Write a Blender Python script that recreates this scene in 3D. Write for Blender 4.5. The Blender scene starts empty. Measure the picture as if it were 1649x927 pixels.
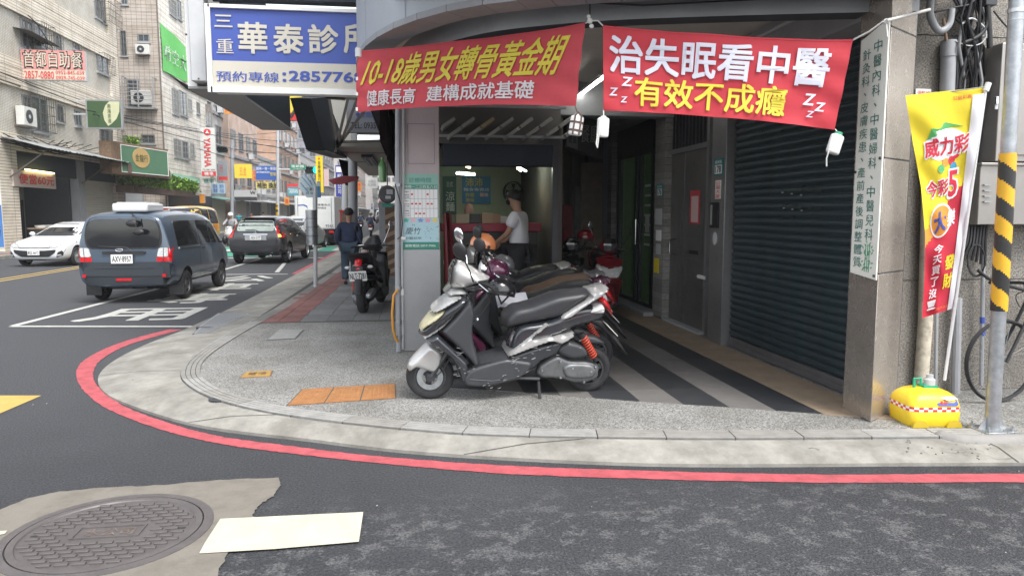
import bpy, bmesh, math, random
from math import sin, cos, pi, radians, atan, atan2, sqrt, hypot
from mathutils import Vector, Matrix
from mathutils.bvhtree import BVHTree
random.seed(7)
V = Vector
_z = dict(smooth=None); _w = dict(world=False); _6 = dict(world=False, smooth=60); _8 = dict(world=False, smooth=180); _s = dict(smooth=60)
F_PX, CX, CY, CAM_H, HOR_Y, VP_X = 1160., 824.5, 463.5, 1.6, 343., 660.
PITCH = atan((CY - HOR_Y) / F_PX)
YAW = atan((CX - VP_X) * cos(PITCH) / F_PX)
SC = bpy.context.scene
cd = bpy.data.cameras.new('camera'); cam = bpy.data.objects.new('camera', cd); SC.collection.objects.link(cam)
cam.location = (0, 0, CAM_H)
cam.rotation_euler = (pi / 2 - PITCH, 0, -YAW)
cd.sensor_width = 36; cd.lens = 36 * F_PX / 1649; cd.clip_start = .05; cd.clip_end = 2000
SC.camera = cam
w = bpy.data.worlds.new('World'); SC.world = w; w.use_nodes = True
nt = w.node_tree; bg = nt.nodes['Background']
sky = nt.nodes.new('ShaderNodeTexSky'); sky.sky_type = 'NISHITA'; sky.sun_disc = False
SUN_EL, SUN_AZ = radians(56), radians(150)
sky.sun_elevation = SUN_EL; sky.sun_rotation = SUN_AZ; sky.air_density = 1.0; sky.dust_density = 1.5; sky.ozone_density = 1
hs = nt.nodes.new('ShaderNodeHueSaturation'); hs.inputs['Saturation'].default_value = .22
nt.links.new(sky.outputs[0], hs.inputs['Color']); nt.links.new(hs.outputs[0], bg.inputs[0])
bg.inputs[1].default_value = .15
sl = bpy.data.lights.new('sun', 'SUN'); sl.energy = 1.5; sl.angle = radians(24); sl.color = (1, .97, .93)
so = bpy.data.objects.new('sun', sl); SC.collection.objects.link(so); so.location = (0, 0, 30)
sd = V((sin(SUN_AZ) * cos(SUN_EL), cos(SUN_AZ) * cos(SUN_EL), sin(SUN_EL)))
so.rotation_euler = sd.to_track_quat('Z', 'Y').to_euler()
SC.view_settings.view_transform = 'Standard'; SC.view_settings.look = 'None'
SC.view_settings.exposure = 1.38; SC.view_settings.gamma = 1
def ray(px, py):
    u = (px - CX) / F_PX; v = (CY - py) / F_PX
    f = cos(PITCH) + v * sin(PITCH); z = -sin(PITCH) + v * cos(PITCH)
    return V((u * cos(YAW) + f * sin(YAW), -u * sin(YAW) + f * cos(YAW), z))
CAM = V((0, 0, CAM_H))
def onplane(px, py, P, N):
    r = ray(px, py); N = V(N)
    return CAM + r * ((V(P) - CAM).dot(N) / r.dot(N))
def G(px, py, z=0.): return onplane(px, py, (0, 0, z), (0, 0, 1))
def PY(px, py, Y): return onplane(px, py, (0, Y, 0), (0, 1, 0))
def PX(px, py, X): return onplane(px, py, (X, 0, 0), (1, 0, 0))
MATS = {}
def mat(name, col, rough=.6, metal=0, var=0., vs=3., bump=0., bs=60., spec=.5, emit=0., coat=0., dark=None, alpha=None, trans=0., grunge=0., gcol=(.05, .045, .04), gs=1.3, gth=.55):
    if name in MATS: return MATS[name]
    m = bpy.data.materials.new(name); m.use_nodes = True; t = m.node_tree; N = t.nodes; L = t.links
    b = N['Principled BSDF']; col = tuple(col) + (1,)
    b.inputs['Base Color'].default_value = col
    b.inputs['Roughness'].default_value = rough; b.inputs['Metallic'].default_value = metal
    b.inputs['Specular IOR Level'].default_value = spec; b.inputs['Coat Weight'].default_value = coat
    b.inputs['Coat Roughness'].default_value = .05
    b.inputs['Transmission Weight'].default_value = trans
    tc = N.new('ShaderNodeTexCoord'); src = None
    if var:
        n = N.new('ShaderNodeTexNoise'); n.inputs['Scale'].default_value = vs; n.inputs['Detail'].default_value = 6; n.inputs['Roughness'].default_value = .65
        L.new(tc.outputs['Object'], n.inputs['Vector'])
        r = N.new('ShaderNodeValToRGB'); e = r.color_ramp.elements
        e[0].position = .32; e[1].position = .68
        d = dark or tuple(c * (1 - var) for c in col[:3]); e[0].color = tuple(d) + (1,)
        e[1].color = tuple(min(1, c * (1 + var * .5)) for c in col[:3]) + (1,) if not dark else col
        L.new(n.outputs[0], r.inputs[0]); src = r.outputs[0]
    if grunge:
        n2 = N.new('ShaderNodeTexNoise'); n2.inputs['Scale'].default_value = gs; n2.inputs['Detail'].default_value = 9; n2.inputs['Roughness'].default_value = .72
        L.new(tc.outputs['Object'], n2.inputs['Vector'])
        r2 = N.new('ShaderNodeMapRange'); r2.inputs[1].default_value = gth; r2.inputs[2].default_value = gth + .16; r2.inputs[4].default_value = grunge
        L.new(n2.outputs[0], r2.inputs[0])
        mx = N.new('ShaderNodeMixRGB'); mx.inputs[1].default_value = col; mx.inputs[2].default_value = tuple(gcol) + (1,)
        if src: L.new(src, mx.inputs[1])
        L.new(r2.outputs[0], mx.inputs[0]); src = mx.outputs[0]
        mr = N.new('ShaderNodeMapRange'); mr.inputs[3].default_value = rough; mr.inputs[4].default_value = min(1, rough + .3)
        L.new(r2.outputs[0], mr.inputs[0]); L.new(mr.outputs[0], b.inputs['Roughness'])
    if src: L.new(src, b.inputs['Base Color'])
    if bump:
        n = N.new('ShaderNodeTexNoise'); n.inputs['Scale'].default_value = bs; n.inputs['Detail'].default_value = 4
        L.new(tc.outputs['Object'], n.inputs['Vector'])
        bp = N.new('ShaderNodeBump'); bp.inputs['Strength'].default_value = bump; bp.inputs['Distance'].default_value = .01
        L.new(n.outputs[0], bp.inputs['Height']); L.new(bp.outputs[0], b.inputs['Normal'])
    if emit:
        b.inputs['Emission Color'].default_value = col; b.inputs['Emission Strength'].default_value = emit
    MATS[name] = m
    return m
def nodes_of(m):
    t = m.node_tree; return t.nodes, t.links, t.nodes['Principled BSDF']
class MB:
    def __init__(s, m=None): s.v = []; s.f = []; s.mi = []; s.ms = [m] if m else []; s.c = 0
    def mat(s, m):
        if m not in s.ms: s.ms.append(m)
        s.c = s.ms.index(m); return s
    def add(s, vs, fs):
        b = len(s.v); s.v += [V(p) for p in vs]
        for f in fs: s.f.append([b + i for i in f]); s.mi.append(s.c)
        return s
    def box(s, a, b, M=None):
        x0, y0, z0 = a; x1, y1, z1 = b
        p = [V((x, y, z)) for z in (z0, z1) for y in (y0, y1) for x in (x0, x1)]
        if M: p = [M @ q for q in p]
        return s.add(p, [(0, 2, 3, 1), (4, 5, 7, 6), (0, 1, 5, 4), (2, 6, 7, 3), (0, 4, 6, 2), (1, 3, 7, 5)])
    def cbox(s, c, d, rot=None):
        M = Matrix.Translation(V(c)) @ (rot.to_4x4() if rot else Matrix())
        h = V(d) / 2
        return s.box(-h, h, M)
    def bar(s, a, b, w, h=None, up=(0, 0, 1)):
        a = V(a); b = V(b); h = h or w; d = (b - a); l = d.length; d.normalize(); u = V(up)
        if abs(d.dot(u)) > .98: u = V((1, 0, 0))
        x = d.cross(u).normalized(); z = x.cross(d)
        M = Matrix((( x.x, d.x, z.x, a.x), (x.y, d.y, z.y, a.y), (x.z, d.z, z.z, a.z), (0, 0, 0, 1)))
        return s.box((-w / 2, 0, -h / 2), (w / 2, l, h / 2), M)
    def tube(s, pts, r, n=8, caps=True, sx=1.):
        pts = [V(p) for p in pts]; k = len(pts); rs = r if isinstance(r, (list, tuple)) else [r] * k
        b = len(s.v); pu = None
        for i, p in enumerate(pts):
            d = (pts[min(i + 1, k - 1)] - pts[max(i - 1, 0)]).normalized()
            if pu is None:
                u = d.orthogonal().normalized() if abs(d.z) > .9 else d.cross(V((0, 0, 1))).normalized()
            else: u = (pu - d * pu.dot(d)).normalized()
            pu = u; w_ = d.cross(u)
            for j in range(n):
                a = 2 * pi * j / n; s.v.append(p + (u * cos(a) * sx + w_ * sin(a)) * rs[i])
        for i in range(k - 1):
            for j in range(n):
                j2 = (j + 1) % n; s.f.append([b + i * n + j, b + i * n + j2, b + (i + 1) * n + j2, b + (i + 1) * n + j]); s.mi.append(s.c)
        if caps:
            s.f.append([b + j for j in range(n)][::-1]); s.mi.append(s.c)
            s.f.append([b + (k - 1) * n + j for j in range(n)]); s.mi.append(s.c)
        return s
    def lathe(s, prof, n=20, M=None, arc=2 * pi):
        b = len(s.v); k = len(prof); full = arc > 6.28; nn = n if full else n + 1
        for (r, z) in prof:
            for j in range(nn):
                a = arc * j / n; p = V((r * cos(a), r * sin(a), z)); s.v.append(M @ p if M else p)
        for i in range(k - 1):
            for j in range(n):
                j2 = (j + 1) % nn; s.f.append([b + i * nn + j, b + i * nn + j2, b + (i + 1) * nn + j2, b + (i + 1) * nn + j]); s.mi.append(s.c)
        return s
    def ball(s, c, r, n=12, sc=(1, 1, 1), M=None):
        prof = [(max(1e-4, sin(pi * i / (n // 2))), -cos(pi * i / (n // 2))) for i in range(n // 2 + 1)]
        T = Matrix.Translation(V(c)) @ (M or Matrix()) @ Matrix.Diagonal((r * sc[0], r * sc[1], r * sc[2], 1))
        return s.lathe(prof, n, T)
    def prism(s, poly, fn, n0, n1):
        k = len(poly)
        a = sum(poly[i][0] * poly[(i + 1) % k][1] - poly[(i + 1) % k][0] * poly[i][1] for i in range(k))
        if a < 0: poly = poly[::-1]
        vs = [fn(u, v, n0) for u, v in poly] + [fn(u, v, n1) for u, v in poly]
        return s.add(vs, [list(range(k))[::-1], list(range(k, 2 * k))] + [[i, (i + 1) % k, k + (i + 1) % k, k + i] for i in range(k)])
    def sweep(s, pts, prof):
        k = len(pts); P = [V((p[0], p[1], 0)) for p in pts]; rows = []
        for i in range(k):
            d = (P[min(i + 1, k - 1)] - P[max(i - 1, 0)]).normalized(); nrm = V((-d.y, d.x, 0))
            rows.append([P[i] + nrm * q[0] + V((0, 0, q[1])) for q in prof])
        m = len(prof); b = len(s.v)
        for r in rows: s.v += r
        for i in range(k - 1):
            for j in range(m - 1):
                if prof[j + 1][2] is None: continue
                s.mat(prof[j + 1][2]); s.f.append([b + i * m + j, b + i * m + j + 1, b + (i + 1) * m + j + 1, b + (i + 1) * m + j]); s.mi.append(s.c)
        return s
    def grid(s, nu, nv, fn):
        b = len(s.v)
        for j in range(nv + 1):
            for i in range(nu + 1): s.v.append(V(fn(i / nu, j / nv)))
        for j in range(nv):
            for i in range(nu):
                q = b + j * (nu + 1) + i; s.f.append([q, q + 1, q + nu + 2, q + nu + 1]); s.mi.append(s.c)
        return s
    def xf(s, M): s.v = [M @ p for p in s.v]; return s
    def mesh(s, name, smooth=None, inv=None, shift=None):
        me = bpy.data.meshes.new(name)
        vs = s.v
        if inv: vs = [inv @ p for p in vs]
        if shift: vs = [p - shift for p in vs]
        me.from_pydata([tuple(p) for p in vs], [], s.f)
        for m in s.ms: me.materials.append(m)
        me.polygons.foreach_set('material_index', s.mi)
        if smooth:
            me.polygons.foreach_set('use_smooth', [True] * len(s.f)); me.set_sharp_from_angle(angle=radians(smooth))
        me.update(); return me
def props(o, label=None, cat=None, group=None, kind=None):
    if label: o['label'] = label
    if cat: o['category'] = cat
    if group: o['group'] = group
    if kind: o['kind'] = kind
    return o
def link(name, me, parent=None):
    o = bpy.data.objects.new(name, me); SC.collection.objects.link(o)
    if parent: o.parent = parent
    return o
def empty(name, loc, label=None, cat=None, group=None, rz=0, kind=None, rx=0, ry=0):
    o = link(name, None); o.location = loc; o.rotation_euler = (rx, ry, rz); o.empty_display_size = .1
    o['_m'] = [c for r in (Matrix.Translation(V(loc)) @ o.rotation_euler.to_matrix().to_4x4()) for c in r]
    return props(o, label, cat, group, kind)
def wmat(o):
    M = Matrix()
    while o:
        M = (Matrix.Translation(o.location) @ o.rotation_euler.to_matrix().to_4x4() @ Matrix.Diagonal((*o.scale, 1))) @ M; o = o.parent
    return M
def part(root, name, mb, smooth=30, world=True, bev=0, label=None, kind=None, seg=2, sub=0):
    inv = wmat(root).inverted() if (world and root) else None
    o = link(name, mb.mesh(name, smooth, inv), root)
    if sub:
        q = o.modifiers.new('s', 'SUBSURF'); q.levels = q.render_levels = sub
    if bev:
        q = o.modifiers.new('b', 'BEVEL'); q.width = bev; q.segments = seg; q.limit_method = 'ANGLE'; q.angle_limit = radians(40)
    return props(o, label, kind=kind)
def solo(name, mb, label=None, cat=None, group=None, kind=None, smooth=30, bev=0, origin=None):
    if origin is None and kind != 'structure':
        xs = [p.x for p in mb.v]; ys = [p.y for p in mb.v]
        origin = V(((min(xs) + max(xs)) / 2, (min(ys) + max(ys)) / 2, min(p.z for p in mb.v)))
    o = link(name, mb.mesh(name, smooth, shift=V(origin) if origin is not None else None))
    if origin is not None: o.location = origin
    if bev:
        q = o.modifiers.new('b', 'BEVEL'); q.width = bev; q.segments = 2; q.limit_method = 'ANGLE'
    return props(o, label, cat, group, kind)
def copy_tree(o, parent=None):
    c = o.copy(); SC.collection.objects.link(c); c.parent = parent
    for ch in [q for q in SC.objects if q.parent == o]: copy_tree(ch, c)
    return c
KIDS = {}
class Fr:
    def __init__(s, O, U, W=(0, 0, 1)):
        s.O = V(O); s.U = V(U).normalized(); s.V = V(W).normalized(); s.N = s.U.cross(s.V)
    def __call__(s, u, v, n=0): return s.O + s.U * u + s.V * v + s.N * n
    def uv(s, px, py):
        p = onplane(px, py, s.O, s.N) - s.O; return p.dot(s.U), p.dot(s.V)
    def rect(s, x0, y0, x1, y1):
        a = s.uv(x0, y0); b = s.uv(x1, y1); return min(a[0], b[0]), min(a[1], b[1]), max(a[0], b[0]), max(a[1], b[1])
def FY(Y, X=0): return Fr((X, Y, 0), (1, 0, 0))    
def FL(X): return Fr((X, 0, 0), (0, 1, 0))        
def FR(X): return Fr((X, 0, 0), (0, -1, 0))       
def fbox(mb, f, r, n0, n1):
    return mb.prism([(r[0], r[1]), (r[2], r[1]), (r[2], r[3]), (r[0], r[3])], f, n0, n1)
TC = {}
def textmesh(body, bold):
    k = (body, bold)
    if k not in TC:
        c = bpy.data.curves.new('t', 'FONT'); c.body = body; c.align_x = 'CENTER'; c.offset = bold; c.resolution_u = 2
        c.space_line = 1.02
        o = bpy.data.objects.new('t', c); SC.collection.objects.link(o)
        dg = bpy.context.evaluated_depsgraph_get()
        me = bpy.data.meshes.new_from_object(o.evaluated_get(dg))
        vs = [p.co.copy() for p in me.vertices]; fs = [list(p.vertices) for p in me.polygons]
        bpy.data.objects.remove(o); bpy.data.meshes.remove(me); bpy.data.curves.remove(c)
        TC[k] = (vs, fs)
    return TC[k]
def txt(root, body, fn, r, m, bold=.013, n=.005, name='lettering', shear=0., world=True, label=None, depth=0):
    vs, fs = textmesh(body, 0)
    if not vs: return None
    d = bold; sh_ = [(0, 0)] if d < .012 else [(-d * .6, 0), (d * .6, 0)] if d < .02 else [(-d * .7, -d * .7), (d * .7, -d * .7), (-d * .7, d * .7), (d * .7, d * .7), (0, 0)]
    x0 = min(p.x for p in vs); x1 = max(p.x for p in vs); y0 = min(p.y for p in vs); y1 = max(p.y for p in vs)
    mb = MB(m)
    for k_, (dx, dy) in enumerate(sh_):
        out = []
        for p in vs:
            a = (p.x + dx - x0) / (x1 - x0 or 1); b = (p.y + dy - y0) / (y1 - y0 or 1)
            out.append(fn(r[0] + (a + shear * (b - .5)) * (r[2] - r[0]), r[1] + b * (r[3] - r[1]), n + k_ * .0003))
        mb.add(out, fs)
    return part(root, name, mb, smooth=None, world=world, label=label)
K = dict(
 white=mat('white_paint', (.78, .78, .76), .45, var=.06, vs=4), black=mat('black_plastic', (.02, .02, .022), .42, var=.2, vs=9),
 rubber=mat('tyre_rubber', (.022, .022, .024), .8, var=.3, vs=20, bump=.2, bs=150), dgrey=mat('dark_grey_plastic', (.04, .043, .048), .42, var=.15, vs=8),
 grey=mat('grey_paint', (.3, .31, .32), .5, var=.12, vs=5, grunge=.3, gs=3), lgrey=mat('light_grey_paint', (.5, .51, .52), .5, var=.1, vs=4, grunge=.25, gs=2),
 chrome=mat('chrome', (.75, .76, .78), .12, 1), steel=mat('galvanised_steel', (.42, .44, .46), .42, .8, var=.25, vs=16, grunge=.25, gs=5),
 alu=mat('aluminium', (.6, .61, .62), .35, .9, var=.1, vs=6), glass=mat('tinted_glass', (.012, .014, .016), .04, spec=.8),
 glassl=mat('pale_window_glass', (.07, .085, .095), .08, spec=.8), red=mat('red_plastic', (.5, .02, .03), .35),
 redlens=mat('red_lamp_lens', (.55, .01, .015), .15, coat=.6), clear=mat('clear_lamp_lens', (.65, .66, .66), .12, coat=.8, var=.3, vs=30),
 orange=mat('orange_lens', (.8, .25, .02), .2, coat=.5), redtxt=mat('red_print', (.6, .04, .04), .6), whtxt=mat('white_print', (.82, .82, .82), .6),
 blktxt=mat('black_print', (.02, .02, .025), .6), bluetxt=mat('blue_print', (.05, .09, .38), .6), yeltxt=mat('yellow_print', (.8, .62, .03), .6),
 greentxt=mat('green_print', (.02, .16, .13), .6), wood=mat('weathered_wood', (.2, .13, .08), .7, var=.4, vs=10),
 cable=mat('black_cable', (.018, .018, .02), .55), pvc=mat('grey_pvc', (.32, .33, .35), .45, var=.08, grunge=.2, gs=4),
 stainless=mat('scuffed_stainless', (.52, .5, .48), .3, .85, var=.1, vs=2, grunge=.45, gcol=(.62, .62, .6), gs=7, gth=.6),
)
# ================================================================ GROUND
def poly_sheet(pts, z, m): return MB(m).add([(p[0], p[1], z if len(p) < 3 else p[2]) for p in pts], [list(range(len(pts)))])
def smooth_path(pts, k=6):
    P = [V((p[0], p[1], 0)) for p in pts]; out = []
    for i in range(len(P) - 1):
        p0 = P[max(i - 1, 0)]; p1 = P[i]; p2 = P[i + 1]; p3 = P[min(i + 2, len(P) - 1)]
        for j in range(k):
            t = j / k
            out.append(.5 * ((2 * p1) + (p2 - p0) * t + (2 * p0 - 5 * p1 + 4 * p2 - p3) * t * t + (3 * p1 - p0 - 3 * p2 + p3) * t ** 3))
    out.append(P[-1]); return out
asph = mat('asphalt', (.06, .062, .066), .85)
N, L, b = nodes_of(asph)
tc = N.new('ShaderNodeTexCoord')
def noise(N, L, tc, s, d=5, r=.6, out='Object'):
    n = N.new('ShaderNodeTexNoise'); n.inputs['Scale'].default_value = s; n.inputs['Detail'].default_value = d; n.inputs['Roughness'].default_value = r
    L.new(tc.outputs[out], n.inputs['Vector']); return n
def ramp(N, L, src, p0, c0, p1, c1):
    r = N.new('ShaderNodeValToRGB'); e = r.color_ramp.elements; e[0].position = p0; e[1].position = p1; e[0].color = (*c0, 1); e[1].color = (*c1, 1)
    L.new(src, r.inputs[0]); return r
def mixc(N, L, f, a, c, mode='MIX'):
    m = N.new('ShaderNodeMixRGB'); m.blend_type = mode
    for i, q in enumerate((f, a, c)):
        if isinstance(q, (int, float)): m.inputs[i].default_value = q
        elif isinstance(q, tuple): m.inputs[i].default_value = (*q, 1)
        else: L.new(q, m.inputs[i])
    return m.outputs[0]
big = noise(N, L, tc, .35, 4); mid = noise(N, L, tc, 6, 9, .82); fine = noise(N, L, tc, 75, 3, .7); vor = N.new('ShaderNodeTexVoronoi'); vor.inputs['Scale'].default_value = 85
L.new(tc.outputs['Object'], vor.inputs['Vector'])
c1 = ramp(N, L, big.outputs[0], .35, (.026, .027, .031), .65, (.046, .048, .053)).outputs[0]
wp = ramp(N, L, mid.outputs[0], .515, (0, 0, 0), .56, (1, 1, 1)).outputs[0]
sep = N.new('ShaderNodeSeparateXYZ'); L.new(tc.outputs['Object'], sep.inputs[0])
near = N.new('ShaderNodeMapRange'); near.inputs[1].default_value = 4.1; near.inputs[2].default_value = 3.6; L.new(sep.outputs[1], near.inputs[0])
nm = N.new('ShaderNodeMath'); nm.operation = 'MULTIPLY'; L.new(wp, nm.inputs[0]); L.new(near.outputs[0], nm.inputs[1])
nm2 = N.new('ShaderNodeMath'); nm2.operation = 'MULTIPLY'; nm2.inputs[1].default_value = .3; L.new(nm.outputs[0], nm2.inputs[0])
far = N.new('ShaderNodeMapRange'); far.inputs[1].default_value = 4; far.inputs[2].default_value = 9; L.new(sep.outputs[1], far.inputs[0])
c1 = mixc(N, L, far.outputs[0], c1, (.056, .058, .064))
c2 = mixc(N, L, nm2.outputs[0], c1, (.2, .2, .2))
sp = ramp(N, L, fine.outputs[0], .38, (.35, .35, .35), .68, (1.9, 1.9, 1.9)).outputs[0]
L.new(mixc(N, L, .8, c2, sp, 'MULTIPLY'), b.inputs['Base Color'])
bp = N.new('ShaderNodeBump'); bp.inputs['Strength'].default_value = .8; bp.inputs['Distance'].default_value = .006
L.new(vor.outputs[0], bp.inputs['Height']); L.new(bp.outputs[0], b.inputs['Normal'])
solo('road', poly_sheet([(-900, -60), (900, -60), (900, 1500), (-900, 1500)], 0, asph), kind='structure', **_z)
conc = mat('apron_concrete', (.29, .28, .25), .85, var=.35, vs=3.5, bump=.25, bs=40, grunge=.45, gcol=(.12, .11, .09), gs=1.9, gth=.46)
gran = mat('washed_gravel_paving', (.3, .3, .29), .8)
N, L, b = nodes_of(gran); tc = N.new('ShaderNodeTexCoord')
f1 = noise(N, L, tc, 95, 2, .8); f2 = noise(N, L, tc, 1.4, 6, .65)
s1 = ramp(N, L, f1.outputs[0], .4, (.085, .084, .08), .62, (.38, .377, .36)).outputs[0]
s2 = ramp(N, L, f2.outputs[0], .38, (.8, .79, .76), .62, (1.12, 1.12, 1.12)).outputs[0]
L.new(mixc(N, L, 1., s1, s2, 'MULTIPLY'), b.inputs['Base Color'])
bp = N.new('ShaderNodeBump'); bp.inputs['Strength'].default_value = .4; bp.inputs['Distance'].default_value = .004; L.new(f1.outputs[0], bp.inputs['Height']); L.new(bp.outputs[0], b.inputs['Normal'])
APR = [(9, 3.35), (5, 3.8), (3.23, 4.03), (1.69, 4.23), (.66, 4.49), (-.1, 4.76), (-.72, 5.08), (-1.54, 5.51), (-2.2, 6.1), (-2.7, 6.7), (-3.03, 7.4), (-3.18, 8.2), (-3.18, 9.2), (-3.05, 10.6), (-2.97, 14), (-2.95, 22), (-2.93, 60), (-2.9, 220)]
KRB = [(9, 3.75), (5, 4.1), (3.2, 4.30), (2.04, 4.44), (1.41, 4.55), (.75, 4.68), (.11, 4.88), (-.86, 5.38), (-1.55, 5.95), (-2.0, 6.62), (-2.2, 7.2), (-2.29, 7.9), (-2.27, 9.3), (-2.12, 12), (-2.0, 18), (-1.96, 22), (-1.94, 60), (-1.9, 220)]
AP = smooth_path(APR, 5); KP = smooth_path(KRB, 5)
mb = MB(conc)
nA = len(AP)
rows = [[V((p.x, p.y, -.02)) for p in AP], [V((p.x, p.y, .022)) for p in AP], [AP[i].lerp(KP[i], .5) + V((0, 0, .075)) for i in range(nA)], [KP[i] + V((0, 0, .092)) for i in range(nA)]]
for r in rows: mb.v += r
for j in range(3):
    for i in range(nA - 1): mb.f.append([j * nA + i, j * nA + i + 1, (j + 1) * nA + i + 1, (j + 1) * nA + i]); mb.mi.append(0)
ap = solo('kerb_apron', mb, kind='structure')
jm = mat('joint_dark', (.07, .068, .06), .9)
mb = MB(jm)
for i in range(8, nA, 14):
    a = AP[i]; c = KP[i]; t = (c - a).normalized(); s_ = V((-t.y, t.x, 0)) * .004
    A_ = a + V((0, 0, .026)); Mi = a.lerp(c, .5) + V((0, 0, .079)); C_ = c + V((0, 0, .096))
    mb.add([A_ - s_, A_ + s_, Mi + s_, Mi - s_, C_ - s_, C_ + s_], [(0, 1, 2, 3), (3, 2, 5, 4)])
part(ap, 'expansion_joint', mb, kind='stuff')
mb = MB(jm); rc_ = random.Random(4)
for i in range(9):
    k = rc_.randrange(6, 52); a = AP[k]; c = KP[k]; t = rc_.uniform(.1, .5); p = a.lerp(c, t); d = (AP[k + 1] - AP[k]).normalized() * .07; nrm = (c - a).normalized()
    for j in range(rc_.randrange(5, 11)):
        q = p + d * rc_.uniform(.5, 1) + nrm * rc_.uniform(-.04, .05)
        if (q - a).dot(nrm) < .03 or (q - c).dot(nrm) > -.03: break
        f_ = lambda s: V((s.x, s.y, .028 + (.075 - .022) * min(1, 2 * max(0, (s - a).dot(nrm)) / (c - a).length)))
        e = nrm * .0025; mb.add([f_(p) - e, f_(q) - e, f_(q) + e, f_(p) + e], [(0, 1, 2, 3)]); p = q
part(ap, 'crack', mb, kind='stuff', **_z)
SW = .10
side = [(p.x, p.y) for p in KP] + [(3.6, 220), (3.6, 5.0), (9, 4.4)]
kp = [(p.x, p.y) for p in KP]
solo('sidewalk', poly_sheet(kp[::-1] + [(14, 3.75), (14, 40), (3.6, 40), (3.6, 220)][0:0] + [(9, 9), (3.6, 9), (3.6, 220)], SW, gran), kind='structure', **_z)
kst = [mat('kerb_stone_%d' % i, c, .85, var=.2, vs=8, bump=.3, bs=60, grunge=.4, gcol=(.16, .15, .13), gs=9) for i, c in enumerate([(.28, .27, .25), (.24, .235, .215), (.32, .315, .3)])]
kroot = empty('kerb', (KP[0].x, KP[0].y, 0), kind='structure')
acc = 0; i = 0; fine_k = smooth_path(KRB[:17], 40); start = 0; L0 = .44; seg = [0]
for j in range(1, len(fine_k)): seg.append(seg[-1] + (fine_k[j] - fine_k[j - 1]).length)
def kat(s):
    lo, hi = 0, len(seg) - 1
    while hi - lo > 1:
        m_ = (lo + hi) // 2
        if seg[m_] <= s: lo = m_
        else: hi = m_
    t = (s - seg[lo]) / max(1e-6, seg[hi] - seg[lo]); p = fine_k[lo].lerp(fine_k[hi], t); d = (fine_k[hi] - fine_k[lo]).normalized()
    return p, V((-d.y, d.x, 0)) * -1
s = 0.; KW = .17; nk = 0
while s < seg[-1] - .5 and nk < 90:
    e = s + (.46 if kat(s)[0].y < 5.2 else .6 if kat(s)[0].y < 12 else 1.0)
    mb = MB(kst[random.randrange(3)]); z = .110 + random.uniform(-.002, .003)
    lanes = 4
    for q in range(lanes):
        w0 = KW * q / lanes + .003; w1 = KW * (q + 1) / lanes - .003
        n_ = 3; b0 = len(mb.v)
        for t_ in range(n_ + 1):
            p, nr = kat(s + .004 + (e - s - .008) * t_ / n_)
            for (d_, zz) in ((w0, .0), (w0, z), (w1, z), (w1, 0)): mb.v.append(p + nr * d_ + V((0, 0, zz)))
        for t_ in range(n_):
            for c in range(3): mb.f.append([b0 + t_ * 4 + c, b0 + t_ * 4 + c + 1, b0 + t_ * 4 + 5 + c, b0 + t_ * 4 + 4 + c]); mb.mi.append(0)
        for t_ in (0, n_): mb.f.append([b0 + t_ * 4 + c for c in range(4)]); mb.mi.append(0)
    part(kroot, 'kerb_stone', mb, **_z); s = e; nk += 1
mb = MB(jm);
for q in range(0, len(fine_k) - 8, 8):
    for (a, b_) in ((q, q + 8),):
        p0, p1 = fine_k[a], fine_k[b_]
        d0 = (fine_k[min(a + 1, len(fine_k) - 1)] - fine_k[a]).normalized(); d1 = (fine_k[min(b_ + 1, len(fine_k) - 1)] - fine_k[b_ - 1]).normalized()
        n0 = V((d0.y, -d0.x, 0)); n1 = V((d1.y, -d1.x, 0)); z = V((0, 0, .1035))
        mb.add([p0 + z, p1 + z, p1 + n1 * KW + z, p0 + n0 * KW + z], [(0, 1, 2, 3)])
part(kroot, 'mortar_bed', mb, **_z)
redp = mat('red_road_paint', (.46, .085, .1), .75, var=.3, vs=9, bump=.3, bs=120, grunge=.35, gcol=(.2, .055, .06), gs=7, gth=.47)
def ribbon(name, outer, inner, z, m, **kw):
    mb = MB(m); n = len(outer)
    mb.v += [V((p.x, p.y, z)) for p in outer] + [V((p.x, p.y, z)) for p in inner]
    for i in range(n - 1): mb.f.append([i, i + 1, n + i + 1, n + i]); mb.mi.append(0)
    return solo(name, mb, smooth=None, **kw)
ro = [G(*p) for p in [(1900, 782), (1649, 777), (1300, 777), (1000, 770), (800, 762), (600, 745), (450, 728), (350, 714), (260, 692), (180, 662), (140, 635), (124, 610), (125, 593), (140, 577), (180, 557), (230, 541), (273, 530.5)]]
ri = [G(*p) for p in [(1900, 768), (1649, 763), (1300, 764), (1000, 757), (800, 749), (600, 734), (450, 716), (350, 702), (268, 680), (200, 654), (165, 630), (151, 611), (152, 594), (166, 577), (205, 556), (254, 541), (293, 531)]]
jit = random.Random(2); jt = lambda L_: [p + V((jit.uniform(-.005, .005), jit.uniform(-.005, .005), 0)) for p in smooth_path(L_, 22)]
ribbon('red_no_parking_line', jt(ro), jt(ri), .004, redp, kind='structure')
mb = MB(redp).add([(-3.12, 19.6, .004), (-3.0, 19.6, .004), (-2.98, 31, .004), (-3.1, 31, .004)], [(0, 1, 2, 3)]); solo('red_no_parking_line', mb, kind='structure', **_z)
wp_ = mat('white_road_paint', (.5, .5, .465), .75, var=.15, vs=5, bump=.3, bs=120, grunge=.35, gcol=(.2, .2, .19), gs=7, gth=.52)
yp_ = mat('yellow_road_paint', (.5, .34, .09), .75, var=.12, vs=5, bump=.3, bs=120, grunge=.3, gcol=(.3, .24, .12), gs=5, gth=.6)
cp_ = mat('cream_road_paint', (.53, .5, .39), .75, var=.12, vs=5, bump=.35, bs=140, grunge=.3, gcol=(.27, .26, .22), gs=9, gth=.54)
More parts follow.
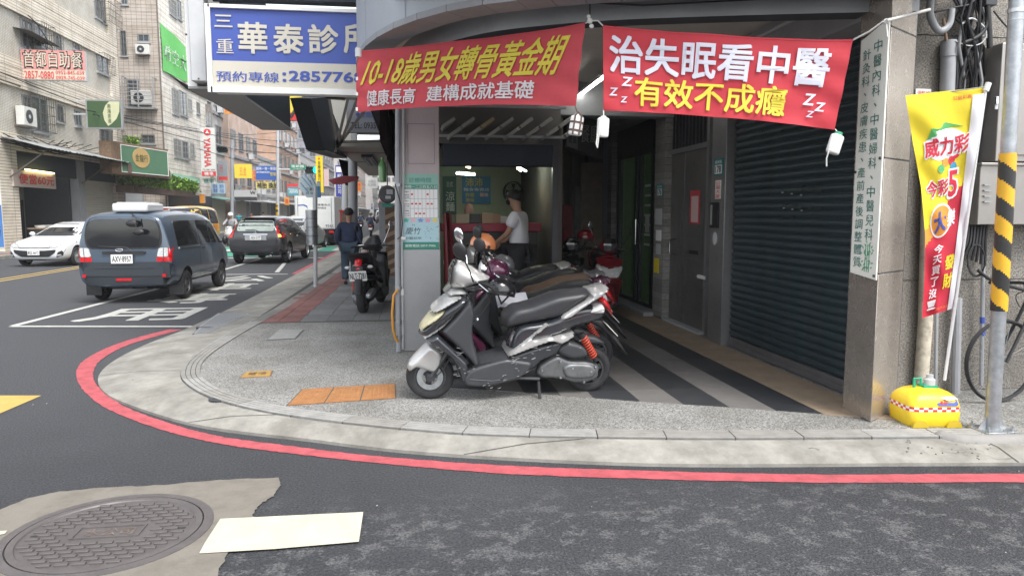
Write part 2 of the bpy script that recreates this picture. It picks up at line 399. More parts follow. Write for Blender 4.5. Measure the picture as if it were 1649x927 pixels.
gp_ = mat('green_road_paint', (.04, .3, .2), .75, var=.15, vs=2, grunge=.3, gcol=(.2, .25, .22), gs=3)
def mark(name, pts, m, z=.004): return solo(name, MB(m).add([(p[0], p[1], z) for p in pts], [list(range(len(pts)))]), kind='structure', smooth=None)
def line(a, b_, w, m=wp_, z=.004, name='road_line'):
    a = V((*a, 0)); b_ = V((*b_, 0)); d = (b_ - a).normalized(); s_ = V((-d.y, d.x, 0)) * w / 2
    return mark(name, [a - s_, b_ - s_, b_ + s_, a + s_], m, z)
line((-5.62, 11.05), (-5.33, 15.9), .12); line((-5.33, 15.9), (-5.3, 19.7), .12, z=.004)
line((-5.62, 10.98), (-2.75, 10.56), .11, z=.008); line((-5.3, 19.64), (-3.2, 19.5), .14, z=.008)
line((-3.35, 19.1), (-4.0, 20.8), .0001) if False else None
for (x, y0, y1) in [(-5.25, 20.8, 32), (-9.62, -8, 36), (-9.92, -8, 36)]:
    line((x, y0), (x + .05, y1), .11 if x > -9 else .1, wp_ if x > -9 else yp_, name='lane_line' if x > -9 else 'yellow_centre_line')
line((-3.6, 20.2), (-4.4, 27.5), .12, name='lane_line')
line((-7.6, 27), (-3.1, 26.6), .35, name='stop_line'); line((-9, 36.2), (-3.1, 36), .3, name='stop_line')
mark('crossing_ground', [(-9.2, 31.5), (-2.95, 31.2), (-2.95, 35.2), (-9.2, 35.4)], gp_, .004)
mark('crossing_ground', [(-9.0, 27.9), (-5.1, 27.8), (-5.1, 30.4), (-9.0, 30.6)], gp_, .004)
for i in range(6): mark('crossing_stripe', [(-9.1 + i * 1.15, 31.6), (-8.55 + i * 1.15, 31.6), (-8.55 + i * 1.15, 34.9), (-9.1 + i * 1.15, 34.9)], wp_, .008)
for k_, yy in enumerate(range(44, 200, 12)): line((-6.3, yy), (-6.3, yy + 5), .12, name='lane_line')
for k_ in (-9.62, -9.92): line((k_ + .05, 46), (k_ + .3, 220), .1, yp_, name='yellow_centre_line')
for i in range(7): mark('crossing_stripe', [(-9.1 + i * .9, 38.5), (-8.65 + i * .9, 38.5), (-8.65 + i * .9, 42), (-9.1 + i * .9, 42)], wp_, .004)
bus = empty('bus_stop_marking', (-4.2, 14, 0), kind='structure')
GF = Fr((0, 0, 0), (1, 0, 0), (0, 1, 0))
for ch, (x0, y0, x1, y1) in zip('用專車公', [(-5.0, 11.35, -3.45, 12.75), (-4.75, 13.45, -3.4, 15.0), (-4.7, 15.6, -3.4, 17.1), (-4.55, 17.6, -3.4, 19.1)]):
    txt(bus, ch, GF, (x0, y0, x1, y1), wp_, bold=.02, n=.005, name='painted_character')
mark('crossing_bar', [G(*p) for p in [(355, 838), (585, 827), (578, 875), (440, 887), (321, 894), (330, 877)]], cp_, .012)
mark('crossing_bar', [G(*p) for p in [(-60, 862), (12, 857), (8, 862), (-70, 880)]], cp_, .012)
mark('yellow_box_marking', [G(*p) for p in [(-40, 637), (67, 637), (-5, 668), (-60, 690)]], yp_)
pc = mat('manhole_surround_concrete', (.19, .172, .145), .88, var=.25, vs=5, bump=.45, bs=60, grunge=.4, gcol=(.11, .1, .085), gs=5)
pp = [(-60, 850), (0, 822), (45, 803), (95, 793), (170, 786), (250, 783), (350, 774), (448, 770), (452, 785), (440, 800), (420, 812), (408, 828), (412, 838), (395, 850), (378, 880), (360, 905), (345, 940), (300, 960), (0, 975), (-100, 950)]
mh = (G(176, 858).x, G(176, 858).y)
pts = [G(*p) for p in pp]; mc = V((mh[0], mh[1], 0))
mb = MB(pc)
dense = []
for i in range(len(pts)):
    a, b_ = pts[i], pts[(i + 1) % len(pts)]
    for t in range(6): q = a.lerp(b_, t / 6); dense.append(q + V((random.uniform(-.008, .008), random.uniform(-.008, .008), 0)))
k = len(dense)
a0 = [G(8, 886), G(349, 820), G(200, 806), G(150, 916)]
RX = (a0[1] - a0[0]).length / 2
MR = .475
for q in dense: mb.v.append(V((q.x, q.y, .008)))
for q in dense: d = (q - mc); a = atan2(d.y, d.x); mb.v.append(V((mc.x + cos(a) * (MR + .012), mc.y + sin(a) * (MR + .012), .008)))
for i in range(k): mb.f.append([i, (i + 1) % k, k + (i + 1) % k, k + i][::-1]); mb.mi.append(0)
solo('concrete_patch', mb, kind='structure', **_z)
iron = mat('manhole_iron', (.135, .12, .118), .5, .35, var=.2, vs=8, bump=.15, bs=120, grunge=.4, gcol=(.12, .1, .085), gs=10)
ironr = mat('manhole_rust', (.22, .17, .14), .6, .2, var=.3, vs=10)
M_ = empty('manhole_cover', (mc.x, mc.y, 0), 'round iron manhole cover with raised rectangular studs set in the concrete patch at lower left', 'manhole cover')
T0 = Matrix()
part(M_, 'outer_ring', MB(iron).lathe([(MR + .012, .0), (MR + .012, .011), (MR - .035, .013), (MR - .037, -.01)], 64, T0), **_w)
part(M_, 'lid', MB(iron).lathe([(MR - .041, -.01), (MR - .043, .013), (MR - .075, .013), (MR - .08, .006), (.001, .006)], 64, T0), **_w)
stud = MB(iron).box((-.029, -.0125, .004), (.029, .0125, .0145)).mesh('stud')
bmm = bmesh.new(); bmm.from_mesh(stud); bmesh.ops.bevel(bmm, geom=[e for e in bmm.edges], offset=.002, segments=1, affect='EDGES'); bmm.to_mesh(stud); bmm.free()
rowh = .042; ns = 0
for j in range(-9, 10):
    for i in range(-7, 8):
        x = i * .075 + (.0375 if j % 2 else 0); y = j * rowh
        if hypot(x, y) < MR - .105 and not (abs(x) < .19 and abs(y) < .085):
            o = link('stud', stud, M_); o.location = (x, y, 0); ns += 1
fr = MB(iron)
for (a, b_) in [((-.16, -.068), (.16, -.058)), ((-.16, .058), (.16, .068)), ((-.16, -.058), (-.15, .058)), ((.15, -.058), (.16, .058))]: fr.box((*a, .005), (*b_, .013))
part(M_, 'emblem_frame', fr, **_w)
txt(M_, '水公司', lambda u, v, n: V((u, v, n)), (-.12, -.04, .12, .04), ironr, bold=.01, n=.0095, name='emblem', **_w)
for s_ in (-1, 1): part(M_, 'lifting_slot', MB(K['black']).box((s_ * .33 - .035, -.008, .0062), (s_ * .33 + .035, .008, .0075)), **_w)
def plate(name, px4, m, label, z=.104, group=None):
    q = [G(*p, z) for p in px4]; mb = MB(m)
    mb.add([v_ - V((0, 0, .03)) for v_ in q] + q, [(4, 5, 6, 7), (0, 1, 5, 4), (1, 2, 6, 5), (2, 3, 7, 6), (3, 0, 4, 7)])
    return q, mb
tact = mat('orange_tactile', (.34, .155, .055), .75, var=.22, vs=12, bump=.2, bs=90, grunge=.4, gcol=(.3, .17, .08), gs=14)
tr = empty('tactile_paving', tuple(G(550, 634, .1)), 'row of three orange tactile tiles set in the gravel pavement by the front wheel', 'tactile paving')
c4 = [G(*p, .106) for p in [(462, 652), (637, 640), (636, 617), (487, 626)]]
for i in range(3):
    t0, t1 = [(0, .333), (.337, .663), (.667, 1)][i]
    q = [c4[0].lerp(c4[1], t0 + .004), c4[0].lerp(c4[1], t1 - .004), c4[3].lerp(c4[2], t1 - .004), c4[3].lerp(c4[2], t0 + .004)]
    mb = MB(tact).add([v_ - V((0, 0, .03)) for v_ in q] + q, [(4, 5, 6, 7), (0, 1, 5, 4), (1, 2, 6, 5), (2, 3, 7, 6), (3, 0, 4, 7)])
    T = part(tr, 'tactile_tile', mb, **_z)
    mb = MB(tact)
    for a in range(7):
        for c in range(7):
            p = q[0].lerp(q[1], (a + .7) / 7.6).lerp(q[3].lerp(q[2], (a + .7) / 7.6), (c + .7) / 7.6); mb.lathe([(.011, 0), (.008, .0045), (.0005, .005)], 6, Matrix.Translation(p))
    part(T, 'dots', mb, kind='stuff')
part(tr, 'tile_bed', MB(jm).add([p - V((0, 0, .001)) + (p - sum(c4, V()) / 4).normalized() * .006 for p in c4], [(0, 1, 2, 3)]) if True else None, **_z)
def cover(px4, m, label, cat, word=None, fr_m=None, slots=0, z=.1):
    q = [G(*p, z) for p in px4]; c = sum(q, V()) / 4
    root = empty('access_cover', tuple(c), label, cat)
    U_ = (q[1] - q[0]); W_ = (q[3] - q[0])
    fn = lambda u, v, n: q[0] + U_ * u + W_ * v + (q[2] - q[1] - W_) * u * v + V((0, 0, n))
    part(root, 'cover_frame', MB(fr_m or K['dgrey']).prism([(-.05, -.05), (1.05, -.05), (1.05, 1.05), (-.05, 1.05)], fn, -.02, .004), **_z)
    part(root, 'cover_plate', MB(m).prism([(0, 0), (1, 0), (1, 1), (0, 1)], fn, -.02, .008), **_z)
    if slots:
        for i in range(slots):
            a = (i + .35) / slots; part(root, 'slot', MB(K['black']).prism([(.06, a), (.94, a), (.94, a + .3 / slots), (.06, a + .3 / slots)], fn, .008, .0095), **_z)
    if word: txt(root, word, fn, (.15, .25, .85, .75), fr_m or K['black'], n=.0095)
    return root
cover([(388, 608), (434, 606), (438, 597), (398, 599)], mat('yellow_cover', (.4, .24, .06), .7, var=.2, vs=12), 'small yellow cover plate in the pavement left of the tactile tiles', 'cover plate', '電信', K['wood'])
cover([(432, 547), (475, 545), (488, 531), (450, 531)], mat('grey_cover', (.3, .3, .29), .8, var=.2, vs=9, bump=.3, bs=70), 'square grey access cover near the red brick paving', 'cover plate')
cover([(320, 526), (372, 526), (402, 505), (352, 505)], K['grey'], 'steel drain grating in the apron beside the red paving', 'drain', slots=12, z=.072)
cover([(312, 538), (356, 537), (368, 528), (322, 528)], K['grey'], 'narrow drain grating at the near end of the bus bay', 'drain', slots=5, z=.072)
cover([(345, 0), (0, 0), (0, 0), (0, 0)], K['grey'], 'x', 'drain') if False else None
ro_ = G(357, 641, .1)
dr = empty('round_drain_cover', tuple(ro_), 'small round iron cover where the grooved kerb stones bend', 'drain')
part(dr, 'lid', MB(K['dgrey']).lathe([(.1, -.01), (.1, .006), (.085, .008), (.001, .008)], 24, Matrix()), **_w)
for i in range(5): part(dr, 'slot', MB(K['black']).box((-.06, -.055 + i * .025, .008), (.06, -.046 + i * .025, .0095)), **_w)
redt = [mat('red_paving_%d' % i, c, .8, var=.2, vs=9, bump=.2, bs=70) for i, c in enumerate([(.23, .095, .085), (.26, .11, .095), (.2, .09, .08)])]
gryt = [mat('grey_paving_%d' % i, c, .8, var=.2, vs=9, bump=.2, bs=70, grunge=.3, gcol=(.12, .12, .12), gs=3) for i, c in enumerate([(.18, .183, .18), (.215, .218, .215), (.16, .163, .163)])]
tp = empty('tile_paving', (-1.4, 10.3, .1), kind='structure')
part(tp, 'tile_bed', MB(jm).add([(-2.2, 10.15, .102), (.0, 10.1, .102), (.0, 60, .102), (-1.8, 60, .102)], [(0, 1, 2, 3)]), **_z)
mt_cache = {}
y = 10.2; cnt = 0
while y < 40 and cnt < 300:
    h = .3 if y < 20 else .9
    off = -.15 + (y - 10) * .012 if y < 22 else 0
    xs = [-2.12 + min(.17, (y - 10) * .02) + .29 * i for i in range(3)]
    for i in range(2):
        mb = MB(redt[random.randrange(3)]).box((xs[i] + .004, y + .004, .09), (xs[i + 1] - .004, y + h - .004, .107 + random.uniform(0, .002))); part(tp, 'paving_tile', mb, **_z); cnt += 1
    gh = .6 if y < 20 else 1.8
    if int(round((y - 10.2) / h)) % 2 == 0:
        for i in range(4):
            mb = MB(gryt[random.randrange(3)]).box((xs[2] + .36 * i + .004, y + .004, .09), (xs[2] + .36 * (i + 1) - .004, y + gh - .004, .107 + random.uniform(0, .002))); part(tp, 'paving_tile', mb, **_z); cnt += 1
    y += h
XB = [.30, .62, .93, 1.21, 1.46, 1.80, 2.11, 2.43, 2.74, 3.04]
dk = [mat('dark_floor_tile_%d' % i, c, .42, var=.15, vs=6, grunge=.25, gcol=(.12, .12, .12), gs=4) for i, c in enumerate([(.032, .034, .038), (.042, .044, .048)])]
lt = [mat('pale_floor_tile_%d' % i, c, .45, var=.12, vs=6, grunge=.25, gcol=(.14, .13, .12), gs=4) for i, c in enumerate([(.17, .162, .155), (.15, .142, .135)])]
af = empty('arcade_floor', (1.6, 6, .1), kind='structure')
def edgeY(x): 
    return 5.86 - (x - .9) * .46 if x < 1.7 else 5.49 - (x - 1.7) * .43 + max(0, x - 2.1) * .0
sheet = MB(jm).add([(XB[0], edgeY(XB[0]), .1045), (XB[-1], edgeY(XB[-1]), .1045), (XB[-1], 13.8, .1045), (XB[0], 13.8, .1045)], [(0, 1, 2, 3)])
part(af, 'tile_bed', sheet, **_z)
for i in range(9):
    y = 13.6
    while y > edgeY(XB[i]) - .6:
        y0 = y - .6; a, b_ = XB[i] + .0015, XB[i + 1] - .0015
        ya = max(y0 + .0015, edgeY(a)); yb = max(y0 + .0015, edgeY(b_)); y1 = y - .0015
        if ya < y1 and yb < y1:
            m = (dk if i % 2 == 0 else lt)[random.randrange(2)]; z = .1065
            part(af, 'floor_tile', MB(m).add([(a, ya, z), (b_, yb, z), (b_, y1, z), (a, y1, z), (a, ya, .1), (b_, yb, .1)], [(0, 1, 2, 3), (4, 5, 1, 0)]), **_z)
        y = y0
beige = mat('beige_terrazzo', (.31, .24, .17), .7, var=.2, vs=4, grunge=.5, gcol=(.2, .17, .14), gs=3)
N, L, b = nodes_of(beige)
part(af, 'terrazzo_border', MB(beige).add([(3.045, 4.89, .106), (3.5, 4.68, .106), (3.5, 13.8, .106), (3.045, 13.8, .106), (3.045, 4.89, .09), (3.5, 4.68, .09)], [(0, 1, 2, 3), (4, 5, 1, 0)]), **_z)
lit = MB(mat('litter_paper', (.45, .43, .4), .8))
for k_ in range(22):
    x = random.uniform(-4, 4); y = random.uniform(2.6, 9); s_ = random.uniform(.004, .012)
    if y > 4 and x > -3: y = random.uniform(2.6, 4.0)
    lit.cbox((x, y, .004), (s_, s_ * random.uniform(.4, 1), .003), Matrix.Rotation(random.uniform(0, 3), 3, 'Z'))
solo('litter_specks', lit, kind='stuff', label='tiny scraps of litter scattered on the asphalt')
# ================================================================ CORNER BUILDING (right)
SX = 3.58
cb = empty('corner_building', (1.8, 9, .1), 'grey corner shop building with a curved overhang, open arcade and dark teal roller shutter', 'building')
plas = mat('painted_concrete', (.33, .345, .36), .75, var=.12, vs=2.5, bump=.12, bs=30, grunge=.35, gcol=(.2, .2, .2), gs=2.2)
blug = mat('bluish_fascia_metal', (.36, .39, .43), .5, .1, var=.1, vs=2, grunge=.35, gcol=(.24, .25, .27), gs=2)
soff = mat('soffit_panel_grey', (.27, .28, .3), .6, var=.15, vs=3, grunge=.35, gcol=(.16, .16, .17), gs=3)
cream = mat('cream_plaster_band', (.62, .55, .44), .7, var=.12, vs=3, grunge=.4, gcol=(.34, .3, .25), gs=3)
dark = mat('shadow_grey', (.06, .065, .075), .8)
ceilm = mat('arcade_ceiling', (.6, .56, .5), .8, var=.12, vs=1.2, grunge=.35, gcol=(.25, .24, .22), gs=1.5)
beamc = [(-.12, 16), (-.12, 9.5), (-.1, 8.3), (-.02, 7.35), (.22, 6.55), (.62, 5.95), (1.1, 5.62), (1.6, 5.4), (2.4, 5.17), (3.4, 4.93), (3.62, 4.88)]
BC = smooth_path([(p[0], p[1]) for p in beamc], 5)
ring = [(-.42, 5.6, blug), (-.42, 3.12, blug), (-.425, 3.12, soff)]
mb = MB(blug)
mb.sweep([(p.x, p.y) for p in BC], [(-.44, 6.5, blug), (-.44, 3.13, blug)])
part(cb, 'curved_fascia', mb, smooth=50)
mb = MB(dark)
n_ = len(BC)
def off(i, d):
    t = (BC[min(i + 1, n_ - 1)] - BC[max(i - 1, 0)]).normalized(); return BC[i] + V((-t.y, t.x, 0)) * d
for i in range(12, n_ - 2, 5):
    p = off(i, -.447); t = (BC[i + 1] - BC[i]).normalized() * .003
    mb.add([p - t + V((0, 0, 3.13)), p + t + V((0, 0, 3.13)), p + t + V((0, 0, 6.5)), p - t + V((0, 0, 6.5))], [(0, 1, 2, 3)])
part(cb, 'panel_seam', mb, **_z)
for i in range(5, n_ - 2, 2): 
    mb = MB(soff)
    j = i + 2; t0 = .03; a, b_ = off(i, -.455), off(i, -.2); c, d = off(min(j, n_ - 1), -.2), off(min(j, n_ - 1), -.455)
    e = (d - a).normalized() * .003
    z = V((0, 0, 3.11)); z2 = V((0, 0, 3.16))
    mb.add([a + e + z, b_ + e + z, c - e + z, d - e + z, a + e + z2, b_ + e + z2, c - e + z2, d - e + z2], [(0, 1, 2, 3), (0, 4, 5, 1), (1, 5, 6, 2), (2, 6, 7, 3), (3, 7, 4, 0)])
    part(cb, 'soffit_panel', mb, **_z)
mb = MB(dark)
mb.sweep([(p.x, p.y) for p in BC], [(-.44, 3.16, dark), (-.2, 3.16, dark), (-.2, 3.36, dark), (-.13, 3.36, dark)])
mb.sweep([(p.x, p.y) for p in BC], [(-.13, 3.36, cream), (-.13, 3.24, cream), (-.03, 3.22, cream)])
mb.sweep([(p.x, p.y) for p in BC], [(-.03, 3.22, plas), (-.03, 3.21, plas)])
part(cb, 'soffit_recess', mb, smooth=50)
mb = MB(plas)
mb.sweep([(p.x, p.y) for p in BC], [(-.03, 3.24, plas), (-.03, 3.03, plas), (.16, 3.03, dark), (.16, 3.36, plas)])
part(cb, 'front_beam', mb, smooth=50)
wire = MB(K['cable']).tube([off(30, -.06) + V((0, 0, 3.2)), off(36, -.05) + V((0, 0, 3.12)), off(42, -.05) + V((0, 0, 3.14)), off(48, -.05) + V((0, 0, 3.2))], .006, 5); part(cb, 'loose_wire', wire)
mb = MB(ceilm).add([(-.1, 5, 3.34), (4.2, 4.6, 3.34), (4.2, 16, 3.34), (-.1, 16, 3.34)], [(0, 3, 2, 1)])
part(cb, 'arcade_ceiling', mb, **_z)
part(cb, 'ceiling_beam', MB(plas).box((-.1, 9.62, 2.9), (3.6, 9.9, 3.338)), smooth=None, bev=.01)
part(cb, 'upper_wall', MB(plas).box((-.1, 5.9, 3.38), (3.6, 16, 6.4)), **_z)
part(cb, 'side_beam', MB(plas).box((3.3, 5.0, 3.0), (3.6, 14, 3.336)), smooth=None, bev=.008)
part(cb, 'conduit', MB(K['lgrey']).tube([(3.28, 5.1, 3.25), (3.28, 13, 3.25)], .018, 6))
lampm = mat('lit_fluorescent_tube', (1, .97, .92), .4, emit=9)
def fluoro(a, b_, label, e=None):
    a = V(a); b_ = V(b_); r = empty('fluorescent_lamp', tuple(a), label, 'lamp'); up = V((0, 0, .03))
    part(r, 'lamp_housing', MB(K['white']).bar(a + up, b_ + up, .06, .03), bev=.004)
    part(r, 'lamp_tube', MB(e or lampm).tube([a, b_], .014, 8))
    return r
fluoro(G(930, 157, 3.16), G(975, 123, 3.16), 'lit white fluorescent tube on the arcade ceiling between the two red banners')
pink = mat('pinkish_cladding', (.44, .37, .375), .45, var=.08, vs=3, grunge=.2, gcol=(.34, .3, .3), gs=4)
pgr = mat('grey_cladding', (.36, .365, .37), .35, .3, var=.08, vs=3, grunge=.3, gcol=(.5, .5, .5), gs=9, gth=.62)
pil = FY(7.84); x0, x1 = pil.uv(648, 500)[0], pil.uv(710, 500)[0]
zt, zb = pil.uv(680, 280)[1], pil.uv(680, 401)[1]
pm = empty('arcade_pillar', ((x0 + x1) / 2, 8.1, .1), 'square corner pillar with pink upper cladding, grey base and a clinic timetable poster', 'pillar')
part(pm, 'upper_cladding', MB(pink).box((x0, 7.84, zb), (x1, 8.3, 3.34)), bev=.008)
part(pm, 'lower_cladding', MB(pgr).box((x0 - .002, 7.838, .1), (x1 + .002, 8.302, zb)), bev=.008)
a = pil.rect(656, 199, 700, 264); t = .003
mb = MB(K['black'])
for r in [(a[0], a[1], a[2], a[1] + t), (a[0], a[3] - t, a[2], a[3]), (a[0], a[1], a[0] + t, a[3]), (a[2] - t, a[1], a[2], a[3])]: fbox(mb, pil, r, .0005, .0025)
part(pm, 'access_panel_seam', mb, **_z)
ps = empty('clinic_timetable_poster', ((x0 + x1) / 2, 7.83, zb), 'green and blue clinic timetable poster with red dots and cartoon stars on the corner pillar', 'poster')
g1 = mat('poster_green', (.25, .47, .4), .5); g2 = mat('poster_blue', (.42, .62, .68), .5); g3 = mat('poster_dark_green', (.03, .25, .17), .5)
Pw, Ph = x1 - x0, zt - zb
pf = lambda u, v, n: pil(x0 + u * Pw, zb + v * Ph, n)
def prect(m, r, n0, n1, name='poster_field'): return part(ps, name, MB(m).prism([(r[0], r[1]), (r[2], r[1]), (r[2], r[3]), (r[0], r[3])], pf, n0, n1), smooth=None)
prect(g1, (.03, .0, .97, 1), .004, .008, 'poster_sheet'); prect(g2, (.03, .095, .97, .42), .008, .009); prect(g3, (.03, 0, .97, .095), .008, .0095)
txt(ps, '診療時間', pf, (.22, .885, .78, .95), g3, n=.0095); prect(g3, (.08, .805, .94, .855), .008, .009)
txt(ps, '時間一二三四五六日', pf, (.1, .812, .92, .848), K['whtxt'], n=.0105)
prect(K['whtxt'], (.08, .415, .94, .8), .008, .0095)
mb = MB(K['grey'])
for i in range(9): u = .08 + (.16 if i else 0) + max(0, i - 1) * .1; mb.prism([(u, .415), (u + .008, .415), (u + .008, .8), (u, .8)], pf, .0095, .0102)
for v_ in (.415, .54, .67, .795): mb.prism([(.08, v_), (.94, v_), (.94, v_ + .005), (.08, v_ + .005)], pf, .0095, .0103)
part(ps, 'table_grid', mb, **_z)
for row, cs in ((.73, (0, 4)), (.605, (0, 1, 2, 4, 5)), (.475, (1, 2, 3))):
    for c in cs:
        u = .29 + c * .1; part(ps, 'red_dot', MB(K['redtxt']).prism([(u + .033 * cos(q * pi / 5), row + .0125 * sin(q * pi / 5)) for q in range(10)], pf, .0102, .011), **_z)
for v_, s_ in ((.76, '早'), (.72, '08:00'), (.69, '12:00'), (.64, '午'), (.6, '14:30'), (.57, '17:30'), (.51, '晚'), (.475, '18:00'), (.445, '21:00')): txt(ps, s_, pf, (.1, v_ - .01, .22, v_ + .012), K['blktxt'], n=.0105)
for i, c in enumerate([(.1, .45, .35), (.8, .45, .45), (.2, .3, .6), (.8, .3, .4), (.85, .6, .15)]):
    u = .13 + i * .185; st = [(u + (.09 if q % 2 == 0 else .048) * sin(q * pi / 5), .385 + (.036 if q % 2 == 0 else .019) * cos(q * pi / 5)) for q in range(10)]
    part(ps, 'star_print', MB(mat('star_%d' % i, c, .6)).prism(st, pf, .0095, .0115), **_z)
txt(ps, '慶竹', pf, (.12, .2, .5, .29), K['blktxt'], bold=-.005, n=.0095, shear=.1); txt(ps, '中醫診所', pf, (.1, .13, .52, .165), K['blktxt'], n=.0095)
txt(ps, 'H', pf, (.29, .31, .35, .335), g3, n=.0095)
mb = MB(mat('bamboo_print', (.2, .33, .36), .6))
for i in range(22):
    u, v_ = random.uniform(.64, .94), random.uniform(.12, .3); a_ = random.uniform(0, 6.28); l_ = .05
    mb.prism([(u, v_), (u + l_ * cos(a_) + .01, v_ + .4 * l_ * sin(a_)), (u + 1.6 * l_ * cos(a_), v_ + .64 * l_ * sin(a_)), (u + l_ * cos(a_) - .01, v_ + .4 * l_ * sin(a_) + .006)], pf, .0095, .0102 + i * .00003)
part(ps, 'bamboo_print', mb, **_z)
txt(ps, '服務電話:2857-7006', pf, (.1, .03, .88, .065), K['whtxt'], n=.0105)
r = empty('conduit_pipe', (-.18, 7.8, .1), 'thick grey vertical conduit on the street side of the corner pillar', 'pipe')
part(r, 'pipe', MB(K['pvc']).tube([PY(642, 566, 7.78), PY(640, 420, 7.78), PY(641, 150, 7.78)], .028, 10))
for y_ in (466, 300, 520, 545): part(r, 'clamp', MB(K['steel']).tube([PY(642, y_, 7.78), PY(642, y_ - 5, 7.78)], .034, 10))
r = empty('white_conduit', (-.1, 7.8, .1), 'thin white conduit with a coupling beside the corner pillar', 'pipe')
part(r, 'pipe', MB(K['lgrey']).tube([PY(649, 562, 7.8), PY(647, 395, 7.8), PY(650, 280, 7.8), PY(649, 130, 7.8)], .013, 8))
part(r, 'coupling', MB(K['white']).tube([PY(646, 384, 7.79), PY(653, 384, 7.79)], .02, 8).tube([PY(648, 465, 7.79), PY(648, 475, 7.79)], .018, 8))
r = MB(mat('orange_hose', (.62, .28, .04), .4)).tube([PY(641, 466, 7.74), PY(634, 475, 7.74), PY(631.5, 505, 7.74), (PY(633, 530, 7.74)), PY(637, 545, 7.74), PY(641, 550, 7.76)], .014, 8)
solo('yellow_hose', r, 'yellow cable sleeve looped beside the grey conduit', 'cable', **_s)
r = MB(K['cable']).tube([PY(636, 296, 7.7), PY(646, 330, 7.7), PY(648, 360, 7.7), PY(646, 380, 7.7), PY(640, 385, 7.7)], .006, 6)
solo('hanging_cable', r, 'thin black cable drooping from the canopy to the white conduit', 'cable', **_s)
shm = mat('teal_shutter_paint', (.032, .055, .066), .42, .35, var=.3, vs=2.2, grunge=.45, gcol=(.09, .1, .1), gs=2.6, gth=.5)
sh = empty('roller_shutter', (SX, 6.3, .1), 'large closed dark teal roller shutter with horizontal slats beside the stainless pilaster', 'roller shutter')
Y0, Y1 = 4.95, 7.62
z = .22; P_ = []
while z < 3.0: P_.append(z); z += .074
prof = [(0, 0), (-.006, .006), (-.02, .018), (-.026, .037), (-.02, .054), (-.006, .064), (0, .068), (0, .0735)]
me = MB(shm)
for i, (dx, dz) in enumerate(prof): me.v += [V((dx, 0, dz)), V((dx, Y1 - Y0, dz))]
for i in range(len(prof) - 1): me.f.append([2 * i, 2 * i + 1, 2 * i + 3, 2 * i + 2]); me.mi.append(0)
slat = me.mesh('shutter_slat', 50)
for z in P_:
    o = link('shutter_slat', slat, sh); o.location = (0, Y0 - 6.3, z - .1)
part(sh, 'bottom_bar', MB(mat('shutter_bar', (.2, .2, .21), .4, .6, var=.2)).box((SX - .035, Y0, .11), (SX + .01, Y1, .16)).box((SX - .025, Y0, .16), (SX + .01, Y1, .215)), bev=.004)
part(sh, 'backing', MB(K['black']).box((SX + .002, Y0, .1), (SX + .03, Y1, 3.05)), **_z)
mb = MB(K['black'])
for (py_) in (196, 212, 300, 307, 350, 330, 335):
    for px_ in ((1215, 1245, 1212) if py_ < 250 else (1258, 1275, 1290))[:2 + py_ % 2]:
        p = PX(px_ + (py_ % 7) * 5, py_, SX - .03); mb.cbox(p, (.006, .075, .016))
part(sh, 'vent_slot', mb, kind='stuff', **_z)
mb = MB(K['lgrey'])
for (px_, py_) in [(1260, 310), (1275, 312), (1290, 314), (1262, 335), (1276, 337), (1291, 339)]:
    p = PX(px_, py_, SX - .034); mb.cbox(p, (.004, .03, .012))
part(sh, 'paper_scrap', mb, **_z)
gst = mat('brushed_grey_cladding', (.3, .3, .3), .38, .6, var=.15, vs=3, grunge=.5, gcol=(.2, .19, .18), gs=6, gth=.52)
c2 = empty('intercom_column', (3.6, 7.9, .1), 'grey metal clad column with door intercom and number plate between door and shutter', 'column')
part(c2, 'cladding', MB(gst).box((3.47, 7.66, .1), (3.72, 8.04, 3.32)), bev=.006)
fc = FR(3.47)
teal = mat('number_plate_teal', (.02, .2, .22), .5)
def onface(root, px4, m, name='label_plate', n0=.002, n1=.007, f=fc): return part(root, name, fbox(MB(m), f, f.rect(*px4), n0, n1), smooth=None)
def numplate(f, px4, label, no='178'):
    r = f.rect(*px4); q = empty('house_number_plate', tuple(f((r[0] + r[2]) / 2, r[1])), label, 'number plate')
    part(q, 'plate', fbox(MB(teal), f, r, .002, .008), **_z)
    w_, h_ = r[2] - r[0], r[3] - r[1]
    part(q, 'number_field', fbox(MB(K['whtxt']), f, (r[0] + .12 * w_, r[1] + .08 * h_, r[2] - .12 * w_, r[1] + .62 * h_), .008, .0095), **_z)
    txt(q, no, f, (r[0] + .2 * w_, r[1] + .15 * h_, r[2] - .2 * w_, r[1] + .56 * h_), K['blktxt'], n=.0105, bold=.03)
    txt(q, '重新路', f, (r[0] + .15 * w_, r[1] + .7 * h_, r[2] - .15 * w_, r[1] + .9 * h_), K['whtxt'], n=.0095)
numplate(fc, (1151, 257, 1165, 281), 'teal house number plate 178 on the intercom column')
onface(c2, (1153, 291, 1161, 320), K['white'], 'sticker'); onface(c2, (1146, 326, 1158, 367), K['black'], 'intercom_panel', .002, .02)
onface(c2, (1147, 330, 1149, 362), K['grey'], 'speaker_strip', .02, .022)
txt(c2, '公\n寓\n大\n廈', fc, (lambda r: (r[0] + .01, r[1] + .01, r[2] - .01, r[3] - .01))(fc.rect(1153, 291, 1161, 320)), K['redtxt'], n=.009)
for i, py_ in enumerate((368, 376, 385, 394)): onface(c2, (1166 - 1, py_, 1171, py_ + 4), K['white'], 'paper_scrap', .01, .012) if False else None
p = fc.uv(1152, 384); part(c2, 'doorbell', MB(K['lgrey']).prism([(p[0] + .05 * cos(a_ * pi / 6), p[1] + .075 * sin(a_ * pi / 6)) for a_ in range(12)], fc, .002, .012))
dm = mat('dull_grey_door_metal', (.16, .155, .15), .45, .5, var=.2, vs=2.5, grunge=.45, gcol=(.1, .095, .09), gs=4)
dr_ = empty('metal_double_door', (3.62, 8.8, .1), 'dull grey metal double door with a red notice and barred transom above', 'door')
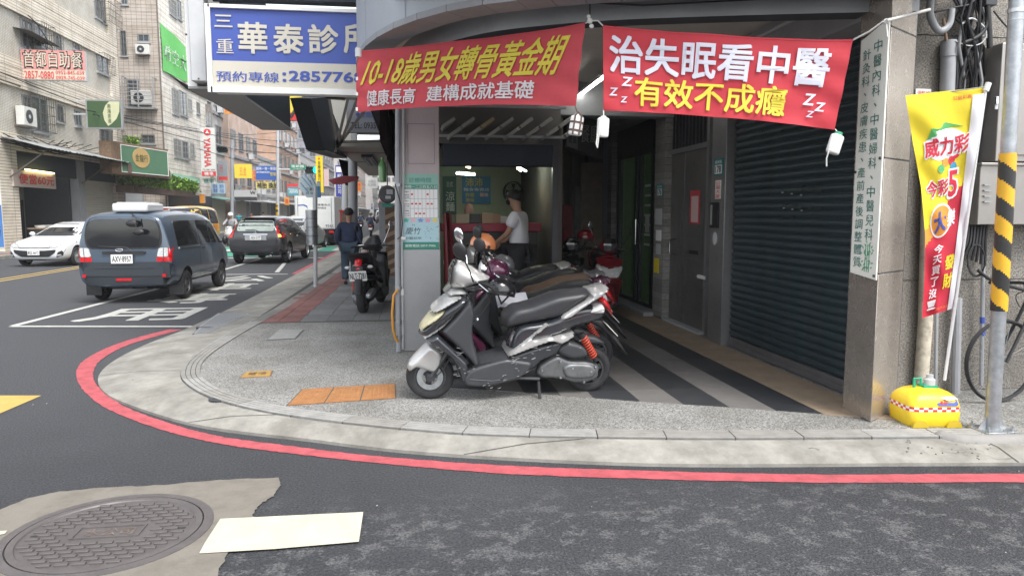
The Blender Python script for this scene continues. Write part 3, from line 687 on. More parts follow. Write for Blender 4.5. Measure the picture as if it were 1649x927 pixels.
fd = FR(3.6)
Yn, Yf = PX(1137, 400, 3.6).y, PX(1068, 400, 3.6).y
ym = PX(1100, 400, 3.6).y; ztop = PX(1137, 237, 3.6).z
for (ya, yb) in ((Yn, ym - .006), (ym + .006, Yf)):
    d_ = part(dr_, 'door_leaf', MB(dm).box((3.6, ya, .13), (3.64, yb, ztop)), bev=.004)
    for (v0, v1) in ((.35, 1.0), (1.1, 1.75)):
        mb = MB(dm)
        yy0, yy1 = ya + .1, yb - .1
        for bx in [((yy0, v0), (yy1, v0 + .012)), ((yy0, v1), (yy1, v1 + .012)), ((yy0, v0), (yy0 + .012, v1)), ((yy1 - .012, v0), (yy1, v1))]: mb.box((3.594, bx[0][0], bx[0][1]), (3.6, bx[1][0], bx[1][1]))
        part(d_, 'panel_moulding', mb, **_z)
part(dr_, 'door_handle', MB(K['chrome']).tube([fd(*fd.uv(1089, 384), 0), fd(*fd.uv(1084, 385), .05), fd(*fd.uv(1084, 408), .05), fd(*fd.uv(1089, 410), 0)], .01, 8), **_s)
part(dr_, 'red_notice', fbox(MB(mat('notice_red', (.4, .05, .06), .6)), fd, fd.rect(1112, 307, 1127, 361), .001, .006), **_z)
part(dr_, 'notice_sheet', fbox(MB(mat('notice_pink', (.55, .38, .38), .6)), fd, fd.rect(1114.5, 316, 1124.5, 358), .006, .008), **_z)
part(dr_, 'mail_slot', fbox(MB(K['black']), fd, fd.rect(1110, 402, 1124, 410), .001, .006), **_z)
part(dr_, 'folded_flyer', fbox(MB(K['white']), fd, fd.rect(1126, 442, 1139, 450), .002, .03), **_z)
part(dr_, 'door_frame', MB(gst).box((3.575, Yn - .07, .1), (3.66, Yn, 3.0)).box((3.575, Yf, .1), (3.66, Yf + .05, 3.0)).box((3.578, Yn, ztop), (3.66, Yf, ztop + .06)), **_z)
nb = 13
for i in range(nb):
    yy = Yn + (Yf - Yn) * (i + .5) / nb; part(dr_, 'transom_bar', MB(K['dgrey']).box((3.6, yy - .012, ztop + .06), (3.625, yy + .012, 3.0)), **_z)
part(dr_, 'transom_back', MB(K['black']).box((3.66, Yn, ztop), (3.67, Yf, 3.0)), **_z)
part(dr_, 'threshold', MB(plas).box((3.5, Yn - .05, .1), (3.7, Yf + .3, .135)), bev=.005)
part(cb, 'side_wall', MB(plas).box((3.68, 5.46, .09), (4.0, 16, 3.33)), **_z)
gt = [mat('small_granite_tile_%d' % i, c, .55, var=.25, vs=25, grunge=.3, gcol=(.1, .1, .1), gs=8) for i, c in enumerate([(.24, .235, .22), (.2, .195, .185), (.28, .27, .255)])]
def tilecol(label, xa, ya, yb, n=34):
    r = empty('tiled_column', (3.6, (ya + yb) / 2, .1), label, 'column')
    part(r, 'core', MB(K['dgrey']).box((xa + .006, ya + .006, .1), (3.7, yb, 3.32)), **_z)
    h = 3.2 / n
    for i in range(n):
        part(r, 'tile', MB(gt[random.randrange(3)]).box((xa, ya, .1 + i * h + .003), (3.7, yb - .004, .1 + (i + 1) * h - .003)), **_z)
    return r
yA, yB = PX(1068, 400, 3.5).y, PX(1052, 400, 3.5).y
tc1 = tilecol('narrow granite tiled column between the metal door and the green glass door', 3.5, yA, yB)
f5 = FR(3.5)
for i, q in enumerate([(1056, 336, 1066, 362), (1057, 370, 1065, 388), (1057, 392, 1064, 410), (1054, 415, 1061, 440)]):
    onface(tc1, q, [K['lgrey'], K['whtxt'], K['lgrey'], K['yeltxt']][i], 'sticker', f=f5)
numplate(f5, (1058, 297, 1068, 316), 'teal house number plate on the granite column left of the metal door', '176')
gd = empty('green_glass_door', (3.6, 10.8, .1), 'dark framed glass shopfront door with a dim green lit room behind it', 'door')
yC, yD = PX(1052, 400, 3.62).y, PX(994, 400, 3.62).y
grn = mat('green_interior', (.04, .09, .03), .8, emit=.05)  # faint green glow set in the back panel for the room's light
part(gd, 'glass_pane', MB(mat('clear_shop_glass', (.9, .95, .92), .03, trans=1., spec=.5)).box((3.615, yC, .2), (3.625, yD, 2.55)), **_z)
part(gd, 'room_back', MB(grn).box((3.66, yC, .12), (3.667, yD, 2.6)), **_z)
fm = mat('dark_door_frame', (.025, .03, .033), .4, .5)
L_ = yD - yC
mb = MB(fm).box((3.59, yC, 2.5), (3.64, yD, 3.1)).box((3.59, yC, .1), (3.64, yD, .22))
for t in (0, .3, .42, .88, .95): mb.box((3.585, yC + L_ * t, .1), (3.645, yC + L_ * t + .07, 2.6))
part(gd, 'door_frame', mb, **_z)
part(gd, 'pull_handle', MB(K['chrome']).tube([(3.56, yC + L_ * .36, 1.1), (3.56, yC + L_ * .36, 1.5)], .012, 8))
part(gd, 'paper_notice', MB(K['lgrey']).box((3.612, yC + L_ * .1, 1.3), (3.6145, yC + L_ * .2, 1.55)), **_z)
for i, z in enumerate([1.1, 1.25, 1.4, 1.55, 1.7, 1.85, 2.0]):
    part(gd, 'price_strip', MB(K['lgrey']).box((3.612, yC + .1, z), (3.6145, yC + .1 + L_ * .17, z + .035)), **_z)
yE = PX(977, 400, 3.5).y
tilecol('granite tiled column left of the green glass door, beside the parked red scooters', 3.5, yD, yE)
part(cb, 'step', MB(plas).box((3.35, yC - .4, .1), (3.6, yE, .16)), bev=.006)
ew = mat('brown_grey_plywood', (.13, .115, .095), .7, var=.25, vs=3)
part(cb, 'end_wall', MB(ew).box((1.9, 13.6, .1), (3.7, 13.75, 3.33)), **_z)
for i, (x, c) in enumerate([(2.05, K['wood']), (2.45, K['dgrey']), (2.75, K['grey']), (3.05, ew), (3.3, K['dgrey'])]):
    part(cb, 'wall_batten', MB(c).box((x, 13.54, .1), (x + .07, 13.6, 2.9)), **_z)
part(cb, 'red_poster', MB(mat('old_red', (.25, .03, .03), .6)).box((2.2, 13.55, 1.2), (2.38, 13.59, 2.0)), **_z)
part(cb, 'dark_box', MB(K['black']).box((2.85, 13.4, .9), (3.2, 13.6, 1.5)), bev=.01)
fs = Fr(tuple(PY(911, 205, 10.2)), (1, .35, 0))
hs_ = empty('hanging_arcade_sign', tuple(PY(935, 275, 10.2)), 'dim hanging sign with dark characters under the arcade ceiling above the red scooters', 'sign')
u1 = .62
part(hs_, 'sign_box', MB(K['dgrey']).prism([(0, -.28), (u1, -.42), (u1, .12), (0, .2)], fs, -.12, 0), bev=.005)
part(hs_, 'sign_face', MB(mat('dim_sign_face', (.16, .165, .17), .5)).prism([(.02, -.26), (.2, -.3), (.2, .16), (.02, .18)], fs, 0, .004), **_z)
txt(hs_, '招牌\n便當', fs, (.04, -.22, .18, .12), K['blktxt'], n=.007); txt(hs_, '餐廳', fs, (.24, -.2, .58, .06), mat('dim_white_print', (.3, .3, .3), .6), n=.004)
A = G(1357, 658, .1); B = G(1402, 680, .1); C_ = G(1442, 661, .1)
ss = mat('worn_stainless_cladding', (.58, .52, .455), .26, .72, var=.12, vs=1.5, bump=.06, bs=6, grunge=.5, gcol=(.72, .72, .72), gs=14, gth=.56)
N_, L_n, b_n = nodes_of(ss)
sp_ = empty('stainless_pilaster', tuple(B), 'scuffed stainless steel clad corner pilaster carrying the long vertical clinic sign', 'pilaster')
D = C_ + (A - B) + V((.15, .25, 0))
ends = [.1, PX(1400, 470, 3.27).z, 1.0, 1.9, 2.78, 3.4]
zj = [.1, onplane(1402, 443, B, (C_ - B).cross(V((0, 0, 1)))).z, onplane(1430, 255, B, (C_ - B).cross(V((0, 0, 1)))).z, onplane(1440, 44, B, (C_ - B).cross(V((0, 0, 1)))).z, 3.5]
poly = [(A.x, A.y), (B.x, B.y), (C_.x, C_.y), (C_.x + .1, C_.y + .5), (A.x + .3, A.y + .4)]
for i in range(4):
    part(sp_, 'cladding_panel', MB(ss).prism(poly, lambda u, v, n: V((u, v, n)), zj[i] + .004, zj[i + 1] - .004), bev=.004)
part(sp_, 'core', MB(K['dgrey']).prism([(p[0] + .012, p[1] + .012) for p in poly], lambda u, v, n: V((u, v, n)), .1, 3.5), **_z)
fl = Fr(tuple(A - V((0, 0, .1))), tuple(B - A)); wA = (B - A).length
lsg = empty('clinic_services_sign', tuple(fl(wA / 2, .9)), 'long white vertical sign with two columns of green characters and a bamboo print', 'sign')
zb_ = fl.uv(1400, 447)[1]; zt_ = fl.uv(1400, 58)[1]
cr = mat('off_white_sign', (.84, .83, .76), .5, var=.06, vs=3)
part(lsg, 'sign_board', MB(cr).prism([(.035, zb_ + .02), (wA - .004, zb_ - .01), (wA - .004, zt_ + .06), (.035, zt_ - .02)], fl, .004, .016), bev=.003)
W_ = wA - .04
for body, u in (('中醫內科、中醫婦科、中醫兒科', .62), ('針灸科、皮膚疾患、產前產後調整體質', .22)):
    n_c = len(body); z1 = zt_ - (.05 if u > .5 else .09); z0 = (zb_ + .26) if u > .5 else zb_ + .06
    st = (z1 - z0) / n_c
    for i, ch in enumerate(body):
        zc = z1 - (i + .5) * st; hh = st * (.4 if ch != '、' else .14); ww = .095 if ch != '、' else .03
        txt(lsg, ch, fl, (.035 + W_ * u - ww / 2 + W_ * .05, zc - hh, .035 + W_ * u + ww / 2 + W_ * .05, zc + hh), K['greentxt'], bold=.01, n=.019, name='character')
mb = MB(mat('bamboo_green', (.1, .35, .2), .6))
for i in range(3): mb.prism([(.22 + i * .025, zb_ + .04), (.225 + i * .025, zb_ + .04), (.23 + i * .022, zb_ + .24), (.225 + i * .022, zb_ + .24)], fl, .018, .02)
for i in range(34):
    u, v_ = random.uniform(.18, .3), zb_ + random.uniform(.06, .26); a_ = random.choice([.5, 2.6, 3.6, -.5]) + random.uniform(-.4, .4); l_ = .03
    mb.prism([(u, v_), (u + l_ * cos(a_) * .5, v_ + l_ * sin(a_) * .5 + .005), (u + l_ * cos(a_), v_ + l_ * sin(a_)), (u + l_ * cos(a_) * .5, v_ + l_ * sin(a_) * .5 - .005)], fl, .018, .0205 + i * .00002)
part(lsg, 'bamboo_print', mb, **_z)
for (u, v_) in ((wA - .02, zb_ + .02), (.05, 1.9), (wA - .02, 1.98)): part(lsg, 'screw', MB(K['black']).tube([fl(u, v_, .016), fl(u, v_, .026)], .01, 8))
WY = 5.42
gw = mat('pebbledash_granite', (.2, .185, .165), .85)
N, L, b = nodes_of(gw); tc = N.new('ShaderNodeTexCoord'); f1 = noise(N, L, tc, 70, 3, .8); f2 = noise(N, L, tc, 1.2, 6, .65)
s1 = ramp(N, L, f1.outputs[0], .38, (.08, .075, .065), .64, (.36, .34, .31)).outputs[0]; s2 = ramp(N, L, f2.outputs[0], .35, (.7, .68, .66), .65, (1.1, 1.08, 1.06)).outputs[0]
L.new(mixc(N, L, 1., s1, s2, 'MULTIPLY'), b.inputs['Base Color'])
bp = N.new('ShaderNodeBump'); bp.inputs['Strength'].default_value = .5; bp.inputs['Distance'].default_value = .004; L.new(f1.outputs[0], bp.inputs['Height']); L.new(bp.outputs[0], b.inputs['Normal'])
sw = empty('granite_side_wall', (6, WY, .1), 'rough pebble granite wall of the corner building behind the bicycle', 'wall')
part(sw, 'wall_core', MB(jm).box((3.6, WY + .012, .05), (11, WY + .4, 6.5)), **_z)
zs = [.1, PY(1550, 450, WY).z, PY(1500, 57, WY).z, 4.2, 5.6]; xs = [3.6, 5.0, 6.4, 7.8, 9.2]
for i in range(4):
    for j in range(4): part(sw, 'granite_panel', MB(gw).box((xs[j] + .004, WY, zs[i] + .004), (xs[j + 1] - .004, WY + .03, zs[i + 1] - .004)), **_z)
# ================================================================ RED BANNERS
def banner(px4, P0, P1, label, rows, col, sag=.015, name='cloth_banner', hem=None, wav=.014):
    U = (V(P1) - V(P0)); f = Fr(P0, (U.x, U.y, 0))
    q = [V(f(*f.uv(*p))) for p in px4]
    def fn(u, v, n=0): 
        p = (q[3] * (1 - u) + q[2] * u) * (1 - v) + (q[0] * (1 - u) + q[1] * u) * v
        p = p + V((0, 0, -1)) * (4 * u * (1 - u)) * (.02 - (.05 * (1 - v)) * -1 * sag * 0) + V((0, 0, 1)) * (4 * u * (1 - u)) * (1 - v) * sag
        w_ = wav * (sin(u * 11 + v * 3) * .7 + sin(u * 23 - v * 9) * .35 + sin(v * 7 + u * 4) * .5 + .22 * sin(u * 47 + v * 13) * (1 - v) + .5 * sin((u + v) * 19) * abs(u - .5) * 2)
        return p + f.N * (w_ + n)
    r = empty(name, tuple((q[2] + q[3]) / 2), label, 'banner', group='red clinic banners hung across the arcade')
    part(r, 'cloth', MB(col).grid(48, 16, lambda u, v: fn(u, v)), **_s)
    part(r, 'hem', MB(hem or col).grid(48, 1, lambda u, v: fn(u, .985 + v * .02, .003)).grid(48, 1, lambda u, v: fn(u, -.005 + v * .02, .003)), **_s)
    for body, rc, m, bold, sh in rows: txt(r, body, fn, rc, m, bold=bold, n=.011, shear=sh)
    return r, f, q, fn
redc = mat('red_banner_cloth', (.5, .035, .05), .75, var=.06, vs=4, bump=.1, bs=25)
knot = PY(950, 30, 5.38)
yb = mat('banner_yellow', (.72, .6, .06), .7); wb = mat('banner_white', (.66, .66, .74), .7); yb1 = mat('banner_gold', (.6, .5, .05), .7); wb1 = mat('banner_dull_white', (.6, .56, .57), .7)
P_L = G(575, 82, 3.02)
b1, f1_, q1, fn1 = banner([(575, 83), (943, 38), (926, 170), (576, 181)], (-.42, 6.75, 0), (1.33, 5.3, 0), 'left red banner with slanted yellow and white characters, hung from the curved canopy',
    [('10-18歲男女轉骨黃金期', (.05, .40, .93, .90), yb1, .022, .06), ('健康長高', (.06, .07, .30, .33), wb1, .02, 0), ('建構成就基礎', (.36, .08, .83, .33), wb1, .02, 0)], mat('faded_red_cloth', (.47, .055, .07), .85, var=.08, vs=5, bump=.15, bs=22), .05)
b2, f2_, q2, fn2 = banner([(971, 42), (1373, 65), (1345, 208), (972, 178)], (1.36, 5.28, 0), (3.22, 4.66, 0), 'right red banner with big white characters and zzz marks, tied to the stainless pilaster',
    [('治失眠看中醫', (.03, .46, .93, .90), wb, .026, 0), ('有效不成癮', (.14, .07, .78, .42), yb, .022, 0), ('Z', (.085, .30, .125, .41), wb, .03, .15), ('Z', (.03, .18, .062, .27), wb, .03, .15), ('Z', (.08, .10, .105, .17), wb, .03, .15),
     ('Z', (.855, .24, .895, .37), wb, .03, .15), ('Z', (.905, .18, .94, .28), wb, .03, .15), ('Z', (.875, .10, .9, .17), wb, .03, .15)], redc, .04)
rope = mat('white_cord', (.62, .62, .6), .7); drope = mat('brown_cord', (.1, .06, .05), .7)
kn = onplane(950, 34, q2[0], f2_.N)
mb = MB(rope).tube([kn, q2[0].lerp(kn, .5) + V((.01, 0, .02)), q2[0]], .006, 6).tube([kn, (q1[1] + kn) / 2, q1[1]], .005, 6)
mb.ball(kn, .022, 8).ball(kn + V((.01, -.01, -.04)), .018, 8).ball(kn + V((-.01, 0, .03)), .016, 8)
solo('knotted_rope', mb, 'knotted white cord joining the two red banners at the beam', 'cord', **_s)
solo('wire_loop', MB(K['cable']).tube([kn, kn + V((0, .02, .4))], .005, 6), 'dark wire the two banners hang from, rising out of view', 'cord', **_s)
e = onplane(1422, 37, B, (C_ - B).cross(V((0, 0, 1))))
e2 = PY(1497, 16, 4.75)
mb = MB(rope).tube([q2[1], (q2[1] + e) / 2 + V((0, -.02, -.004)), e + V((-.02, -.03, 0))], .006, 6)
mb.ball(e + V((0, -.03, 0)), .02, 8).tube([e + V((0, -.03, 0)), e + V((.01, -.04, -.1))], .006, 6)
solo('knotted_rope', mb, 'white cord tying the right banner to the stainless pilaster', 'cord', **_s)
solo('bamboo_stick', MB(mat('grey_stick', (.5, .48, .45), .6)).tube([e + V((-.01, -.05, 0)), e2], .011, 8), 'pale thin stick poking out past the pilaster top beside the banner knot', 'stick', **_s)
mb = MB(K['white'])
solo('banner_clips', MB(K['white']).cbox(fn1(0, .93), (.02, .02, .035)).cbox(fn1(0, .55), (.02, .02, .03)).cbox(fn1(0, .3), (.02, .02, .03)).cbox(fn1(0, .05), (.02, .02, .03)), 'white plastic clips along the left edge of the left banner', 'clips')
solo('canopy_pipe_joint', MB(K['lgrey']).tube([PY(577, 92, 6.6), PY(577, 78, 6.6)], .028, 10), 'small pale pipe socket at the left end of the curved canopy', 'pipe')
wm = mat('white_hdpe', (.72, .72, .7), .4, var=.08, vs=20); gcap = mat('green_cap', (.05, .35, .2), .4)
def bottle(top, cx, cy, w_px, h_px, Y, label, tilt=0, cap=None, straps=False, tail=None, top_col=rope):
    c = PY(cx, cy, Y); sc = Y / F_PX; R_ = w_px * sc / 2; H_ = h_px * sc
    M = Matrix.Translation(c) @ Matrix.Rotation(tilt, 4, 'Y')
    r = empty('weight_bottle', tuple(c - V((0, 0, H_ / 2))), label, 'bottle', group='bottle weights tied to the banners')
    pr = [(.001, -.5), (.8, -.5), (.95, -.46), (1, -.4), (1, .3), (.93, .38), (.6, .43), (.45, .45), (.45, .5), (.001, .5)]
    part(r, 'bottle_body', MB(wm).lathe([(a * R_, z * H_) for a, z in pr], 20, M @ Matrix.Diagonal((1, .7, 1, 1))), smooth=50)
    if cap: part(r, 'cap', MB(cap).lathe([(.001, .54), (.5, .54), (.52, .44)][::-1] and [(.55 * R_, .43 * H_), (.55 * R_, .54 * H_), (.001, .54 * H_)], 16, M), smooth=40)
    if straps:
        mb = MB(drope)
        for zz in (-.28, .1): mb.lathe([(R_ * 1.02, zz * H_ - .008), (R_ * 1.06, zz * H_), (R_ * 1.02, zz * H_ + .008)], 20, M @ Matrix.Diagonal((1, .74, 1, 1)))
        for xx in (-.5, .45): mb.tube([M @ V((xx * R_, -.74 * R_, -.5 * H_)), M @ V((xx * R_, -.76 * R_, .4 * H_)), M @ V((0, 0, .6 * H_))], .006, 6)
        part(r, 'strap', mb, smooth=50)
    part(r, 'hanging_cord', MB(drope if straps else rope).tube([M @ V((0, 0, H_ * .48)), V(top)], .004, 6), **_s)
    if tail:
        pt = [PY(x, y, Y - .06) for x, y in tail]; part(r, 'loose_cord', MB(rope).tube(pt, .005, 6), **_s)
    return r
bottle(q1[2], 928, 201, 22, 34, 5.35, 'white bottle weight wrapped in dark straps below the left banner corner', .15, straps=True)
bottle(q2[3], 971, 204, 20, 34, 5.2, 'white block shaped bottle weight hanging below the left end of the right banner', .05, tail=[(966, 192), (963, 210), (960, 232), (962, 238), (965, 212)])
bottle(q2[2], 1345, 231, 24, 36, 4.75, 'white bottle weight with green cap below the right end of the right banner', .3, gcap, tail=[(1336, 238), (1331, 255), (1331, 268)])
# ================================================================ SCOOTERS
def crop2(x, y): return (640 + x / 3.09, 360 + y / 3.09)
LEAN = radians(6)
_f0 = G(*crop2(163, 873), .1); _r0 = G(*crop2(945, 824), .1)
SU = V((_r0.x - _f0.x, .07, 0)).normalized()
SF = Fr((_f0.x, _f0.y + .04, .1), tuple(SU), (0, -sin(LEAN), cos(LEAN)))
def sc(*pts): return [SF.uv(*crop2(*p)) for p in pts]
def pillow(outline, W, R, c=0., g=None, rnd=True, taper=None):
    P = outline
    if rnd:
        k = len(P); Q = []
        for i in range(k):
            p0, p1, p2, p3 = P[i - 1], P[i], P[(i + 1) % k], P[(i + 2) % k]
            for j in range(4):
                t = j / 4; Q.append(tuple(.5 * ((2 * p1[a]) + (p2[a] - p0[a]) * t * .7 + (2 * p0[a] - 5 * p1[a] + 4 * p2[a] - p3[a]) * t * t * .7 + (3 * p1[a] - p0[a] - 3 * p2[a] + p3[a]) * t ** 3 * .7) * 1 if False else
                    ((2 * t ** 3 - 3 * t * t + 1) * p1[a] + (t ** 3 - 2 * t * t + t) * .32 * (p2[a] - p0[a]) + (-2 * t ** 3 + 3 * t * t) * p2[a] + (t ** 3 - t * t) * .32 * (p3[a] - p1[a])) for a in (0, 1)))
        P = Q
    g = g or max(.012, R / 3)
    bm = bmesh.new(); bm.faces.new([bm.verts.new((p[0], p[1], 0)) for p in P])
    xs = [p[0] for p in P]; zs = [p[1] for p in P]
    for ax, (lo, hi) in ((0, (min(xs), max(xs))), (1, (min(zs), max(zs)))):
        q = lo + g
        while q < hi:
            co = V((q, 0, 0)) if ax == 0 else V((0, q, 0)); no = V((1, 0, 0)) if ax == 0 else V((0, 1, 0))
            bmesh.ops.bisect_plane(bm, geom=bm.verts[:] + bm.edges[:] + bm.faces[:], plane_co=co, plane_no=no); q += g
    k = len(P); segs = [(V((*P[i], 0)), V((*P[(i + 1) % k], 0))) for i in range(k)]
    def dist(p):
        d = 9
        for a, b_ in segs:
            e = b_ - a; l = e.length_squared
            t = max(0, min(1, (p - a).dot(e) / l)) if l > 1e-12 else 0
            d = min(d, (a + e * t - p).length)
        return d
    bm.verts.ensure_lookup_table(); vs = [v.co.copy() for v in bm.verts]; fs = [[v.index for v in f.verts] for f in bm.faces]
    ds = [dist(p) for p in vs]; bm.free(); out = []; n = len(vs); fr_ = []
    for s_ in (-1, 1):
        for p, d in zip(vs, ds):
            w = W * (taper(p.x, p.y) if taper else 1)
            h = 0 if d < 1e-5 else w * sqrt(max(0, 1 - (1 - min(d / R, 1)) ** 2))
            out.append(V((p.x, c + s_ * h, p.y)))
    F_ = [f for f in fs] + [[i + n for i in f][::-1] for f in fs]
    remap = {i + n: i for i in range(n) if ds[i] < 1e-5}
    F_ = [[remap.get(i, i) for i in f] for f in F_]
    return out, F_
def wheel(root, c, R_, w, tyre, rim, name='wheel', spokes=5, yaw=0, hub=.3, disc=False, axis='Y'):
    M = Matrix.Translation(V(c)) @ Matrix.Rotation(yaw, 4, 'Z') @ Matrix.Rotation(pi / 2, 4, 'X')
    q = link(name, None, root)
    ri = R_ * .64 if R_ < .25 else R_ * .66
    pr = [(ri, -w * .36), (ri + .01, -w * .46), (R_ * .86, -w * .5), (R_ * .96, -w * .36), (R_, -w * .12), (R_, w * .12), (R_ * .96, w * .36), (R_ * .86, w * .5), (ri + .01, w * .46), (ri, w * .36)]
    ty = part(q, 'tyre', MB(tyre).lathe(pr, 32, M), world=False, smooth=50)
    mb = MB(rim).lathe([(ri + .004, -w * .4), (ri - .012, -w * .4), (ri - .02, -w * .2), (ri - .02, w * .2), (ri - .012, w * .4), (ri + .004, w * .4)], 32, M)
    mb.lathe([(.001, -w * .42), (ri * hub, -w * .42), (ri * hub, w * .42), (.001, w * .42)], 16, M)
    for i in range(spokes):
        a = 2 * pi * i / spokes + .3; mb.box((ri * hub * .8, -.018 - R_ * .03, -w * .33), (ri - .008, .018 + R_ * .03, w * .33), M @ Matrix.Rotation(a, 4, 'Z'))
    part(q, 'rim', mb, world=False, smooth=30)
    if disc: part(q, 'brake_disc', MB(K['steel']).lathe([(ri * .5, w * .5), (ri * .85, w * .5), (ri * .85, w * .54), (ri * .5, w * .54)], 24, M), **_w)
    return q
def make_scooter(label, pal, loc, rz, lean=LEAN, group='scooters parked under the arcade', steer=.12, detail=True, retro=False, topbox=False, mirrors=True):
    r = empty('scooter', loc, label, 'scooter', group, rz=rz, rx=lean)
    D, S_, SE, LN, RM = pal
    P = lambda name, out, W, R, m, c=0., taper=None, sm=60, g=None, rnd=True, lab=None: part(r, name, MB(m).add(*pillow(sc(*out), W, R, c, g, rnd, taper)), smooth=sm, world=False, label=lab)
    xf_, zf_ = sc((163, 757))[0]; xr, zr = sc((945, 705))[0]
    zf_ = .2; zr = .205
    wheel(r, (xf_, 0, zf_ - .005), .195, .1, K['rubber'], RM, yaw=-steer, spokes=3, disc=True)
    wheel(r, (xr, 0, zr - .008), .197, .12, K['rubber'], RM, spokes=5, disc=False)
    P('front_fender', [(48, 712), (62, 672), (150, 583), (190, 596), (226, 630), (222, 690), (186, 738), (140, 726), (95, 712), (60, 732)], .085, .05, S_)
    part(r, 'fork', MB(K['dgrey']).tube([V((sc((250, 620))[0][0], s_ * .062, sc((250, 620))[0][1])) for s_ in (1,)] + [V((xf_ + .0, .062, zf_))], .02, 8).tube([V((sc((250, 620))[0][0], -.062, sc((250, 620))[0][1])), V((xf_, -.062, zf_))], .02, 8).cbox((xf_, -.066, zf_), (.06, .02, .06)), **_w)
    x0_ = sc((104, 535))[0][0]; tp = lambda x, z: .5 + .5 * sin(pi / 2 * min(1, max(0, (x - x0_) / .3)))
    P('front_shield', [(104, 535), (120, 498), (165, 445), (235, 385), (300, 347), (346, 343), (330, 395), (285, 440), (215, 495), (195, 520), (150, 556), (112, 548)], .19, .05, D, taper=tp)
    P('headlight_lens', [(106, 516), (122, 490), (165, 445), (228, 402), (224, 424), (190, 462), (150, 492), (118, 520)], .218, .018, LN, taper=tp, g=.011)
    P('front_trim', [(160, 428), (205, 388), (262, 352), (345, 340), (300, 356), (240, 394), (200, 418)], .198, .014, S_, taper=tp, g=.011)
    P('trim_edge', [(125, 545), (215, 478), (342, 346), (348, 350), (225, 488), (140, 556)], .2, .012, S_, taper=tp, g=.011)
    P('leg_shield', [(205, 508), (270, 440), (350, 352), (378, 430), (368, 500), (372, 570), (398, 665), (372, 690), (338, 650), (270, 580), (215, 530)], .178, .03, K['dgrey'])
    P('lower_fairing', [(132, 552), (190, 520), (225, 548), (290, 606), (341, 655), (344, 700), (330, 775), (300, 742), (285, 690), (250, 640), (200, 606), (150, 575)], .194, .03, D)
    P('floorboard', [(335, 692), (400, 664), (520, 632), (600, 640), (655, 652), (640, 700), (600, 735), (560, 752), (470, 775), (390, 784), (325, 776), (305, 742)], .19, .03, K['dgrey'])
    mb = MB(K['black'])
    for i in range(7):
        a = sc((360 + i * 3, 686 - i * .5), (560, 640)); mb.bar((a[0][0], -.16 + i * .053, a[0][1] + .012), (a[1][0], -.16 + i * .053, a[1][1] + .006), .02, .01)
    part(r, 'foot_mat_rib', mb, **_w)
    P('lower_side_panel', [(440, 702), (530, 632), (640, 590), (760, 556), (812, 552), (772, 622), (700, 655), (655, 695), (560, 712), (480, 712)], .17, .025, D)
    P('side_trim', [(527, 634), (565, 585), (640, 525), (705, 472), (738, 466), (700, 500), (650, 540), (740, 530), (858, 514), (838, 540), (790, 568), (740, 556), (640, 590), (560, 622)], .2, .012, S_, g=.012)
    P('rear_body', [(540, 600), (560, 520), (600, 480), (740, 455), (860, 400), (1000, 392), (1024, 425), (1004, 462), (940, 482), (860, 500), (760, 540), (640, 570), (580, 600)], .16, .04, D, taper=lambda x, z: 1 - .35 * min(1, max(0, (x - sc((800, 400))[0][0]) / .35)))
    P('seat', [(513, 486), (520, 445), (565, 402), (640, 384), (700, 362), (770, 336), (850, 322), (920, 316), (948, 326), (940, 345), (880, 388), (820, 430), (780, 456), (700, 470), (640, 482), (560, 502), (520, 502)], .15, .055, SE)
    P('grab_rail', [(783, 452), (800, 430), (870, 385), (935, 348), (945, 320), (985, 310), (1032, 296), (1024, 312), (985, 345), (950, 366), (880, 414), (840, 444), (792, 457)], .168, .014, S_, g=.011)
    P('tail_lamp', [(985, 366), (1012, 350), (1035, 372), (1052, 410), (1064, 452), (1044, 430), (1018, 402)], .125, .03, K['redlens'])
    P('turn_signal_lens', [(900, 428), (950, 398), (1002, 376), (1020, 404), (1012, 432), (960, 436)], .125, .03, K['clear'])
    part(r, 'rear_mudguard', MB(K['black']).add(*pillow(sc((960, 455), (1015, 468), (1045, 505), (1075, 535), (1140, 638), (1120, 634), (1050, 560), (1000, 510), (950, 480)), .06, .02)), **_6)
    mb = MB(K['white']); a, b_ = sc((1016, 474), (1072, 534)); mb.bar((a[0], 0, a[1]), (b_[0], 0, b_[1]), .26, .004) ; part(r, 'number_plate', mb, **_w)
    cv = mat('cvt_cast_grey', (.16, .165, .17), .45, .5, var=.25, vs=12, grunge=.35, gcol=(.07, .06, .05), gs=7)
    P('engine_cover', [(676, 722), (690, 682), (735, 650), (785, 632), (835, 652), (900, 658), (962, 664), (986, 696), (976, 742), (925, 766), (860, 768), (810, 752), (760, 748), (700, 742)], .05, .03, cv, c=-.075)
    P('engine_cover_boss', [(800, 690), (840, 668), (940, 672), (970, 700), (950, 735), (880, 745), (820, 735)], .03, .02, cv, c=-.115)
    for p in [(700, 700), (790, 655), (790, 735), (850, 690), (940, 705), (960, 680), (905, 755)]:
        q = sc(p)[0]; part(r, 'cover_bolt', MB(K['steel']).tube([(q[0], -.11, q[1]), (q[0], -.15, q[1])], .009, 6), **_w)
    P('engine_block', [(560, 700), (660, 690), (760, 620), (840, 560), (920, 600), (940, 700), (840, 760), (640, 765)], .07, .04, K['black'])
    P('air_filter_box', [(772, 606), (790, 582), (832, 562), (900, 578), (924, 600), (926, 632), (890, 642), (850, 648), (800, 630)], .05, .03, K['dgrey'], c=-.1)
    P('rear_hugger', [(886, 548), (935, 542), (990, 552), (1028, 576), (1020, 588), (960, 588), (930, 586)], .065, .02, K['dgrey'])
    P('exhaust', [(800, 640), (900, 620), (1040, 640), (1060, 665), (1040, 695), (900, 690), (810, 680)], .045, .04, K['steel'], c=.13)
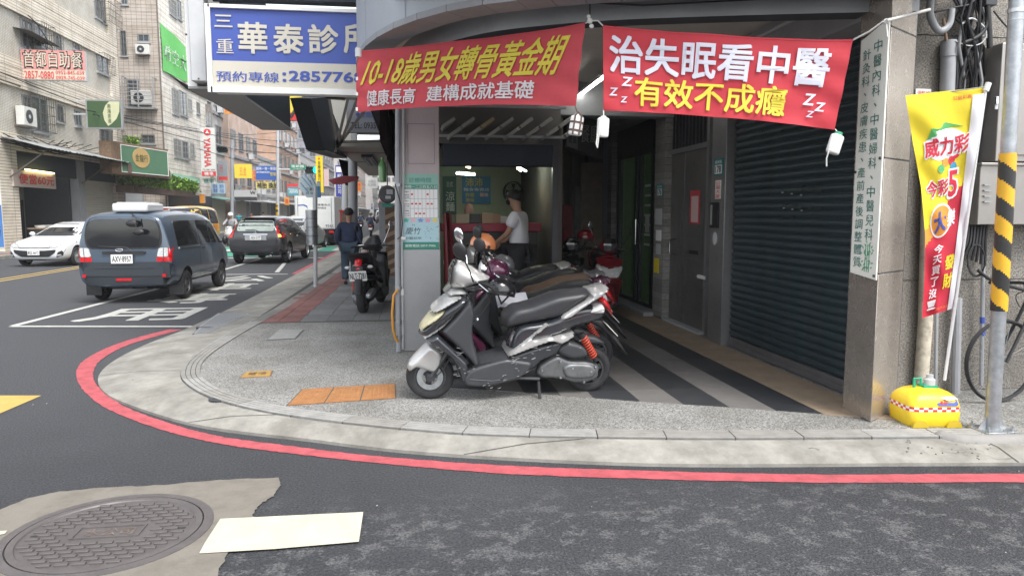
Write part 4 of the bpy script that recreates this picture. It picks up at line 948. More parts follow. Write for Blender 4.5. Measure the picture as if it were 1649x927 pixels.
    a, b_ = sc((893, 522), (968, 655)); a = V((a[0], -.13, a[1])); b_ = V((b_[0], -.12, b_[1])); pts = []
    for i in range(100):
        t = i / 99; an = t * 2 * pi * 9; d = (b_ - a).normalized(); u = V((0, 1, 0)); w_ = d.cross(u); pts.append(a.lerp(b_, .12 + t * .74) + (u * cos(an) + w_ * sin(an)) * .028)
    shk = part(r, 'rear_shock', MB(K['black']).tube([a, b_], .014, 8), **_w)
    part(shk, 'spring', MB(mat('red_spring', (.5, .06, .03), .4)).tube(pts, .0065, 6), **_6)
    part(shk, 'spring_seat', MB(K['black']).tube([a, a.lerp(b_, .12)], .028, 10).tube([a.lerp(b_, .86), b_], .024, 10), **_w)
    a, b_, c = sc((686, 758), (682, 868), (765, 876)); part(r, 'side_stand', MB(K['black']).tube([(a[0], -.12, a[1]), (b_[0], -.2, .02 - .2 * sin(LEAN) + .012)], .013, 8).bar((b_[0], -.2, .02 - .2 * sin(LEAN)), (c[0], -.22, .018 - .22 * sin(LEAN)), .035, .012), **_w)
    a, b_ = sc((485, 735), (690, 745)); part(r, 'centre_stand', MB(K['dgrey']).tube([(a[0], -.14, a[1]), (b_[0], -.12, b_[1])], .014, 8).tube([(a[0] + .05, -.16, a[1]), (a[0] + .02, -.19, a[1] + .02)], .018, 8).cbox((a[0] + .12, -.15, a[1]), (.09, .05, .03)), **_w)
    P('steering_column', [(300, 345), (345, 330), (385, 300), (395, 330), (380, 420), (350, 420)], .05, .03, K['black'])
    if not retro:
        P('handlebar_cowl', [(256, 286), (258, 245), (268, 200), (290, 178), (332, 190), (400, 228), (458, 262), (448, 284), (400, 296), (340, 316), (300, 322), (268, 314)], .16, .09, S_, taper=lambda x, z: .5 + .5 * min(1, max(0, (x - sc((256, 286))[0][0]) / .2)))
        P('cowl_inset', [(322, 322), (350, 296), (410, 282), (452, 272), (425, 312), (390, 326)], .166, .03, K['black'])
        P('cowl_smoked_visor', [(253, 262), (256, 225), (272, 190), (292, 174), (300, 180), (276, 205), (266, 250), (264, 300), (256, 290)], .13, .03, K['glass'])
        P('neck_cover', [(248, 352), (262, 330), (300, 318), (340, 322), (350, 346), (300, 350)], .12, .04, S_)
    else:
        P('handlebar_cowl', [(330, 300), (340, 240), (400, 200), (470, 230), (480, 290), (420, 330), (350, 330)], .12, .08, D)
        h = sc((352, 262))[0]; M = Matrix.Translation((h[0], 0, h[1])) @ Matrix.Rotation(-pi / 2, 4, 'Y')
        part(r, 'headlight', MB(K['chrome']).lathe([(.07, 0), (.085, .03), (.08, .05), (.07, .055)], 24, M).mat(K['clear']).lathe([(.07, .052), (.04, .065), (.001, .07)], 24, M), world=False, smooth=50)
    hb = sc((400, 290))[0]
    for s_ in (-1, 1):
        g_ = part(r, 'handle_grip', MB(K['black']).tube([(hb[0], s_ * .12, hb[1] + .01), (hb[0] + .05, s_ * .23, hb[1] + .02), (hb[0] + .09, s_ * .34, hb[1] + .01)], [.016, .017, .019], 10), **_w)
        part(r, 'brake_lever', MB(K['chrome']).tube([(hb[0] - .03, s_ * .16, hb[1] + .035), (hb[0] - .02, s_ * .24, hb[1] + .03), (hb[0] + .03, s_ * .33, hb[1] - .005)], .007, 6), **_w)
        if not mirrors: continue
        m0 = V((hb[0] - .06, s_ * .17, hb[1] + .04))
        if s_ < 0: m1 = m0 + V((-.04, -.06, .1)); m2 = V((sc((288, 108))[0][0], -.28, sc((288, 105))[0][1]))
        else: m1 = m0 + V((.0, .06, .12)); m2 = V((sc((328, 72))[0][0], .3, sc((328, 80))[0][1]))
        mi = part(r, 'mirror', MB(K['black'] if s_ < 0 or not detail else K['chrome']).tube([m0, m1, m2], [.008, .006, .006], 6), **_w)
        Mm = Matrix.Translation(m2) @ Matrix.Rotation(radians(-18 if s_ < 0 else -12), 4, 'Y') @ Matrix.Rotation(radians(65 if s_ < 0 else 50), 4, 'Z')
        part(mi, 'mirror_housing', MB(K['black'] if s_ < 0 or not detail else K['chrome']).ball((0, 0, 0), 1, 14, (.018, .045 if s_ > 0 else .055, .065), Mm), **_6)
    if detail:
        mb = MB(K['black'])
        for pl__, yy in (([(150, 470), (215, 455), (300, 380), (330, 352)], .2), ([(205, 606), (250, 590), (300, 612), (342, 660)], .197), ([(600, 500), (700, 492), (860, 440), (1000, 400)], .163), ([(345, 735), (450, 742), (560, 728), (640, 690)], .193), ([(280, 275), (330, 300), (400, 285)], .163)):
            part(r, 'panel_seam', MB(K['black']).tube([V((a, -yy, b_)) for a, b_ in sc(*pl__)], .0022, 4), **_w)
        mb = MB(K['lgrey']); rs = random.Random(11)
        for i in range(46):
            cx_, cy_ = rs.choice([(600, 640), (560, 700), (450, 760), (240, 600), (700, 600), (300, 700), (860, 560)]); q = sc((cx_ + rs.uniform(-60, 60), cy_ + rs.uniform(-22, 22)))[0]; l = rs.uniform(.006, .035); a = rs.uniform(-.2, .5)
            mb.bar((q[0], -.2, q[1]), (q[0] + l * cos(a), -.2, q[1] + l * sin(a)), .0022, .0015)
        part(r, 'scratches', mb, world=False, kind='stuff')
        for q, pts in (('brake_hose', [(400, 300), (350, 380), (300, 560), (230, 700), (180, 750)]), ('throttle_cable', [(420, 290), (440, 360), (400, 420), (370, 430)])):
            part(r, q, MB(K['black']).tube([V((a, -.19 if q == 'throttle_cable' else -.09, b_)) for a, b_ in sc(*pts)], .005, 6), **_6)
        part(r, 'fuel_cap_key', MB(K['chrome']).ball((sc((392, 470))[0][0], -.03, sc((392, 470))[0][1]), .018, 8), **_w)
    if topbox: P('top_box', [(960, 330), (965, 200), (1000, 180), (1180, 185), (1200, 230), (1200, 320), (1100, 340)], .18, .06, K['black'])
    return r
silver = mat('silver_paint', (.52, .52, .51), .28, .45, var=.06, vs=5, coat=.5, grunge=.18, gcol=(.25, .23, .2), gs=6, gth=.6)
dgp = mat('faded_charcoal_paint', (.024, .027, .033), .22, var=.12, vs=4, coat=.7, grunge=.3, gcol=(.09, .085, .08), gs=8, gth=.57)
seatm = mat('worn_black_vinyl', (.028, .029, .033), .42, var=.15, vs=10, bump=.15, bs=120)
ylens = mat('yellowed_lens', (.5, .47, .3), .3, coat=.6, var=.12, vs=9, grunge=.3, gcol=(.3, .2, .12), gs=9, gth=.6)
rimd = mat('dark_alloy_rim', (.07, .072, .075), .4, .6, grunge=.4, gcol=(.2, .17, .14), gs=12)
sloc = (SF.O.x, SF.O.y, .1)
make_scooter('silver and charcoal scooter on its side stand, nearest the camera in front of the arcade', (dgp, silver, seatm, ylens, rimd), sloc, atan2(SU.y, SU.x))
purp = mat('plum_paint', (.09, .018, .05), .25, .2, coat=.7)
bkp = mat('gloss_black_paint', (.012, .012, .014), .22, coat=.7)
brs = mat('brown_seat_vinyl', (.14, .085, .055), .55, var=.15, vs=8)
gyp = mat('grey_scooter_paint', (.2, .2, .21), .3, .3, coat=.5)
rdp = mat('red_scooter_paint', (.17, .008, .014), .3, coat=.6)
make_scooter('plum retro scooter with round headlight, right behind the silver scooter', (purp, purp, seatm, K['clear'], rimd), (.36, 6.48, .1), .05, radians(5), retro=True, detail=False)
make_scooter('grey scooter with a brown seat, third back from the street under the arcade', (gyp, gyp, brs, K['clear'], rimd), (.5, 7.12, .1), .1, radians(5), retro=True, steer=.5, mirrors=False)
make_scooter('glossy black scooter parked fourth back, in front of the food stall', (bkp, bkp, seatm, K['clear'], rimd), (.52, 7.7, .1), .14, radians(5), detail=False, steer=-.3)
make_scooter('black scooter with silver trim half hidden before the stall counter', (bkp, silver, seatm, K['clear'], rimd), (.45, 8.45, .1), .12, radians(5), detail=False, steer=.5, mirrors=False)
make_scooter('red scooter parked facing out beside the granite column', (rdp, rdp, seatm, K['clear'], rimd), (2.75, 9.9, .1), 1.45, radians(4), steer=.3)
make_scooter('red and black scooter parked left of the other red scooter', (rdp, bkp, seatm, K['clear'], rimd), (2.3, 10.3, .1), 1.5, radians(4), steer=.2)
bs_ = make_scooter('black scooter parked on the pavement with its tail and white plate towards the camera', (bkp, mat('soft_black', (.025, .025, .028), .35), seatm, K['clear'], rimd), (-.5, 12.3, .1), -pi / 2 - .16, radians(3), group='scooters parked on the pavement')
for o in [q for q in SC.objects if q.parent == bs_ and (q.name.startswith('number_plate') or q.name.startswith('turn_signal'))]: bpy.data.objects.remove(o)
for o in [q for q in SC.objects if q.parent == bs_ and q.name.startswith('tail_lamp')]: o.scale = (1, .45, 1)
pt = V((1.50, 0, .50))
fn = lambda u, v, n: V((pt.x + n + v * .05, -.13 + .26 * (1 - u) if False else -.13 + .26 * u, pt.z + v * .15))
part(bs_, 'plate_holder', MB(K['black']).box((1.38, -.08, .42), (1.5, .08, .72)), world=False, bev=.01)
part(bs_, 'plate', MB(K['white']).add([fn(0, 0, 0), fn(1, 0, 0), fn(1, 1, 0), fn(0, 1, 0)], [(0, 1, 2, 3)]), world=False, **_z)
txt(bs_, 'NLT·7281', fn, (.05, .2, .95, .82), K['blktxt'], n=.004, world=False, bold=.02)
part(bs_, 'reflector', MB(K['redlens']).box((1.5, -.04, .41), (1.512, .04, .46)), world=False, bev=.004)
for s_ in (-1, 1): part(bs_, 'turn_signal_lens', MB(K['clear']).ball((1.42, s_ * .17, .7), 1, 10, (.03, .045, .025)), **_w)
def helmet(c, R_, m, label, visor=True, yaw=0, inner=K['black'], Mx=None):
    r = empty('helmet', (c[0], c[1], c[2] - R_ * .8), label, 'helmet')
    M = Matrix.Translation(V(c)) @ Matrix.Rotation(yaw, 4, 'Z') @ Matrix.Rotation(radians(12), 4, 'Y')
    pr = [(R_ * sin(a * pi / 180), R_ * cos(a * pi / 180)) for a in range(0, 106, 7)]; pr[0] = (.001, R_)
    part(r, 'shell', MB(m).lathe([(x * 1, z) for x, z in pr], 24, M @ Matrix.Diagonal((1.12, .95, 1, 1))), **_s)
    part(r, 'lining', MB(inner).lathe([(x * .93, z * .93) for x, z in pr], 20, M @ Matrix.Diagonal((1.12, .95, 1, 1))), **_s)
    part(r, 'edge_trim', MB(K['black']).lathe([(pr[-1][0] * 1.0, pr[-1][1] + .008), (pr[-1][0] * 1.03, pr[-1][1]), (pr[-1][0] * .98, pr[-1][1] - .008)], 24, M @ Matrix.Diagonal((1.12, .95, 1, 1))), **_s)
    part(r, 'snap_button', MB(K['black']).ball(M @ V((R_ * .4, -R_ * .86, -.01)), .018, 8), **_s)
    part(r, 'chin_strap', MB(K['black']).tube([M @ V((.02, -R_ * .85, -.03)), M @ V((0, -.03, -R_ * .95)), M @ V((.02, R_ * .85, -.03))], .008, 6), **_s)
    return r
helmet(PY(778, 394, 6.75), .112, mat('orange_helmet', (.68, .24, .09), .25, coat=.7), 'shiny orange open face helmet hung on the scooter mirror')
helmet(PY(808, 468, 6.1), .115, bkp, 'black helmet with a silver flash resting behind the silver scooter handlebar', yaw=.4)
helmet(PY(943, 382, 10.3), .12, rdp, 'red helmet on the red scooter beside the granite column')
solo('white_rag', MB(mat('white_cloth', (.6, .6, .64), .85, var=.1, vs=20)).grid(10, 6, lambda u, v: PY(802 + 50 * u, 496 - 16 * v - 6 * u, 6.2) + V((0, .2 * v, .012 * sin(u * 14) * (1 - v)))), 'crumpled white cloth lying on the plum scooter seat', 'cloth', **_s)
# ================================================================ FOOD STALL under the arcade
st = empty('food_stall', (1.1, 9.6, .1), 'dim food stall at the back of the arcade with dark navy fascia and red counter', 'food stall')
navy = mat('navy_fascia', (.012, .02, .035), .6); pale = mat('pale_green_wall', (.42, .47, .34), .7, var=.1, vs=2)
SYF = 9.6; ff = FY(SYF)
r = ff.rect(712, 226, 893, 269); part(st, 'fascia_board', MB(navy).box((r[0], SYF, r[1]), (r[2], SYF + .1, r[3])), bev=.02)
part(st, 'back_wall', MB(pale).box((.1, 13.0, .1), (2.1, 13.1, 3.0)), **_z)
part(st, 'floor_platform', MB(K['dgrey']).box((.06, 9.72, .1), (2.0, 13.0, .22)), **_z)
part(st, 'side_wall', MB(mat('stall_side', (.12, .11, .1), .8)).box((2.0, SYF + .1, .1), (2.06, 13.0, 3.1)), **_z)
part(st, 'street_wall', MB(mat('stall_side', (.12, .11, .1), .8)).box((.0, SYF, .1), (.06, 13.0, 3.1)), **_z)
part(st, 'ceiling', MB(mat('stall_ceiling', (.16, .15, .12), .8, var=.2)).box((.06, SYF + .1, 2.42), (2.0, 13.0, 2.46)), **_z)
part(st, 'post', MB(K['dgrey']).box((1.9, SYF - .02, .1), (1.98, SYF + .05, 3.0)), **_z)
part(st, 'post', MB(K['dgrey']).box((.22, SYF - .02, .1), (.3, SYF + .05, 3.0)), **_z)
foam = mat('dull_foam_tray', (.3, .3, .28), .8, var=.15, vs=5); foamb = mat('tan_card_tray', (.34, .26, .16), .8, var=.15, vs=5)
rk = empty('tray_rack', (1.1, 9.3, 2.85), 'rows of tilted foam trays stored on top of the food stall fascia', 'storage rack')
part(rk, 'rack_frame', MB(K['grey']).box((.3, 9.2, 2.92), (2.0, 9.24, 3.0)).box((.3, 9.2, 2.55), (2.0, 9.24, 2.58)), **_z)
fk = FY(9.25)
for i in range(7):
    for j in range(2):
        p = fk.uv(722 + i * 31 + j * 10, 199 + j * 15); mb = MB([foam, foam, foamb, foam, foam, foam, foam][i] if j == 0 else foam)
        part(rk, 'tray', mb.cbox(fk(p[0], p[1], -.1), (.19, .42, .045), Matrix.Rotation(-.62, 3, 'Y')), bev=.006)
part(rk, 'shelf_back', MB(mat('grey_brown_board', (.11, .105, .1), .8)).box((.3, 9.55, 2.5), (2.0, 9.58, 3.3)), **_z)
fb = FY(12.98)
def wallsign(px4, m, label, rows, name='wall_sign', f=fb, cat='sign'):
    r = f.rect(*px4); q = empty(name, tuple(f((r[0] + r[2]) / 2, r[1])), label, cat)
    part(q, 'sign_board', fbox(MB(m), f, r, .002, .02), **_z)
    w_, h_ = r[2] - r[0], r[3] - r[1]
    for body, rc, tm in rows: txt(q, body, f, (r[0] + rc[0] * w_, r[1] + rc[1] * h_, r[0] + rc[2] * w_, r[1] + rc[3] * h_), tm, n=.023)
    return q
wallsign((744, 284, 790, 328), mat('sign_blue', (.04, .22, .42), .5), 'blue menu sign with yellow characters on the stall back wall', [('沛沛', (.12, .62, .72, .95), K['yeltxt']), ('麵食專賣店', (.05, .46, .95, .58), K['whtxt']), ('炸雞', (.12, .25, .42, .4), K['yeltxt']), ('薯條', (.12, .06, .42, .2), K['yeltxt']), ('雞排', (.62, .25, .92, .4), K['orange'])])
wallsign((713, 284, 735, 345), mat('sign_deep_green', (.03, .1, .08), .5), 'dark green vertical noodle sign at the left of the stall back wall', [('涼\n麵', (.2, .08, .85, .6), K['whtxt']), ('日式', (.3, .72, .75, .86), K['whtxt'])])
wallsign((862, 283, 885, 316), K['lgrey'], 'white paper price list on the right of the stall back wall', [('紅茶 20\n豆漿 25\n湯品 30', (.15, .15, .85, .85), K['blktxt'])])
cr_ = mat('counter_red', (.33, .02, .05), .45)
ct = empty('food_counter', (1.0, 10.6, .1), 'red topped food counter the stall worker is standing at', 'counter')
part(ct, 'counter_top', MB(cr_).box((.45, 10.4, 1.33), (1.9, 11.0, 1.45)), bev=.01)
part(ct, 'counter_body', MB(K['black']).box((.5, 10.45, .1), (1.85, 10.95, 1.33)), bev=.01)
part(ct, 'work_shelf', MB(K['steel']).box((.45, 10.1, .88), (1.3, 10.4, .92)), bev=.005)
def item(px4, Y, d, m, label, cat, name, z0=1.452):
    a = PY(px4[0], px4[3], Y); b_ = PY(px4[2], px4[1], Y); h = a.z if z0 is None else z0
    return solo(name, MB(m).box((a.x, Y, h), (b_.x, Y + d, h + abs(b_.z - a.z))), label, cat, bev=.006)
item((734, 343, 756, 358), 10.5, .2, mat('cream_box', (.45, .42, .3), .7), 'cream cardboard box at the left end of the counter', 'box', 'cardboard_box')
item((757, 343, 774, 358), 10.5, .2, K['black'], 'black speaker box on the counter between two cartons', 'speaker', 'speaker_box')
item((776, 341, 793, 358), 10.5, .15, mat('tan_box', (.4, .3, .2), .7), 'tan carton in the middle of the counter', 'carton', 'tan_carton')
item((793, 343, 806, 358), 10.5, .15, mat('brown_box', (.35, .22, .14), .7), 'brown carton beside the worker on the counter', 'carton', 'brown_carton')
item((806, 347, 817, 358), 10.5, .15, K['lgrey'], 'small grey tin behind the worker', 'tin', 'grey_tin')
pr = [(.001, 0), (.06, 0), (.07, .06), (.05, .12), (.03, .14), (.001, .16)]
c = PY(755, 343, 10.6); solo('maneki_figurine', MB(mat('brownpink', (.4, .25, .22), .6)).lathe(pr, 12, Matrix.Translation((c.x, 10.6, 1.585))), 'round little ornament on top of the cartons', 'ornament')
fl1 = mat('cool_lamp', (.75, 1, .9), .4, emit=9); fl2 = mat('warm_lamp', (1, .8, .45), .4, emit=8)
a = PY(736, 279, 11.5); lp = empty('stall_lamp', tuple(a), 'bright cool lamp at the left of the stall ceiling', 'lamp'); part(lp, 'lamp_housing', MB(K['white']).bar(a + V((0, 0, .03)), a + V((.3, .3, .03)), .05, .02)); part(lp, 'lamp_tube', MB(fl1).tube([a, a + V((.3, .3, 0))], .02, 8))
a = PY(834, 271, 10.6); lp = empty('stall_lamp', tuple(a), 'bright warm and white lamp at the right of the stall ceiling', 'lamp'); part(lp, 'lamp_housing', MB(K['white']).bar(a + V((0, 0, .03)), a + V((.12, .5, .03)), .05, .02)); part(lp, 'lamp_tube', MB(fl2).tube([a, a + V((.12, .5, 0))], .02, 8))
part(lp, 'lamp_tube', MB(fl1).tube([a + V((.06, 0, -.01)), a + V((.2, .5, -.01))], .014, 8))
a = PY(752, 268, 10.2); lp = empty('stall_lamp', tuple(a), 'small warm lamp near the stall fascia above the blue sign', 'lamp'); part(lp, 'lamp_tube', MB(fl2).tube([a, a + V((.05, .2, 0))], .018, 8)); part(lp, 'lamp_housing', MB(K['white']).bar(a + V((0, 0, .03)), a + V((.05, .2, .03)), .05, .02))
c = PY(827, 310, 12.6); fn_ = empty('wall_fan', tuple(c - V((0, 0, .2))), 'dark wall mounted fan above the worker head', 'fan')
M = Matrix.Translation(c) @ Matrix.Rotation(pi / 2, 4, 'X') @ Matrix.Rotation(.4, 4, 'Y')
mb = MB(K['dgrey'])
for k_ in range(5): mb.lathe([(.04 + k_ * .035, .04 - .008 * k_ * k_ * .2), (.046 + k_ * .035, .04 - .008 * k_ * k_ * .2)], 24, M)
for k_ in range(20):
    a_ = k_ * pi / 10; mb.tube([M @ V((.03 * cos(a_), .03 * sin(a_), .045)), M @ V((.19 * cos(a_), .19 * sin(a_), .02))], .003, 4)
part(fn_, 'cage', mb.lathe([(.185, -.04), (.195, -.04), (.195, .02), (.185, .02)], 24, M))
mb = MB(K['black'])
for k_ in range(4): a_ = k_ * pi / 2; mb.add([M @ V((.03 * cos(a_), .03 * sin(a_), 0)), M @ V((.16 * cos(a_ - .3), .16 * sin(a_ - .3), -.01)), M @ V((.165 * cos(a_ + .35), .165 * sin(a_ + .35), .012))], [(0, 1, 2)])
part(fn_, 'blade', mb); part(fn_, 'motor', MB(K['dgrey']).tube([M @ V((0, 0, .03)), M @ V((0, 0, -.14))], .05, 12)); part(fn_, 'bracket', MB(K['dgrey']).tube([c + V((0, .1, 0)), c + V((0, .2, -.15)), c + V((0, .38, -.15))], .02, 8))
c = PY(723, 400, 9.3)
solo('red_vinyl_cover', MB(mat('red_vinyl', (.13, .012, .018), .3)).grid(14, 10, lambda u, v: V((.42 + .2 * u - .1 * v * u, 9.2 + .03 * sin(u * 12 + v), .35 + 1.25 * v))), 'dark red vinyl sheet hanging behind the corner pillar', 'vinyl sheet', **_s)
cl = [(906, 330, 922, 450, 'red box of drinks stacked beside the stall post', (.28, .03, .04)), (924, 300, 936, 440, 'grey locker behind the red scooters', (.14, .14, .14)), (938, 262, 972, 372, 'tan cardboard sheet leaning on the end wall', (.22, .18, .13))]
for i, (xa, ya, xb, yb_, lab, c_) in enumerate(cl):
    Y = 12.4 + i * .3; a = PY(xa, yb_, Y); b_ = PY(xb, ya, Y)
    solo(['drinks_crate', 'metal_locker', 'cardboard_sheet'][i], MB(mat('clut_%d' % i, c_, .6, var=.3, vs=6)).box((a.x, Y, .1), (b_.x, Y + .2, b_.z)), lab, ['crate', 'locker', 'cardboard'][i], bev=.01)
# ================================================================ VEHICLES
archm = mat('wheel_well_black', (.01, .01, .01), .9)
under = mat('underbody', (.015, .015, .016), .8)
def carbody(root, name, st, paint, wheels, Rw, W, sub=1):
    mb = MB(paint); rows = []
    for (y, zb, zs, zl, zr, w0, w1, w2, w3) in st:
        half = [(0, zb), (w0 * .7, zb), (w0, zb + .03), (w1, zs), (w1 + (w2 - w1) * .3, zs + (zl - zs) * .6), (w2, zl), (w2 + (w3 - w2) * .55, zl + (zr - zl) * .5), (w3, zr - (zr - zl) * .1), (w3 * .75, zr), (0, zr + (zr - zl) * .015)]
        rows.append([(x, y, z) for x, z in half] + [(-x, y, z) for x, z in half[-2:0:-1]])
    n = len(rows[0])
    for r in rows: mb.v += [V(p) for p in r]
    for i in range(len(rows) - 1):
        for j in range(n): mb.f.append([i * n + j, (i + 1) * n + j, (i + 1) * n + (j + 1) % n, i * n + (j + 1) % n]); mb.mi.append(0)
    mb.f.append(list(range(n))); mb.mi.append(0); mb.f.append([(len(rows) - 1) * n + j for j in range(n)][::-1]); mb.mi.append(0)
    o = link('tmp', mb.mesh('tmp', 40)); q = o.modifiers.new('s', 'SUBSURF'); q.levels = sub; cuts = []
    bm = bmesh.new(); bm.from_mesh(o.data); bmesh.ops.recalc_face_normals(bm, faces=bm.faces); bm.to_mesh(o.data); bm.free()
    for (x, y) in wheels:
        M = Matrix.Translation((x, y, Rw)) @ Matrix.Rotation(pi / 2, 4, 'Y')
        c = link('cut', MB(archm).tube([M @ V((0, 0, -.16)), M @ V((0, 0, .3 if x > 0 else .16))] if x > 0 else [M @ V((0, 0, -.3)), M @ V((0, 0, .16))], Rw * 1.22, 24).mesh('cut'))
        q = o.modifiers.new('b', 'BOOLEAN'); q.object = c; q.operation = 'DIFFERENCE'; q.solver = 'EXACT'
        try: q.material_mode = 'TRANSFER'
        except Exception: pass
        cuts.append(c)
    dg = bpy.context.evaluated_depsgraph_get(); me = bpy.data.meshes.new_from_object(o.evaluated_get(dg))
    for c in cuts: bpy.data.objects.remove(c)
    bpy.data.objects.remove(o)
    me.polygons.foreach_set('use_smooth', [True] * len(me.polygons)); me.set_sharp_from_angle(angle=radians(38))
    b_ = link(name, me, root); bm = bmesh.new(); bm.from_mesh(me); bvh = BVHTree.FromBMesh(bm); bm.free()
    return b_, bvh
def drape(root, name, bvh, poly, side, m, off=.006, g=.12, depth=.02, label=None, rnd=False):
    bm = bmesh.new()
    if rnd:
        k = len(poly); Q = []
        for i in range(k):
            a, b_, c = V(poly[i - 1]), V(poly[i]), V(poly[(i + 1) % k]); d = min(rnd, (a - b_).length * .4, (c - b_).length * .4)
            p0 = b_ + (a - b_).normalized() * d; p1 = b_ + (c - b_).normalized() * d
            Q += [tuple(p0), tuple((p0 + p1 + b_ * 2) / 4), tuple(p1)]
        poly = Q
    bm.faces.new([bm.verts.new((p[0], p[1], 0)) for p in poly])
    for ax in (0, 1):
        lo = min(p[ax] for p in poly); hi = max(p[ax] for p in poly); q = lo + g
        while q < hi:
            bmesh.ops.bisect_plane(bm, geom=bm.verts[:] + bm.edges[:] + bm.faces[:], plane_co=(q, 0, 0) if ax == 0 else (0, q, 0), plane_no=(1, 0, 0) if ax == 0 else (0, 1, 0)); q += g
    D = dict(R=V((-1, 0, 0)), L=V((1, 0, 0)), B=V((0, 1, 0)), F=V((0, -1, 0)), T=V((0, 0, -1)))[side]
    vs = []; last = None
    for v in bm.verts:
        a, b_ = v.co.x, v.co.y
        o = dict(R=V((5, a, b_)), L=V((-5, a, b_)), B=V((a, -9, b_)), F=V((a, 9, b_)), T=V((a, b_, 5)))[side]
        h = bvh.ray_cast(o, D)
        vs.append((h[0] if h[0] is not None else None, o))
    kd = [p for p, _ in vs if p is not None]
    if not kd: bm.free(); return None
    out = []
    for p, o in vs:
        if p is None:
            i_ = {'R': 0, 'L': 0, 'B': 1, 'F': 1, 'T': 2}[side]
            near = min(kd, key=lambda q: (q - o).length_squared - (q[i_] - o[i_]) ** 2); p = o.copy(); p[i_] = near[i_]
        out.append(p - D * off)
    bm.verts.index_update(); fs = [[v.index for v in f.verts] for f in bm.faces]
    be = [(e.verts[0].index, e.verts[1].index) for e in bm.edges if len(e.link_faces) == 1]; bm.free()
    n = len(out); vv = out + [p + D * depth for p in out]
    fs += [[a, b_, b_ + n, a + n] for a, b_ in be]
    mb = MB(m).add(vv, fs); me = mb.mesh(name, 35)
    bm = bmesh.new(); bm.from_mesh(me); bmesh.ops.recalc_face_normals(bm, faces=bm.faces); bm.to_mesh(me); bm.free()
    return props(link(name, me, root), label)
def carwheel(root, x, y, R_, w, rimm, spokes=5, hub=.28):
    q = wheel(root, (0, 0, 0), R_, w, K['rubber'], rimm, spokes=spokes, hub=hub)
    q.rotation_euler = (0, 0, -pi / 2 if x < 0 else pi / 2); q.location = (x, y, R_); return q
def plate(root, txt_, c, U, w=.32, h=.15, m=None):
    f = Fr(c, U); part(root, 'number_plate', fbox(MB(m or K['white']), f, (-w / 2, -h / 2, w / 2, h / 2), 0, .012), world=False, **_z)
    txt(root, txt_, f, (-w * .44, -h * .33, w * .44, h * .33), K['blktxt'], n=.015, world=False, bold=.02)
sl_ = mat('slate_blue_paint', (.075, .105, .145), .28, .25, coat=.7, var=.05, grunge=.15, gcol=(.12, .12, .12), gs=3, gth=.6)
gun = mat('gunmetal_paint', (.045, .047, .052), .25, .5, coat=.8)
wpt = mat('white_car_paint', (.74, .75, .76), .22, coat=.9)
ylp = mat('yellow_van_paint', (.72, .42, .03), .3, coat=.6); wtr = mat('white_truck_panel', (.72, .72, .7), .45, var=.06, grunge=.2, gcol=(.5, .49, .46), gs=3)
v = empty('van', (-4.92, 15.35, 0), 'slate blue minivan with a white roof box seen from behind in the bus bay', 'van', rz=-.035)
Wd = .80
st = [(-1.86, .36, .5, .98, 1.50, .66, .74, .74, .62), (-1.84, .30, .5, .98, 1.56, .72, .79, .78, .64), (-1.72, .28, .48, .98, 1.62, .76, .81, .80, .66), (-1.0, .28, .46, .98, 1.655, .77, .82, .80, .67), (0, .26, .44, .97, 1.66, .77, .82, .80, .67),
      (.75, .26, .44, .96, 1.62, .77, .82, .80, .66), (1.15, .27, .44, .95, 1.46, .77, .82, .79, .64), (1.5, .28, .46, .92, 1.12, .76, .81, .77, .64), (1.72, .32, .48, .82, .90, .74, .78, .74, .62), (1.82, .36, .5, .7, .76, .68, .7, .68, .56)]
b_, bv = carbody(v, 'body', st, sl_, [(-.78, -1.12), (.78, -1.12), (-.78, 1.12), (.78, 1.12)], .28, Wd)
for x in (-.72, .72):
    for y in (-1.12, 1.12): carwheel(v, x, y, .28, .17, mat('steel_wheel', (.12, .12, .125), .45, .6, grunge=.4, gcol=(.06, .055, .05), gs=9), 6)
drape(v, 'rear_window', bv, [(-.60, 1.0), (.60, 1.0), (.62, 1.22), (.55, 1.50), (-.55, 1.50), (-.62, 1.22)], 'B', K['glass'], .008, rnd=.12)
drape(v, 'rear_window_seal', bv, [(-.63, .97), (.63, .97), (.655, 1.22), (.575, 1.53), (-.575, 1.53), (-.655, 1.22)], 'B', K['black'], .003, rnd=.12)
drape(v, 'side_window', bv, [(-1.52, 1.0), (-.30, 1.0), (-.30, 1.46), (-1.44, 1.46)], 'R', K['glass'], .006, rnd=.05)
drape(v, 'side_window', bv, [(-.24, 1.0), (.42, 1.0), (.42, 1.46), (-.24, 1.46)], 'R', K['glass'], .006, rnd=.03)
drape(v, 'side_window', bv, [(.48, 1.0), (1.12, .99), (.86, 1.42), (.48, 1.46)], 'R', K['glass'], .006, rnd=.03)
drape(v, 'side_window', bv, [(-1.52, 1.0), (-.30, 1.0), (-.30, 1.46), (-1.44, 1.46)], 'L', K['glass'], .006, rnd=.05)
drape(v, 'side_window', bv, [(-.24, 1.0), (1.1, 1.0), (.8, 1.44), (-.24, 1.46)], 'L', K['glass'], .006, rnd=.03)
drape(v, 'windscreen', bv, [(-.6, .98), (.6, .98), (.52, 1.5), (-.52, 1.5)], 'F', K['glass'], .01, rnd=.06)
drape(v, 'window_trim', bv, [(-1.45, .955), (-.3, .955), (-.3, .985), (-1.45, .985)], 'R', K['chrome'], .014)
drape(v, 'tailgate_seam', bv, [(-.67, .60), (.67, .60), (.67, .608), (-.67, .608)], 'B', K['black'], .002)
bump = mat('dark_bumper', (.035, .042, .052), .4, .2, coat=.3)
drape(v, 'rear_bumper', bv, [(-.79, .34), (.79, .34), (.80, .72), (.68, .745), (-.68, .745), (-.80, .72)], 'B', bump, .035, depth=.05, rnd=.06)
